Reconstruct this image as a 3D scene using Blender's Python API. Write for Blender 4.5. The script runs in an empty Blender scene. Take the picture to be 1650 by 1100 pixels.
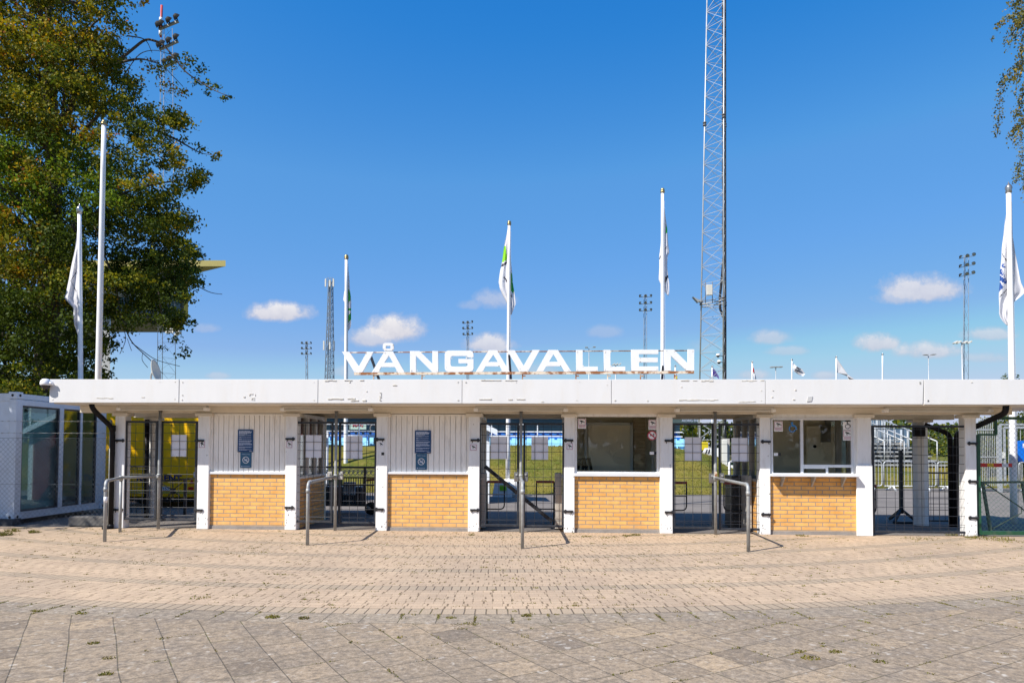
import bpy, bmesh, math, random
import numpy as np
from mathutils import Vector, Matrix, noise
random.seed(11)
rng = np.random.default_rng(5)
SC = bpy.context.scene
COL = SC.collection
rad = math.radians

# ------------------------------------------------------------------ camera
F, CX, CY = 1100.0, 825.0, 689.0
ROT = Matrix.Rotation(rad(2.5), 3, 'Z') @ Matrix.Rotation(rad(91.6), 3, 'X') @ Matrix.Rotation(rad(.25), 3, 'Z')
EYE = Vector((0, -13.1, 1.63))
cd = bpy.data.cameras.new('camera')
cam = bpy.data.objects.new('camera', cd)
COL.objects.link(cam)
cam.matrix_world = Matrix.Translation(EYE) @ ROT.to_4x4()
cd.sensor_width = 36.0
cd.lens = 36.0 * F / 1650.0
cd.shift_y = (CY - 550.0) / 1650.0
cd.clip_start = .1
cd.clip_end = 6000
SC.camera = cam


def ray(px, py):
    return ROT @ Vector(((px - CX) / F, (CY - py) / F, -1.0))


def at(px, py, Y):
    """measured photo point -> world point at the depth Y where the thing stands"""
    d = ray(px, py)
    return EYE + d * ((Y - EYE.y) / d.y)


def gr(px, py, z=0.0):
    d = ray(px, py)
    return EYE + d * ((z - EYE.z) / d.z)


def atx(px, py, X):
    d = ray(px, py)
    return EYE + d * ((X - EYE.x) / d.x)


def X(px, py, Y): return at(px, py, Y).x
def Z(px, py, Y): return at(px, py, Y).z


# ------------------------------------------------------------------ node materials
MATS = {}


def lin(c):
    return tuple(((v / 255.) / 12.92 if v / 255. <= .04045 else ((v / 255. + .055) / 1.055) ** 2.4) for v in c) + (1,)


class NT:
    def __init__(s, tree):
        s.t = tree

    def n(s, typ, **kw):
        nd = s.t.nodes.new(typ)
        for k, v in kw.items():
            if k.startswith('i_'):
                nd.inputs[k[2:].replace('_', ' ')].default_value = v
            else:
                setattr(nd, k, v)
        return nd

    def l(s, a, b):
        s.t.links.new(a, b)

    def math(s, op, a, b=None, clamp=False):
        nd = s.t.nodes.new('ShaderNodeMath')
        nd.operation = op
        nd.use_clamp = clamp
        for i, v in enumerate((a, b)):
            if v is None: continue
            if isinstance(v, (int, float)):
                nd.inputs[i].default_value = v
            else:
                s.l(v, nd.inputs[i])
        return nd.outputs[0]

    def mix(s, fac, a, b, mode='MIX'):
        nd = s.t.nodes.new('ShaderNodeMix')
        nd.data_type = 'RGBA'
        nd.blend_type = mode
        for sock, v in ((nd.inputs[0], fac), (nd.inputs[6], a), (nd.inputs[7], b)):
            if isinstance(v, (int, float)):
                sock.default_value = v
            elif isinstance(v, (tuple, list)):
                sock.default_value = v if len(v) == 4 else tuple(v) + (1,)
            else:
                s.l(v, sock)
        return nd.outputs[2]

    def ramp(s, fac, stops):
        nd = s.t.nodes.new('ShaderNodeValToRGB')
        e = nd.color_ramp.elements
        while len(e) < len(stops): e.new(.5)
        for el, (p, c) in zip(e, stops):
            el.position = p
            el.color = (c, c, c, 1) if isinstance(c, (int, float)) else (tuple(c) + (1,))[:4]
        s.l(fac, nd.inputs[0])
        return nd.outputs[0]

    def noise(s, vec, scale, detail=5, rough=.55):
        nd = s.n('ShaderNodeTexNoise')
        nd.inputs['Scale'].default_value = scale
        nd.inputs['Detail'].default_value = detail
        nd.inputs['Roughness'].default_value = rough
        if vec is not None: s.l(vec, nd.inputs['Vector'])
        return nd.outputs[0]


def new_mat(name):
    m = bpy.data.materials.new(name)
    m.use_nodes = True
    t = NT(m.node_tree)
    b = m.node_tree.nodes['Principled BSDF']
    MATS[name] = m
    return m, t, b


def M(name, col, rough=.55, metal=0.0, var=.14, scale=4.0, bump=0.0, bscale=80.0, dirt=None, damt=.5, dscale=3.0,
      stretch=(1, 1, 1), spec=.5, trans=0.0, drange=(.5, .72)):
    m, t, b = new_mat(name)
    tc = t.n('ShaderNodeTexCoord')
    mp = t.n('ShaderNodeMapping')
    mp.inputs['Scale'].default_value = stretch
    t.l(tc.outputs['Object'], mp.inputs[0])
    nz = t.noise(mp.outputs[0], scale, 6)
    c = t.mix(t.ramp(nz, [(.3, 0.), (.7, 1.)]), tuple(v * (1 - var) for v in col[:3]), tuple(min(1, v * (1 + var * .6)) for v in col[:3]))
    if dirt:
        dn = t.noise(mp.outputs[0], dscale, 8, .65)
        c = t.mix(t.math('MULTIPLY', t.ramp(dn, [(drange[0], 0.), (drange[1], 1.)]), damt), c, dirt)
    t.l(c, b.inputs['Base Color'])
    rn = t.ramp(nz, [(.2, max(0, rough - .1)), (.8, min(1, rough + .1))])
    t.l(rn, b.inputs['Roughness'])
    b.inputs['Metallic'].default_value = metal
    b.inputs['Specular IOR Level'].default_value = spec
    if bump:
        bn = t.n('ShaderNodeBump')
        bn.inputs['Strength'].default_value = bump
        bn.inputs['Distance'].default_value = .01
        t.l(t.noise(tc.outputs['Object'], bscale, 4), bn.inputs['Height'])
        t.l(bn.outputs[0], b.inputs['Normal'])
    if trans:
        tr = t.n('ShaderNodeBsdfTranslucent')
        t.l(c, tr.inputs[0])
        mx = t.n('ShaderNodeMixShader')
        mx.inputs[0].default_value = trans
        out = m.node_tree.nodes['Material Output']
        t.l(b.outputs[0], mx.inputs[1])
        t.l(tr.outputs[0], mx.inputs[2])
        t.l(mx.outputs[0], out.inputs[0])
    return m


def glass_mat(name, tint=(.85, .9, .88), refl=1.0, rough=.015, ior=1.5):
    m, t, b = new_mat(name)
    nt = m.node_tree
    nt.nodes.remove(b)
    tr = t.n('ShaderNodeBsdfTransparent')
    tr.inputs[0].default_value = tint + (1,)
    gl = t.n('ShaderNodeBsdfGlossy')
    gl.inputs['Roughness'].default_value = rough
    gl.inputs['Color'].default_value = (1, 1, 1, 1)
    fr = t.n('ShaderNodeFresnel')
    fr.inputs['IOR'].default_value = ior
    f2 = t.math('MULTIPLY', fr.outputs[0], refl, True)
    mx = t.n('ShaderNodeMixShader')
    t.l(f2, mx.inputs[0]); t.l(tr.outputs[0], mx.inputs[1]); t.l(gl.outputs[0], mx.inputs[2])
    t.l(mx.outputs[0], nt.nodes['Material Output'].inputs[0])
    return m


# ------------------------------------------------------------------ mesh building
ORG = {}


def tag(o, label=None, cat=None, group=None, kind=None):
    if label: o['label'] = label
    if cat: o['category'] = cat
    if group: o['group'] = group
    if kind: o['kind'] = kind
    return o


def thing(name, loc, label, cat, group=None):
    o = bpy.data.objects.new(name, None)
    o.empty_display_size = .2
    o.location = loc
    COL.objects.link(o)
    ORG[o.name] = Vector(loc)
    return tag(o, label, cat, group)


def link_mesh(name, me, mats, parent, org):
    o = bpy.data.objects.new(name, me)
    for m in (mats if isinstance(mats, (list, tuple)) else [mats]):
        me.materials.append(MATS[m] if isinstance(m, str) else m)
    COL.objects.link(o)
    if parent is not None:
        o.parent = parent
        ORG[o.name] = ORG[parent.name]
    else:
        o.location = org
        ORG[o.name] = Vector(org)
    return o


def bake_marks(me, marks, o0, bevel, mi):
    bm = bmesh.new(); bm.from_mesh(me)
    if bevel:
        es = [e for e in bm.edges if len(e.link_faces) == 2 and e.calc_face_angle(0) > rad(40)]
        bmesh.ops.bevel(bm, geom=es, offset=bevel, segments=2, profile=.5, affect='EDGES')
    vs = [bm.verts.new((p[0] - o0.x, p[1] - o0.y, p[2] - o0.z)) for p in marks.v]
    for f in marks.f:
        q = bm.faces.new([vs[k] for k in f]); q.material_index = mi
    bm.to_mesh(me); bm.free(); me.update()


class MB:
    def __init__(s):
        s.v = []; s.f = []; s.m = []; s.sm = []

    def face(s, pts, m=0, sm=False):
        i = len(s.v)
        s.v += [tuple(p) for p in pts]
        s.f.append(tuple(range(i, i + len(pts)))); s.m.append(m); s.sm.append(sm)

    def box(s, x0, x1, y0, y1, z0, z1, m=0):
        if x0 > x1: x0, x1 = x1, x0
        if y0 > y1: y0, y1 = y1, y0
        if z0 > z1: z0, z1 = z1, z0
        i = len(s.v)
        s.v += [(x0, y0, z0), (x1, y0, z0), (x1, y1, z0), (x0, y1, z0), (x0, y0, z1), (x1, y0, z1), (x1, y1, z1), (x0, y1, z1)]
        for f in ((3, 2, 1, 0), (4, 5, 6, 7), (0, 1, 5, 4), (1, 2, 6, 5), (2, 3, 7, 6), (3, 0, 4, 7)):
            s.f.append(tuple(i + k for k in f)); s.m.append(m); s.sm.append(False)
        return s

    def extr(s, pts, vec, m=0):
        """closed prism: polygon pts (world) swept along vec"""
        n = len(pts); i = len(s.v); vec = Vector(vec)
        pts = [Vector(p) for p in pts]
        # orientation
        nrm = Vector((0, 0, 0))
        for k in range(n): nrm += pts[k].cross(pts[(k + 1) % n])
        if nrm.dot(vec) > 0: pts = pts[::-1]
        s.v += [tuple(p) for p in pts] + [tuple(p + vec) for p in pts]
        s.f.append(tuple(i + k for k in range(n))); s.m.append(m); s.sm.append(False)
        s.f.append(tuple(i + n + k for k in reversed(range(n)))); s.m.append(m); s.sm.append(False)
        for k in range(n):
            k2 = (k + 1) % n
            s.f.append((i + k2, i + k, i + n + k, i + n + k2)); s.m.append(m); s.sm.append(False)
        return s

    def tube(s, pts, r, n=8, m=0, r2=None, caps=True, sm=True):
        pts = [Vector(p) for p in pts]
        N = len(pts)
        rs = r if isinstance(r, (list, tuple)) else [r + ((r2 if r2 is not None else r) - r) * k / max(1, N - 1) for k in range(N)]
        up = None
        base = len(s.v)
        for k, p in enumerate(pts):
            a = pts[max(0, k - 1)]; b = pts[min(N - 1, k + 1)]
            d = (b - a)
            if d.length < 1e-9: d = Vector((0, 0, 1))
            d.normalize()
            if up is None:
                up = Vector((0, 0, 1)) if abs(d.z) < .9 else Vector((0, 1, 0))
            u = d.cross(up)
            if u.length < 1e-4: u = d.cross(Vector((1, 0, 0)))
            u.normalize(); w = u.cross(d).normalized(); up = w
            for q in range(n):
                an = 2 * math.pi * (q + .5) / n
                s.v.append(tuple(p + (u * math.cos(an) + w * math.sin(an)) * rs[k]))
        for k in range(N - 1):
            for q in range(n):
                q2 = (q + 1) % n
                s.f.append((base + k * n + q, base + k * n + q2, base + (k + 1) * n + q2, base + (k + 1) * n + q)); s.m.append(m); s.sm.append(sm and n > 4)
        if caps:
            s.f.append(tuple(base + q for q in reversed(range(n)))); s.m.append(m); s.sm.append(False)
            s.f.append(tuple(base + (N - 1) * n + q for q in range(n))); s.m.append(m); s.sm.append(False)
        return s

    def bar(s, a, b, w, m=0):
        return s.tube([a, b], w * .7071, 4, m)

    def lathe(s, c, prof, n=16, m=0, axis='Z'):
        c = Vector(c); base = len(s.v)
        for (r, h) in prof:
            for q in range(n):
                an = 2 * math.pi * q / n
                a, b = r * math.cos(an), r * math.sin(an)
                s.v.append(tuple(c + (Vector((a, b, h)) if axis == 'Z' else Vector((a, h, b)) if axis == 'Y' else Vector((h, a, b)))))
        for k in range(len(prof) - 1):
            for q in range(n):
                q2 = (q + 1) % n
                f = (base + k * n + q, base + k * n + q2, base + (k + 1) * n + q2, base + (k + 1) * n + q)
                s.f.append(f if axis != 'Y' else f[::-1]); s.m.append(m); s.sm.append(True)
        return s

    def ball(s, c, r, n=12, m=0, sq=1.0):
        return s.lathe(c, [(max(1e-4, r * math.sin(math.pi * k / n)), -r * sq * math.cos(math.pi * k / n)) for k in range(n + 1)], n, m)

    def build(s, name, mats, parent=None, org=None, bevel=0.0, seg=2, marks=None):
        if parent is not None:
            o0 = ORG[parent.name]
        elif org is not None:
            o0 = Vector(org)
        else:
            xs = [p[0] for p in s.v]; ys = [p[1] for p in s.v]; zs = [p[2] for p in s.v]
            o0 = Vector(((min(xs) + max(xs)) / 2, (min(ys) + max(ys)) / 2, min(zs)))
        me = bpy.data.meshes.new(name)
        me.from_pydata([(p[0] - o0.x, p[1] - o0.y, p[2] - o0.z) for p in s.v], [], s.f)
        me.polygons.foreach_set('material_index', s.m)
        me.polygons.foreach_set('use_smooth', s.sm)
        me.update()
        if marks is not None:      # wear on the surface belongs to the part's own mesh
            bake_marks(me, marks, o0, bevel, len(mats) - 1)
            bevel = 0
        o = link_mesh(name, me, mats, parent, o0)
        if bevel:
            b = o.modifiers.new('bevel', 'BEVEL')
            b.width = bevel; b.segments = seg; b.limit_method = 'ANGLE'; b.angle_limit = rad(40)
        return o


def curve_mesh(polys, depth, bevel=0.0):
    cu = bpy.data.curves.new('shape', 'CURVE')
    cu.dimensions = '2D'; cu.fill_mode = 'BOTH'; cu.extrude = depth / 2; cu.bevel_depth = bevel; cu.bevel_resolution = 1
    for poly in polys:
        sp = cu.splines.new('POLY')
        sp.points.add(len(poly) - 1)
        for p, (x, y) in zip(sp.points, poly): p.co = (x, y, 0, 1)
        sp.use_cyclic_u = True
    ob = bpy.data.objects.new('tmp', cu)
    COL.objects.link(ob)
    dg = bpy.context.evaluated_depsgraph_get()
    me = bpy.data.meshes.new_from_object(ob.evaluated_get(dg))
    bpy.data.objects.remove(ob)
    bpy.data.curves.remove(cu)
    return me


def text_mesh(txt, size, depth, offset=0.0):
    cu = bpy.data.curves.new('text', 'FONT')
    cu.body = txt; cu.size = size; cu.extrude = depth / 2; cu.offset = offset
    cu.align_x = 'CENTER'; cu.align_y = 'CENTER'
    ob = bpy.data.objects.new('tmp', cu)
    COL.objects.link(ob)
    dg = bpy.context.evaluated_depsgraph_get()
    me = bpy.data.meshes.new_from_object(ob.evaluated_get(dg))
    bpy.data.objects.remove(ob)
    bpy.data.curves.remove(cu)
    return me


def place_text(name, txt, x0, x1, z0, z1, Y, mat, parent, depth=.006, offset=0.0):
    """lettering on a surface facing the street, fitted to the measured box"""
    me = text_mesh(txt, 1.0, depth, offset)
    xs = [v.co.x for v in me.vertices]; ys = [v.co.y for v in me.vertices]
    ax, bx, ay, by = min(xs), max(xs), min(ys), max(ys)
    o0 = ORG[parent.name]
    for v in me.vertices:
        x = x0 + (v.co.x - ax) / (bx - ax) * (x1 - x0)
        z = z0 + (v.co.y - ay) / (by - ay) * (z1 - z0)
        y = Y - v.co.z
        v.co = (x - o0.x, y - o0.y, z - o0.z)
    me.update()
    me.materials.clear()
    return link_mesh(name, me, mat, parent, None)


# ------------------------------------------------------------------ colours
M('white_panel', (.655, .655, .66), .45, var=.03, scale=1.5, dirt=(.62, .58, .52), damt=.3, dscale=2.6, spec=.3, stretch=(2.2, 1, .5))
M('white_paint', (.83, .83, .83), .5, var=.05, scale=3, dirt=(.48, .43, .36), damt=.4, dscale=5, bump=.12, bscale=30, stretch=(3, 3, .4))
M('cream_paint', (.72, .66, .56), .6, var=.08, scale=1.2, dirt=(.45, .38, .28), damt=.4, dscale=1.6, stretch=(1, 3, 1))
M('plank_paint', (.88, .855, .815), .6, var=.06, scale=5, dirt=(.42, .40, .38), damt=.5, dscale=7, bump=.2, bscale=40, stretch=(2, 1, .35))
M('sill_metal', (.66, .68, .72), .4, var=.06, spec=.5)
M('scar', (.63, .60, .54), .8, var=.3, scale=30)
M('chip_grey', (.26, .25, .24), .9, var=.3, scale=30)
M('grey_tape', (.50, .50, .50), .5, var=.1)
M('dark_concrete', (.13, .125, .12), .9, var=.25, scale=8, bump=.4, bscale=50)
M('concrete', (.27, .25, .235), .85, var=.2, scale=8, bump=.4, bscale=50)
M('white_concrete', (.72, .72, .70), .8, var=.08, scale=6, bump=.2)
M('gate_paint', (.02, .024, .034), .5, var=.25, scale=12, dirt=(.10, .10, .10), damt=.4, dscale=9, spec=.5)
M('mesh_wire', (.04, .044, .055), .4, metal=.3, var=.3, scale=10)
M('galvanised', (.34, .355, .36), .55, metal=.25, var=.22, scale=14, dirt=(.30, .27, .24), damt=.5, dscale=9)
M('galvanised_dark', (.17, .17, .17), .5, metal=.4, var=.2, scale=10, dirt=(.2, .12, .08), damt=.6, dscale=6)
M('black_plastic', (.007, .007, .009), .55, var=.2, spec=.2)
M('black_steel', (.02, .02, .024), .45, var=.3, scale=8, spec=.5)
M('dark_red', (.16, .018, .02), .4, var=.2, scale=10)
M('rust', (.62, .52, .40), .85, var=.12, scale=5, dirt=(.23, .085, .025), damt=1., drange=(.44, .54), dscale=5.5, bump=.3)
M('rusty_post', (.12, .09, .075), .75, var=.35, scale=20)
M('letter_white', (.67, .67, .68), .4, var=.02, dirt=(.5, .42, .36), damt=.25, dscale=9)
M('letter_side', (.55, .55, .57), .5, var=.1)
M('navy_sign', (.009, .055, .17), .35, var=.06)
M('teal_sign', (.025, .11, .21), .35, var=.06)
M('sign_text', (.45, .52, .68), .5, var=.1)
M('sign_white', (.80, .80, .82), .4, var=.02)
M('board_white', (.74, .74, .80), .5, var=.03)
M('black_ink', (.015, .015, .018), .5, var=.1)
M('red_ink', (.50, .03, .06), .45, var=.08)
M('pink_ink', (.48, .22, .30), .5, var=.08)
M('blue_ink', (.02, .22, .62), .4, var=.05)
M('road_blue', (.0, .16, .72), .35, var=.03)
M('lamp_body', (.52, .50, .46), .45, var=.1)
M('lamp_cover', (.62, .60, .54), .35, var=.06)
M('container_white', (.62, .68, .76), .4, var=.05, scale=2, dirt=(.4, .38, .36), damt=.3, dscale=4)
M('container_grey', (.30, .33, .36), .5, var=.1)
M('interior_wall', (.86, .78, .60), .75, var=.1, scale=2)
M('teal_wall', (.42, .50, .50), .7, var=.15)
M('stand_board', (.42, .56, .48), .6, var=.05)
M('interior_dark', (.20, .19, .16), .8, var=.15)
M('interior_pale', (.60, .62, .60), .7, var=.06)
M('floor_vinyl', (.46, .40, .36), .5, var=.1)
M('yellow_paint', (.95, .53, .002), .35, var=.04, spec=.5)
M('navy_paint', (.012, .02, .13), .4, var=.05)
M('tyre', (.018, .018, .018), .8, var=.2)
M('chassis', (.03, .03, .033), .7, var=.25)
M('plate_white', (.78, .78, .78), .4, var=.03)
M('red_lens', (.45, .012, .012), .25, var=.05)
M('rim', (.45, .45, .46), .35, metal=.6)
M('bark', (.11, .085, .065), .9, var=.4, scale=6, bump=.8, bscale=20, stretch=(1, 1, .3))
M('bark_light', (.24, .20, .16), .9, var=.3, scale=6)
M('flag_white', (.78, .78, .82), .7, var=.03, trans=.28)
M('flag_green', (.02, .42, .05), .7, var=.05, trans=.3)
M('flag_lime', (.30, .72, .02), .7, var=.05, trans=.3)
M('flag_black', (.03, .03, .045), .7, var=.1, trans=.1)
M('flag_blue', (.025, .09, .36), .7, var=.06, trans=.25)
M('flag_red', (.55, .03, .04), .7, var=.06, trans=.25)
M('flag_yellow', (.75, .62, .02), .7, var=.06, trans=.25)
M('flag_purple', (.12, .08, .35), .7, var=.06, trans=.25)
M('pole_white', (.80, .80, .81), .3, var=.03)
M('brass', (.45, .34, .16), .3, metal=.8, var=.15)
M('steel_ball', (.48, .46, .44), .25, metal=.85, var=.1)
M('mast_steel', (.46, .48, .50), .45, metal=.35, var=.12)
M('mast_grey', (.22, .235, .25), .5, metal=.3, var=.12)
M('mast_far', (.16, .20, .25), .6, metal=.1, var=.1)
M('mast_red', (.5, .05, .04), .5)
M('lamp_dark', (.016, .018, .02), .7, var=.2, spec=.2)
M('lamp_glass', (.45, .50, .52), .15, var=.1)
M('antenna_white', (.60, .58, .52), .5, var=.04)
M('cable_black', (.012, .013, .02), .6)
M('olive_roof', (.34, .29, .08), .55, var=.06)
M('ochre', (.48, .40, .06), .55, var=.06)
M('tower_wall', (.35, .36, .36), .75, var=.08)
M('tower_dark', (.035, .038, .045), .4, var=.15)
M('tower_glass', (.03, .07, .12), .08, var=.1)
M('stand_wall', (.22, .30, .29), .7, var=.06)
M('stand_roof', (.05, .08, .08), .6, var=.1)
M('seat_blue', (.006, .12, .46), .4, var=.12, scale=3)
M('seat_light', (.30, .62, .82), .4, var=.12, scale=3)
M('hut_red', (.17, .022, .018), .7, var=.12, scale=6)
M('white_trim', (.74, .78, .84), .55, var=.05)
M('roof_dark', (.045, .047, .055), .7, var=.2)
M('cabinet_grey', (.62, .62, .58), .6, var=.06)
M('panel_grey', (.42, .40, .37), .6, var=.1, dirt=(.2, .18, .16), damt=.4, dscale=8)
M('fence_green', (.012, .075, .035), .5, var=.15, scale=8, dirt=(.12, .13, .1), damt=.4, dscale=6)
M('fence_green_wire', (.05, .12, .09), .5, var=.2)
M('dark_green_steel', (.05, .07, .055), .55, var=.25, scale=10)
M('chain_wire', (.07, .085, .11), .5, metal=.2, var=.2)
M('tape_red', (.70, .02, .015), .45, var=.03)
M('tape_yellow', (.85, .50, .01), .45, var=.03)
M('barrier_steel', (.42, .44, .46), .5, metal=.3, var=.1)
M('bleacher_dark', (.10, .11, .12), .7, var=.2)
M('bleacher_light', (.33, .34, .34), .55, var=.15)
M('pallet_wood', (.46, .36, .24), .8, var=.15)
M('blue_cladding', (.10, .16, .24), .4, var=.1)
M('orange_ink', (.75, .22, .04), .5)
M('dish_white', (.46, .43, .37), .5, var=.06)
M('camera_dome', (.02, .02, .022), .08, var=.05)
glass_mat('window_glass', (.98, .985, .97), .75)
glass_mat('container_glass', (.66, .80, .82), .32)
M('film_panel', (.55, .68, .68), .8, var=.04, scale=2)


def leaf_mat(name, c, tr=.35):
    m, t, b = new_mat(name)
    tc = t.n('ShaderNodeTexCoord')
    nz = t.noise(tc.outputs['Object'], 1.3, 3)
    cc = t.mix(t.ramp(nz, [(.3, 0.), (.7, 1.)]), tuple(v * .7 for v in c), tuple(v * 1.3 for v in c))
    t.l(cc, b.inputs['Base Color'])
    b.inputs['Roughness'].default_value = .6
    b.inputs['Specular IOR Level'].default_value = .15
    x = t.n('ShaderNodeBsdfTranslucent')
    t.l(t.mix(1., cc, (1.25, 1.25, .7), 'MULTIPLY'), x.inputs[0])
    mx = t.n('ShaderNodeMixShader'); mx.inputs[0].default_value = tr
    t.l(b.outputs[0], mx.inputs[1]); t.l(x.outputs[0], mx.inputs[2])
    t.l(mx.outputs[0], m.node_tree.nodes['Material Output'].inputs[0])


leaf_mat('leaf_olive', (.195, .19, .014))
leaf_mat('leaf_lime', (.15, .23, .018))
leaf_mat('leaf_green', (.055, .082, .010))  # darkened for the shaded lower crown of the maple
leaf_mat('leaf_gold', (.40, .255, .014))
leaf_mat('leaf_orange', (.28, .085, .012))
leaf_mat('leaf_birch', (.16, .155, .05))
leaf_mat('leaf_birch_dark', (.09, .10, .035))
leaf_mat('leaf_bush', (.075, .11, .04))
leaf_mat('weed_green', (.16, .16, .03), .3)
leaf_mat('weed_dry', (.22, .17, .06), .3)
leaf_mat('blade_green', (.13, .14, .018), .55)
leaf_mat('blade_dry', (.23, .19, .045), .55)


# brick wall of the kiosks
def brick_mat():
    m, t, b = new_mat('yellow_brick')
    tc = t.n('ShaderNodeTexCoord')
    sp = t.n('ShaderNodeSeparateXYZ'); t.l(tc.outputs['Object'], sp.inputs[0])
    cb = t.n('ShaderNodeCombineXYZ')
    t.l(t.math('ADD', sp.outputs[0], sp.outputs[1]), cb.inputs[0]); t.l(sp.outputs[2], cb.inputs[1])
    br = t.n('ShaderNodeTexBrick')
    br.offset = .5; br.offset_frequency = 2; br.squash = 1
    for k, v in (('Scale', 1.), ('Mortar Size', .0095), ('Mortar Smooth', .1), ('Bias', 0.), ('Brick Width', .262), ('Row Height', .0765)):
        br.inputs[k].default_value = v
    br.inputs['Color1'].default_value = (.82, .45, .13, 1)
    br.inputs['Color2'].default_value = (.74, .37, .09, 1)
    br.inputs['Mortar'].default_value = (.35, .26, .185, 1)
    t.l(cb.outputs[0], br.inputs['Vector'])
    nz = t.noise(tc.outputs['Object'], 9, 6)
    c = t.mix(1., br.outputs[0], t.mix(t.ramp(nz, [(.3, 0.), (.7, 1.)]), (.88, .86, .84), (1.08, 1.08, 1.08)), 'MULTIPLY')
    n2 = t.noise(tc.outputs['Object'], 70, 3)
    c = t.mix(t.math('MULTIPLY', t.ramp(n2, [(.62, 0.), (.75, 1.)]), .3), c, (.85, .66, .42))
    sp_ = t.math('MULTIPLY', t.ramp(sp.outputs[2], [(.07, 1.), (.30, 0.)]), t.ramp(t.noise(tc.outputs['Object'], 5, 6), [(.35, 0.), (.65, 1.)]))
    c = t.mix(t.math('MULTIPLY', sp_, .45), c, (.42, .32, .21))
    t.l(c, b.inputs['Base Color'])
    b.inputs['Roughness'].default_value = .6
    bp = t.n('ShaderNodeBump'); bp.inputs['Strength'].default_value = .6; bp.inputs['Distance'].default_value = .006
    h = t.math('ADD', t.math('MULTIPLY', br.outputs[1], -1.), t.math('MULTIPLY', n2, .25))
    t.l(h, bp.inputs['Height']); t.l(bp.outputs[0], b.inputs['Normal'])


brick_mat()

# paving: concentric arcs about this centre, outer edge of the bricks at radius PR
PC = Vector((-2.047, 15.705)); PR = 22.17; PP = 1.115


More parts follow.
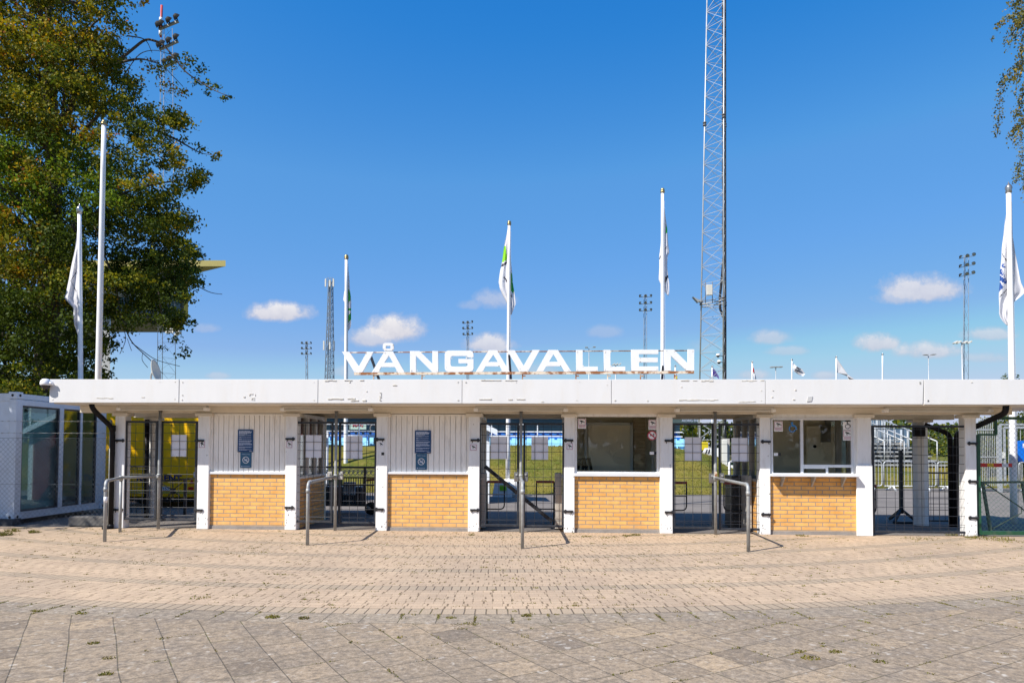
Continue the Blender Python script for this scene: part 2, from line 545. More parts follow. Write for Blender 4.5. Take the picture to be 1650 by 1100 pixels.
def paving_mats():
    for kind in ('brick', 'slab'):
        m, t, b = new_mat(kind + '_paving')
        tc = t.n('ShaderNodeTexCoord')
        sp = t.n('ShaderNodeSeparateXYZ'); t.l(tc.outputs['Object'], sp.inputs[0])
        x = t.math('SUBTRACT', sp.outputs[0], PC.x); y = t.math('SUBTRACT', PC.y, sp.outputs[1])
        r = t.math('SQRT', t.math('ADD', t.math('MULTIPLY', x, x), t.math('MULTIPLY', y, y)))
        th = t.math('ARCTAN2', x, y)
        # slight unevenness of hand laid joints
        wob = t.math('MULTIPLY', t.math('SUBTRACT', t.noise(tc.outputs['Object'], .9 if kind == 'slab' else 1.6, 2), .5), .035)
        u = t.math('ADD', t.math('MULTIPLY', th, PR), wob)
        v = t.math('ADD', t.math('SUBTRACT', PR, r), wob)

        def brick(uu, vv, w, h, mort, c1, c2, cm, off=.5, bias=0.):
            cb = t.n('ShaderNodeCombineXYZ'); t.l(uu, cb.inputs[0]); t.l(vv, cb.inputs[1])
            br = t.n('ShaderNodeTexBrick'); br.offset = off; br.offset_frequency = 2
            for k, q in (('Scale', 1.), ('Mortar Size', mort), ('Mortar Smooth', .5), ('Bias', bias), ('Brick Width', w), ('Row Height', h)):
                br.inputs[k].default_value = q
            br.inputs['Color1'].default_value = c1 + (1,); br.inputs['Color2'].default_value = c2 + (1,); br.inputs['Mortar'].default_value = cm + (1,)
            t.l(cb.outputs[0], br.inputs['Vector'])
            return br.outputs[0], br.outputs[1]

        big = t.noise(tc.outputs['Object'], .55, 5)
        mid = t.noise(tc.outputs['Object'], 4.5, 6)
        fine = t.noise(tc.outputs['Object'], 55, 4, .7)
        if kind == 'brick':
            vm = t.math('FLOORED_MODULO', v, PP)
            cA, fA = brick(u, v, .21, PP / 10, .0045, (.505, .385, .272), (.43, .325, .232), (.36, .27, .18))
            rowi = t.math('FLOOR', t.math('DIVIDE', v, PP / 10))
            wn = t.n('ShaderNodeTexWhiteNoise'); wn.noise_dimensions = '1D'; t.l(rowi, wn.inputs['W'])
            uo = t.math('ADD', t.math('DIVIDE', u, .21), wn.outputs['Value'])
            jn = t.noise(tc.outputs['Object'], 6.5, 3)
            vj = t.math('MULTIPLY', t.math('LESS_THAN', t.math('FLOORED_MODULO', uo, 1.), t.math('MULTIPLY', jn, .17)), t.ramp(jn, [(.36, 0.), (.5, 1.)]))
            cA = t.mix(t.math('MULTIPLY', vj, .85), cA, (.13, .095, .06))
            cB, fB = brick(u, t.math('ADD', vm, 0.), .108, PP / 5, .009, (.41, .325, .235), (.35, .28, .205), (.13, .10, .075), 0.)
            sol = t.math('LESS_THAN', vm, PP / 5)
            c = t.mix(sol, cA, cB)
            fc = t.math('ADD', t.math('MULTIPLY', fA, t.math('SUBTRACT', 1., sol)), t.math('MULTIPLY', fB, sol))
            c = t.mix(t.ramp(big, [(.35, 0.), (.65, 1.)]), t.mix(1., c, (.86, .86, .88), 'MULTIPLY'), t.mix(1., c, (1.06, 1.04, 1.02), 'MULTIPLY'))
            c = t.mix(t.math('MULTIPLY', t.ramp(mid, [(.52, 0.), (.72, 1.)]), .35), c, (.37, .29, .21))
            c = t.mix(t.math('MULTIPLY', t.ramp(fine, [(.54, 0.), (.66, 1.)]), .6), c, (.21, .165, .11))
            c = t.mix(t.math('MULTIPLY', t.ramp(fine, [(.30, 1.), (.42, 0.)]), .35), c, (.60, .49, .37))
            moss = t.math('MULTIPLY', t.ramp(t.noise(tc.outputs['Object'], 2.3, 7, .7), [(.56, 0.), (.66, 1.)]), fc)
            c = t.mix(t.math('MULTIPLY', moss, .75), c, (.12, .115, .03))
        else:
            a = rad(34)
            xa = t.math('ADD', t.math('ADD', t.math('MULTIPLY', sp.outputs[0], math.cos(a)), t.math('MULTIPLY', sp.outputs[1], math.sin(a))), wob)
            ya = t.math('ADD', t.math('SUBTRACT', t.math('MULTIPLY', sp.outputs[1], math.cos(a)), t.math('MULTIPLY', sp.outputs[0], math.sin(a))), wob)
            cA, fA = brick(t.math('ADD', xa, .1), ya, .335, .335, .006, (.35, .285, .215), (.235, .192, .152), (.10, .085, .06), 0., -.25)
            cB, fB = brick(u, t.math('MULTIPLY', v, -1.), .352, .352, .006, (.34, .28, .21), (.27, .22, .165), (.10, .085, .06), 0.)
            fl = t.n('ShaderNodeCombineXYZ')
            t.l(t.math('FLOOR', t.math('DIVIDE', t.math('ADD', xa, .1), .335)), fl.inputs[0]); t.l(t.math('FLOOR', t.math('DIVIDE', ya, .335)), fl.inputs[1])
            ws = t.n('ShaderNodeTexWhiteNoise'); ws.noise_dimensions = '2D'; t.l(fl.outputs[0], ws.inputs['Vector'])
            tone = t.ramp(ws.outputs['Value'], [(0., (.66, .66, .68)), (.08, (.74, .74, .75)), (.11, (.93, .93, .93)), (.55, (1., 1., 1.)), (.86, (1.06, 1.05, 1.03)), (.91, (1.14, 1.12, 1.08)), (1., (1.26, 1.22, 1.15))])
            cA = t.mix(1., t.mix(fA, (.315, .247, .175), (.135, .108, .075)), tone, 'MULTIPLY')
            row = t.math('GREATER_THAN', v, -.352)
            c = t.mix(row, cA, cB)
            fc = t.math('ADD', t.math('MULTIPLY', fA, t.math('SUBTRACT', 1., row)), t.math('MULTIPLY', fB, row))
            c = t.mix(t.ramp(big, [(.35, 0.), (.65, 1.)]), t.mix(1., c, (.88, .88, .9), 'MULTIPLY'), t.mix(1., c, (1.1, 1.08, 1.05), 'MULTIPLY'))
            c = t.mix(t.math('MULTIPLY', t.ramp(mid, [(.45, 0.), (.7, 1.)]), .45), c, (.19, .165, .145))
            c = t.mix(t.math('MULTIPLY', t.ramp(fine, [(.5, 0.), (.66, 1.)]), .55), c, (.12, .10, .085))
            c = t.mix(t.math('MULTIPLY', t.ramp(fine, [(.30, 1.), (.44, 0.)]), .5), c, (.50, .43, .35))
            vo = t.n('ShaderNodeTexVoronoi'); vo.inputs['Scale'].default_value = 9.
            wv = t.n('ShaderNodeVectorMath'); wv.operation = 'ADD'
            nzc = t.n('ShaderNodeTexNoise'); nzc.inputs['Scale'].default_value = 9; t.l(tc.outputs['Object'], nzc.inputs['Vector'])
            sc = t.n('ShaderNodeVectorMath'); sc.operation = 'SCALE'; sc.inputs['Scale'].default_value = .18
            t.l(nzc.outputs['Color'], sc.inputs[0]); t.l(sc.outputs[0], wv.inputs[1]); t.l(tc.outputs['Object'], wv.inputs[0])
            t.l(wv.outputs[0], vo.inputs['Vector'])
            spots = t.math('MULTIPLY', t.ramp(vo.outputs['Distance'], [(.08, 1.), (.26, 0.)]), t.ramp(t.noise(tc.outputs['Object'], 1.9, 4), [(.40, 0.), (.56, 1.)]))
            m18 = t.noise(tc.outputs['Object'], 17, 5, .65)
            c = t.mix(t.math('MULTIPLY', t.ramp(m18, [(.47, 0.), (.64, 1.)]), .65), c, (.13, .11, .09))
            c = t.mix(t.math('MULTIPLY', t.ramp(m18, [(.32, 1.), (.45, 0.)]), .4), c, (.50, .43, .35))
            c = t.mix(t.math('MULTIPLY', spots, .6), c, (.56, .52, .46))
            moss = t.math('MULTIPLY', t.ramp(t.noise(tc.outputs['Object'], 2.0, 7, .7), [(.54, 0.), (.66, 1.)]), fc)
            c = t.mix(t.math('MULTIPLY', moss, .8), c, (.12, .12, .03))
        t.l(c, b.inputs['Base Color'])
        b.inputs['Roughness'].default_value = .9
        b.inputs['Specular IOR Level'].default_value = .2
        bp = t.n('ShaderNodeBump'); bp.inputs['Strength'].default_value = .55; bp.inputs['Distance'].default_value = .008
        t.l(t.math('ADD', t.math('MULTIPLY', fc, -1.), t.math('ADD', t.math('MULTIPLY', fine, .5), t.math('MULTIPLY', mid, .5))), bp.inputs['Height'])
        t.l(bp.outputs[0], b.inputs['Normal'])


paving_mats()


def ground_mat(name, c1, c2, c3, s1, s2, bump=.4):
    m, t, b = new_mat(name)
    tc = t.n('ShaderNodeTexCoord')
    a = t.noise(tc.outputs['Object'], s1, 6); f = t.noise(tc.outputs['Object'], s2, 5, .7)
    c = t.mix(t.ramp(a, [(.35, 0.), (.65, 1.)]), c1, c2)
    c = t.mix(t.math('MULTIPLY', t.ramp(f, [(.5, 0.), (.7, 1.)]), .6), c, c3)
    t.l(c, b.inputs['Base Color']); b.inputs['Roughness'].default_value = .95; b.inputs['Specular IOR Level'].default_value = .15
    bp = t.n('ShaderNodeBump'); bp.inputs['Strength'].default_value = bump; bp.inputs['Distance'].default_value = .05
    t.l(f, bp.inputs['Height']); t.l(bp.outputs[0], b.inputs['Normal'])


ground_mat('asphalt', (.165, .15, .14), (.21, .19, .175), (.12, .11, .105), .8, 60, .2)
ground_mat('earth', (.16, .14, .09), (.12, .12, .05), (.09, .08, .05), .3, 6)
ground_mat('grass', (.085, .105, .015), (.19, .155, .03), (.26, .20, .07), .55, 5, .8)
SKY_SAT, SKY_VAL, SKY_STR, SUN_STR, EXPOSURE, CLOUD = 1.3, 1.0, .13, 4.8, .58, 4.6
# ================================================================== THE SETTING
def sheet(name, polys, mat):
    b = MB()
    for p in polys: b.face(p)
    return tag(b.build(name, mat, None, (0, 0, 0)), kind='structure')


g = MB()
R0 = 3500.
g.face([(-R0, -R0, -.03), (R0, -R0, -.03), (R0, R0, -.03), (-R0, R0, -.03)])
tag(g.build('ground', 'earth', None, (0, 0, 0)), kind='structure')


def arc_pts(r, a0, a1, n):
    return [(PC.x + r * math.sin(a0 + (a1 - a0) * k / n), PC.y - r * math.cos(a0 + (a1 - a0) * k / n)) for k in range(n + 1)]


A0, A1, NA = rad(-48), rad(48), 120
g = MB()
outer = arc_pts(PR, A0, A1, NA)
for k in range(NA):
    (xa, ya), (xb, yb) = outer[k], outer[k + 1]
    g.face([(xa, ya, 0), (xb, yb, 0), (xb, .14, 0), (xa, .14, 0)])
tag(g.build('brick_paving', 'brick_paving', None, (0, 0, 0)), kind='structure')
g = MB()
for k in range(NA):
    (xa, ya), (xb, yb) = outer[k], outer[k + 1]
    g.face([(xa, -26, 0), (xb, -26, 0), (xb, yb, 0), (xa, ya, 0)])
tag(g.build('slab_paving', 'slab_paving', None, (0, 0, 0)), kind='structure')

# asphalt yard inside the gates, its far edge following the foot of the grass bank
yard_edge = [(-30, 12.5), (-6, 10.8), (2.5, 10.6), (7, 11.2), (10, 14.2), (15, 16.0), (24, 17.0), (60, 20)]
g = MB()
pts = [(-30, .14, -.006), (60, .14, -.006)] + [(x, y, -.006) for x, y in reversed(yard_edge)]
g.face(pts)
tag(g.build('asphalt_yard', 'asphalt', None, (0, 0, 0)), kind='structure')


def lerp_tab(tab, x):
    if x <= tab[0][0]: return tab[0][1]
    for (a, p), (b, q) in zip(tab, tab[1:]):
        if x <= b: return p + (q - p) * (x - a) / (b - a)
    return tab[-1][1]


crest_h = [(-30, 1.66), (3, 1.64), (6, 1.55), (8.5, 1.15), (11, .95), (16, .95), (24, 1.15), (60, 1.2)]


def bank_z(x, y):
    y0 = lerp_tab(yard_edge, x)
    t = (y - y0) / 6.0
    if t <= 0: return 0.0
    h = lerp_tab(crest_h, x)
    s = min(1, t)
    z = h * (s * s * (3 - 2 * s)) ** .8
    return z + .10 * noise.noise(Vector((x * .45, y * .45, 0))) * min(1, t * 3)


g = MB()
nx, ny = 150, 30
idx = {}
for i in range(nx + 1):
    x = -30 + 90 * i / nx
    y0 = lerp_tab(yard_edge, x)
    for j in range(ny + 1):
        y = y0 + 14.0 * j / ny
        idx[i, j] = len(g.v)
        g.v.append((x, y, bank_z(x, y) - (.02 if j == 0 else 0)))
for i in range(nx):
    for j in range(ny):
        g.f.append((idx[i, j], idx[i + 1, j], idx[i + 1, j + 1], idx[i, j + 1])); g.m.append(0); g.sm.append(True)
tag(g.build('grass_bank', 'grass', None, (0, 0, 0)), kind='structure')

# grass blades on the bank: nobody could count them
g = MB()
for k in range(30000):
    x = random.uniform(-7, 20)
    y = lerp_tab(yard_edge, x) + random.random() ** 1.3 * 6.5
    z = bank_z(x, y)
    a = random.uniform(0, 6.28); h = random.uniform(.03, .08); w = random.uniform(.008, .016)
    dx, dy = math.cos(a) * w, math.sin(a) * w
    lx, ly = random.uniform(-.06, .06), random.uniform(-.06, .06)
    g.face([(x - dx, y - dy, z - .02), (x + dx, y + dy, z - .02), (x + lx, y + ly, z + h)], 0 if noise.noise(Vector((x * .5, y * .5, 3))) + random.uniform(-.35, .35) < .02 else 1)
tag(g.build('bank_grass', ['blade_green', 'blade_dry'], None, (0, 0, 0)), 'tufts of green and straw coloured grass on the bank inside the gates', 'grass', kind='stuff')

# weeds and moss in the joints of the paving
g = MB()


def tuft(x, y, n, rr, h, mi=None):
    for _ in range(n):
        a = random.uniform(0, 6.28); d = rr * math.sqrt(random.random())
        px, py = x + d * math.cos(a) * 1.2, y + d * math.sin(a) * .9
        b = random.uniform(0, 6.28); w = random.uniform(.003, .008); hh = h * random.uniform(.25, .9)
        lx, ly = random.uniform(-1, 1) * hh * .9, random.uniform(-1, 1) * hh * .9
        m = mi if mi is not None else (0 if random.random() < .6 else 1)
        g.face([(px - math.cos(b) * w, py - math.sin(b) * w, -.002), (px + math.cos(b) * w, py + math.sin(b) * w, -.002),
                (px + lx * .6 + math.cos(b) * w * .8, py + ly * .6 + math.sin(b) * w * .8, hh * .7), (px + lx, py + ly, hh)], m)


for k in range(2600):
    y = -8.0 + 8.0 * random.random() ** .8
    x = random.uniform(-10.5, 10.5)
    if noise.noise(Vector((x * .6, y * .9, 5))) < -.05 and random.random() < .75: continue
    r = PR - math.hypot(x - PC.x, y - PC.y)
    if r > 0:   # snap to a joint between brick courses
        q = PP / 10
        r2 = round(r / q) * q
        s = (PR - r2) / (PR - r)
        x, y = PC.x + (x - PC.x) * s, PC.y + (y - PC.y) * s
    else:
        a = rad(34)
        xa = x * math.cos(a) + y * math.sin(a); ya = y * math.cos(a) - x * math.sin(a)
        if random.random() < .5: xa = round((xa + .1) / .335) * .335 - .1
        else: ya = round(ya / .335) * .335
        x, y = xa * math.cos(a) - ya * math.sin(a), xa * math.sin(a) + ya * math.cos(a)
    tuft(x, y, random.randint(4, 14), random.uniform(.02, .05), random.uniform(.008, .022))
# low green lines growing along the slab joints
for k in range(150):
    a = rad(34)
    if k % 3:
        x, y = random.uniform(-5.5, 5.8), random.uniform(-9.2, -5.6)
        if math.hypot(x - PC.x, y - PC.y) < PR + .36: continue
        xa = x * math.cos(a) + y * math.sin(a); ya = y * math.cos(a) - x * math.sin(a)
        along = random.random() < .5
        if along: xa = round((xa + .1) / .335) * .335 - .1
        else: ya = round(ya / .335) * .335
        L = random.uniform(.06, .3); n = int(L / .022)
        for i in range(n):
            d = L * i / n
            p, q = (xa, ya + d) if along else (xa + d, ya)
            tuft(p * math.cos(a) - q * math.sin(a), p * math.sin(a) + q * math.cos(a), random.randint(1, 6), .012, random.uniform(.006, .016))
    else:
        th = round(random.uniform(-.28, .38) * PR / .352) * .352 / PR
        r1 = PR + random.choice((0, .06, .15)); L = random.uniform(.1, .3)
        for i in range(int(L / .02)):
            r = r1 + i * .02
            tuft(PC.x + r * math.sin(th), PC.y - r * math.cos(th), random.randint(1, 7), .014, random.uniform(.006, .018))
# the clumps that stand out
for (px, py, n, rr, h) in ((438, 994, 90, .07, .05), (490, 996, 60, .055, .05), (60, 984, 50, .06, .04), (132, 988, 50, .06, .04), (848, 992, 70, .05, .045),
                           (1010, 863, 70, .09, .05), (1292, 863, 60, .12, .05), (945, 864, 40, .1, .04), (980, 866, 40, .14, .03), (1024, 862, 60, .1, .06), (760, 862, 35, .05, .06),
                           (1305, 1060, 60, .07, .04), (1345, 1050, 45, .05, .04), (1418, 1066, 40, .06, .035), (760, 1005, 50, .08, .03), (727, 995, 45, .05, .03),
                           (150, 1036, 55, .05, .035), (170, 1086, 60, .05, .04), (175, 1060, 30, .05, .03), (8, 862, 90, .12, .12), (55, 858, 70, .10, .10), (20, 856, 60, .14, .12), (330, 962, 40, .08, .03),
                           (400, 890, 70, .35, .03), (230, 905, 50, .3, .03), (140, 890, 60, .3, .03), (1540, 862, 70, .2, .06), (1600, 868, 120, .35, .08), (1480, 868, 60, .3, .05), (1630, 872, 90, .3, .06), (1566, 866, 60, .12, .09)):
    p = gr(px, py)
    tuft(p.x, p.y, int(n * 1.3), rr * .85, h * (.55 if py > 870 else .8))
tag(g.build('joint_weeds', ['weed_green', 'weed_dry'], None, (0, 0, 0)), 'small weeds growing in the joints of the paving', 'weeds', kind='stuff')

# ================================================================== THE ENTRANCE BUILDING
ent = thing('entrance_building', (0, 0, 0), 'long low white entrance building with yellow brick kiosks between its gates', 'building')
YF = -.74                      # face of the roof edge
XL = at(79, 630, YF).x
XR = at(1700, 630, YF).x
SOF = 2.40
b = MB(); b.box(XL + .01, XR, YF + .03, 2.45, SOF + .03, 2.835)
b.build('roof', 'white_panel', ent)
# sketchy leftovers of a removed emblem
OLD_MARKS = ((402, 636, 1, 3), (405, 634.5, 6, .8), (411, 636, 1, 3), (408, 641, 5, .8), (405.5, 643, .8, 3), (409, 644, 3, .8), (614, 637, .7, 9), (611.8, 641, .7, 8), (613, 645, 3, .7), (613, 632.5, 3, .7), (636, 620.5, 7, .9), (636, 619.5, 3, 1))
joints = [79.5, 288.5, 512.3, 744.6, 985.2, 1233.3, 1489.3, 1700]
random.seed(4)
for k, (p, q) in enumerate(zip(joints, joints[1:])):
    x0, x1 = at(p, 630, YF).x + .004, at(q, 630, YF).x - .004
    zb = at((p + q) / 2, 649.2 + (p + q) / 2 * .0022 - 1.2, YF).z
    t0, t1 = random.uniform(-.004, .004), random.uniform(-.004, .004)
    xa = x1 - (.025 if k == 5 else 0)
    b = MB()
    b.extr([(x0, YF + t0, zb), (xa, YF + t1, zb), (x1, YF + t1, 2.856), (x0, YF + t0, 2.856)], (0, .027, 0))
    # scars, screw heads and remains of stickers on this panel
    d = MB()
    for (sx0, sx1, sy) in {1: [(392, 395, 639)], 2: [(523, 586, 612.5), (528, 572, 642), (565, 590, 644.5)], 3: [(775, 833, 612.3), (772, 792, 642.5), (812, 846, 643), (842, 848, 646.5), (872, 876, 646.6)],
                           4: [(1097, 1156, 613), (1094, 1157, 644), (1195, 1232, 613), (1190, 1236, 646.8)], 5: [(1281, 1283, 628), (1278, 1281, 643)], 0: [(155, 182, 641), (228, 233, 640)], 6: []}[k]:
        sx0, sx1 = max(sx0, p + 2), min(sx1, q - 2)
        n = max(1, int((sx1 - sx0) / 6))
        for i in range(n):
            if random.random() < .2: continue
            a0 = sx0 + (sx1 - sx0) * i / n; a1 = sx0 + (sx1 - sx0) * (i + 1) / n
            P0 = at(a0, sy + random.uniform(-.4, .4), YF - .006); P1 = at(a1, sy + random.uniform(-.4, .4), YF - .006)
            w = random.uniform(.004, .011)
            d.box(P0.x, P1.x, YF - .008, YF + .003, P0.z - w, P0.z + w)
    for (mx, my, mw, mh) in OLD_MARKS:
        if p < mx < q:
            P_ = at(mx, my, YF - .006)
            d.box(P_.x - mw / 178., P_.x + mw / 178., YF - .007, YF + .004, P_.z - mh / 178., P_.z + mh / 178.)
    for i in range(5):
        xx = random.choice([x0 + .05, x1 - .08, random.uniform(x0, x1)]); zz = random.choice([2.47, 2.80, random.uniform(2.46, 2.82)])
        d.box(xx, xx + random.uniform(.01, .028), YF - .0075, YF + .003, zz, zz + random.uniform(.006, .02))
    b.build('fascia_panel', ['white_panel', 'scar'], ent, bevel=.004, marks=d)
b = MB()
for (px, py, w, h) in ((1305, 642.5, 9, 8.5),):
    P = at(px, py, YF - .008); s = 1 / 89.
    b.extr([(P.x - w * s / 2, YF - .009, P.z - h * s / 2), (P.x + w * s / 2 - .02, YF - .009, P.z - h * s / 2 + .01), (P.x + w * s / 2, YF - .009, P.z + h * s / 2), (P.x - w * s / 2 + .02, YF - .009, P.z + h * s / 2 - .01)], (0, .012, 0))
b.build('tape_patch', 'grey_tape', ent)
BX0, BX1 = X(128, 660, 0), X(1632, 664, 0)
b = MB(); b.box(XL + .08, BX1 + .9, YF + .027, 2.40, SOF, SOF + .03)
b.build('soffit', 'cream_paint', ent)
b = MB()
b.box(BX0, BX1, .012, .19, 2.27, SOF - .002)
b.build('wall_beam', 'cream_paint', ent, bevel=.006)
b = MB()
b.box(BX0, BX1, 1.80, 1.99, 2.25, SOF - .002)
b.build('wall_beam', 'cream_paint', ent, bevel=.006)
b = MB()   # cross beams
# columns
cols = [(184, 200), (317.7, 336.5), (459.6, 478), (605.8, 624), (754.5, 772.7), (909, 926), (1063.6, 1084), (1224.5, 1241.5), (1382, 1404.5), (1556, 1574)]
CXS = []
for k, (p, q) in enumerate(cols):
    yb = 852 + .0095 * p
    x0, x1 = X(p, 760, 0), X(q, 760, 0)
    CXS.append((x0, x1))
    cb_ = MB()
    cb_.box(x0, x1, 0, .205, 0, 2.235)
    d = MB()
    for _ in range(9):
        zz = abs(random.gauss(0, .16)) + .015 if random.random() < .7 else random.uniform(.1, 2.1)
        xx = random.choice((x0 + random.uniform(.012, .05), x1 - random.uniform(.012, .05), random.uniform(x0 + .02, x1 - .02))); w_ = random.uniform(.004, .012); h_ = random.uniform(.006, .022)
        d.extr([(xx - w_, -.0012, zz - h_), (xx + w_ * .8, -.0012, zz - h_ * .7), (xx + w_, -.0012, zz + h_), (xx - w_ * .5, -.0012, zz + h_ * .8)], (0, .004, 0))
    if k in (0, 8): d = MB()
    c = cb_.build('column', ['white_paint', 'chip_grey'], ent, bevel=.012, marks=d)
    b = MB(); b.box(x0 - .055, x1 + .055, -.03, .235, 2.205, 2.268)
    b.build('capital', 'cream_paint', c, bevel=.008)
b = MB(); b.box(CXS[8][0] - .035, CXS[8][1], -.035, -.002, 0, 1.32)
b.build('column_casing', 'white_paint', ent, bevel=.006)
for (p, q, nn) in ((1471, 1494.5, 8), (240, 254, 8)):
    x0, x1 = X(p, 760, 1.9), X(q, 760, 1.9)
    b = MB(); b.lathe(((x0 + x1) / 2, 1.9, 0), [(.001, 0), ((x1 - x0) / 2, 0), ((x1 - x0) / 2, 2.2), (.001, 2.2)], nn)
    b.sm = [False] * len(b.f)
    c = b.build('column', 'white_paint', ent)
    b = MB(); b.box(x0 - .06, x1 + .06, 1.76, 2.04, 2.19, 2.248)
    b.build('capital', 'cream_paint', c, bevel=.008)

# kiosks
BD = 1.78
kiosks = [(1, 2, 'plank'), (3, 4, 'plank'), (5, 6, 'window'), (7, 8, 'counter')]
for (i, j, kind) in kiosks:
    xa, xb = CXS[i][1], CXS[j][0]
    oa, ob = CXS[i][0] + .02, CXS[j][1] - .02
    sz = Z((cols[i][1] + cols[j][0]) / 2, 762 if kind != 'plank' else 760, .05)
    ztop = 2.27
    b = MB(); b.box(xa, xb, .055, .19, 0, .065); b.build('plinth', 'concrete', ent)
    b = MB(); b.box(xa, xb, .07, .19, .065, sz - .03); b.build('brick_wall', 'yellow_brick', ent)
    # side walls: brick below, opening with glass above
    for (s0, s1) in ((oa, oa + .12), (ob - .12, ob)):
        b = MB(); b.box(s0, s1, .205, BD, 0, .98); b.build('side_wall', 'yellow_brick', ent)
        b = MB()
        b.box(s0 - .02, s1 + .02, .205, BD, .98, 1.03)
        for yy in (.205, .72, 1.22, BD - .08): b.box(s0 + .01, s1 - .01, yy, yy + .07, 1.03, 2.2)
        b.box(s0 + .005, s1 - .005, .205, BD, 2.2, 2.27)
        f = b.build('side_window', 'panel_grey' if i > 5 else 'white_paint', ent)
        b = MB(); b.box((s0 + s1) / 2 - .004, (s0 + s1) / 2 + .004, .275, BD - .08, 1.03, 2.2); b.build('pane', 'window_glass', f)
    b = MB(); b.box(oa, ob, BD, BD + .1, 0, ztop); b.build('rear_wall', 'interior_wall', ent)
    b = MB(); b.box(oa + .12, ob - .12, .19, BD, .0, .012); b.build('kiosk_floor', 'floor_vinyl', ent)
    if kind == 'plank':
        b = MB()
        b.box(xa, xb, .10, .16, sz - .02, ztop - .03)
        n = 14; w = (xb - xa - .09) / n
        for k in range(n):
            b.box(xa + .045 + k * w + .0045, xa + .045 + (k + 1) * w - .0045, .072 + random.uniform(0, .003), .12, sz, ztop - .045)
        b.box(xa, xa + .04, .058, .12, sz, ztop - .03); b.box(xb - .04, xb, .058, .12, sz, ztop - .03)
        b.box(xa + .04, xb - .04, .062, .12, ztop - .045, ztop - .012)
        b.build('plank_panel', 'plank_paint', ent, bevel=.003)
        b = MB(); b.box(xa - .004, xb + .004, .02, .13, sz - .045, sz); b.build('sill', 'sill_metal', ent, bevel=.004)
    elif kind == 'window':
        b = MB()
        zb, zt = sz + .03, 2.215
        b.box(xa, xa + .045, .05, .13, sz, ztop); b.box(xb - .055, xb, .05, .13, sz, ztop)
        b.box(xa + .045, xb - .055, .05, .13, zt, ztop); b.box(xa + .045, xb - .055, .05, .13, sz, zb)
        f = b.build('window', 'white_paint', ent, bevel=.004)
        b = MB(); b.box(xa + .045, xb - .055, .085, .093, zb, zt); b.build('pane', 'window_glass', f)
        b = MB(); b.box(xa - .004, xb + .004, .0, .13, sz - .06, sz); b.build('sill', 'sill_metal', ent, bevel=.004)
        # inside: a pale door on the back wall, planks beside it
        y = 1.55
        b = MB(); b.box(X(948, 700, y), X(1016, 700, y), y, y + .05, .02, 2.1); dr = b.build('inner_door', 'interior_wall', ent, bevel=.004)
        b = MB()
        for q in (X(944, 700, y), X(1017.5, 700, y)): b.box(q - .03, q + .03, y - .02, y + .05, .02, 2.16)
        b.box(X(944, 700, y), X(1017.5, 700, y), y - .02, y + .05, 2.1, 2.16); b.build('door_frame', 'interior_pale', dr)
        b = MB()
        for k in range(30): b.box(X(1021, 700, 1.6), X(1040, 700, 1.6), 1.6 + (k % 2) * .006, 1.66, .02 + k * .075, .02 + k * .075 + .068)
        b.build('wall_boards', 'pallet_wood', ent)
        b = MB()
        b.box(xa + .13, xb - .1, .3, .8, sz - .12, sz - .08)
        b.build('desk', 'interior_dark', ent)
        b = MB()
        for sgn in (0, .09):
            b.tube([at(931 + sgn * 90, 756, .5), at(934 + sgn * 90, 740, .5), at(941 + sgn * 90, 738, .55), at(945 + sgn * 90, 757, .55)], .03, 8)
        b.tube([at(931, 745, .5), at(947, 752, .55)], .02, 6)
        dk = b.build('office_chair', 'black_plastic', None)
        tag(dk, 'black office chair back seen inside the glazed kiosk without counter', 'chair')
    else:
        fx0, fx1 = xa + .03, xb - .06
        zb, zt = Z(1310, 762, .06), Z(1310, 676.5, .06)
        mx0, mx1 = X(1289.3, 720, .06), X(1294, 720, .06)
        tz0, tz1 = Z(1330, 752.6, .06), Z(1330, 748.2, .06)
        dx0, dx1 = X(1330.5, 757, .06), X(1334, 757, .06)
        b = MB()
        b.box(fx0, fx0 + .035, .04, .1, zb - .04, zt + .04); b.box(fx1 - .035, fx1, .04, .1, zb - .04, zt + .04)
        b.box(fx0 + .035, fx1 - .035, .04, .1, zt, zt + .04); b.box(fx0 + .035, fx1 - .035, .04, .1, zb - .04, zb)
        b.box(mx0, mx1, .042, .1, zb, zt); b.box(mx1, fx1 - .035, .042, .1, tz0, tz1); b.box(dx0, dx1, .042, .1, zb, tz0)
        b.box(mx1, dx0, .046, .1, tz0 - .025, tz0)
        f = b.build('window', 'sill_metal', ent, bevel=.003)
        for (u0, u1, w0, w1) in ((fx0 + .035, mx0, zb, zt), (mx1, fx1 - .035, tz1, zt), (mx1, dx0, zb, tz0 - .025), (dx1, fx1 - .035, zb, tz0)):
            b = MB(); b.box(u0, u1, .066, .074, w0, w1); b.build('pane', 'window_glass', f)
        b = MB()
        b.box(xa, fx0, .06, .14, sz - .03, ztop); b.box(fx1, xb, .06, .14, sz - .03, ztop); b.box(fx0, fx1, .06, .14, zt + .04, ztop); b.box(fx0, fx1, .06, .14, sz - .03, zb - .04)
        b.build('window_surround', 'white_paint', ent)
        z0 = Z(1310, 767.5, -.1)
        b = MB(); b.box(X(1243, 766, -.1), X(1383, 766, -.1), -.17, .1, z0, z0 + .045); ct = b.build('counter', 'sill_metal', ent, bevel=.006)
        for px in (1261, 1310, 1358.5):
            xx = X(px, 775, 0)
            b = MB(); b.box(xx - .014, xx + .014, .04, .068, z0 - .2, z0); b.extr([(xx - .012, .04, z0 - .18), (xx - .012, -.14, z0 - .002), (xx - .012, .04, z0 - .002)], (.024, 0, 0)); b.build('bracket', 'panel_grey', ct)
        y = 1.6
        b = MB(); b.box(X(1300, 720, y), X(1345, 720, y), y, y + .05, .02, 2.1); dr = b.build('inner_door', 'interior_wall', ent, bevel=.004)
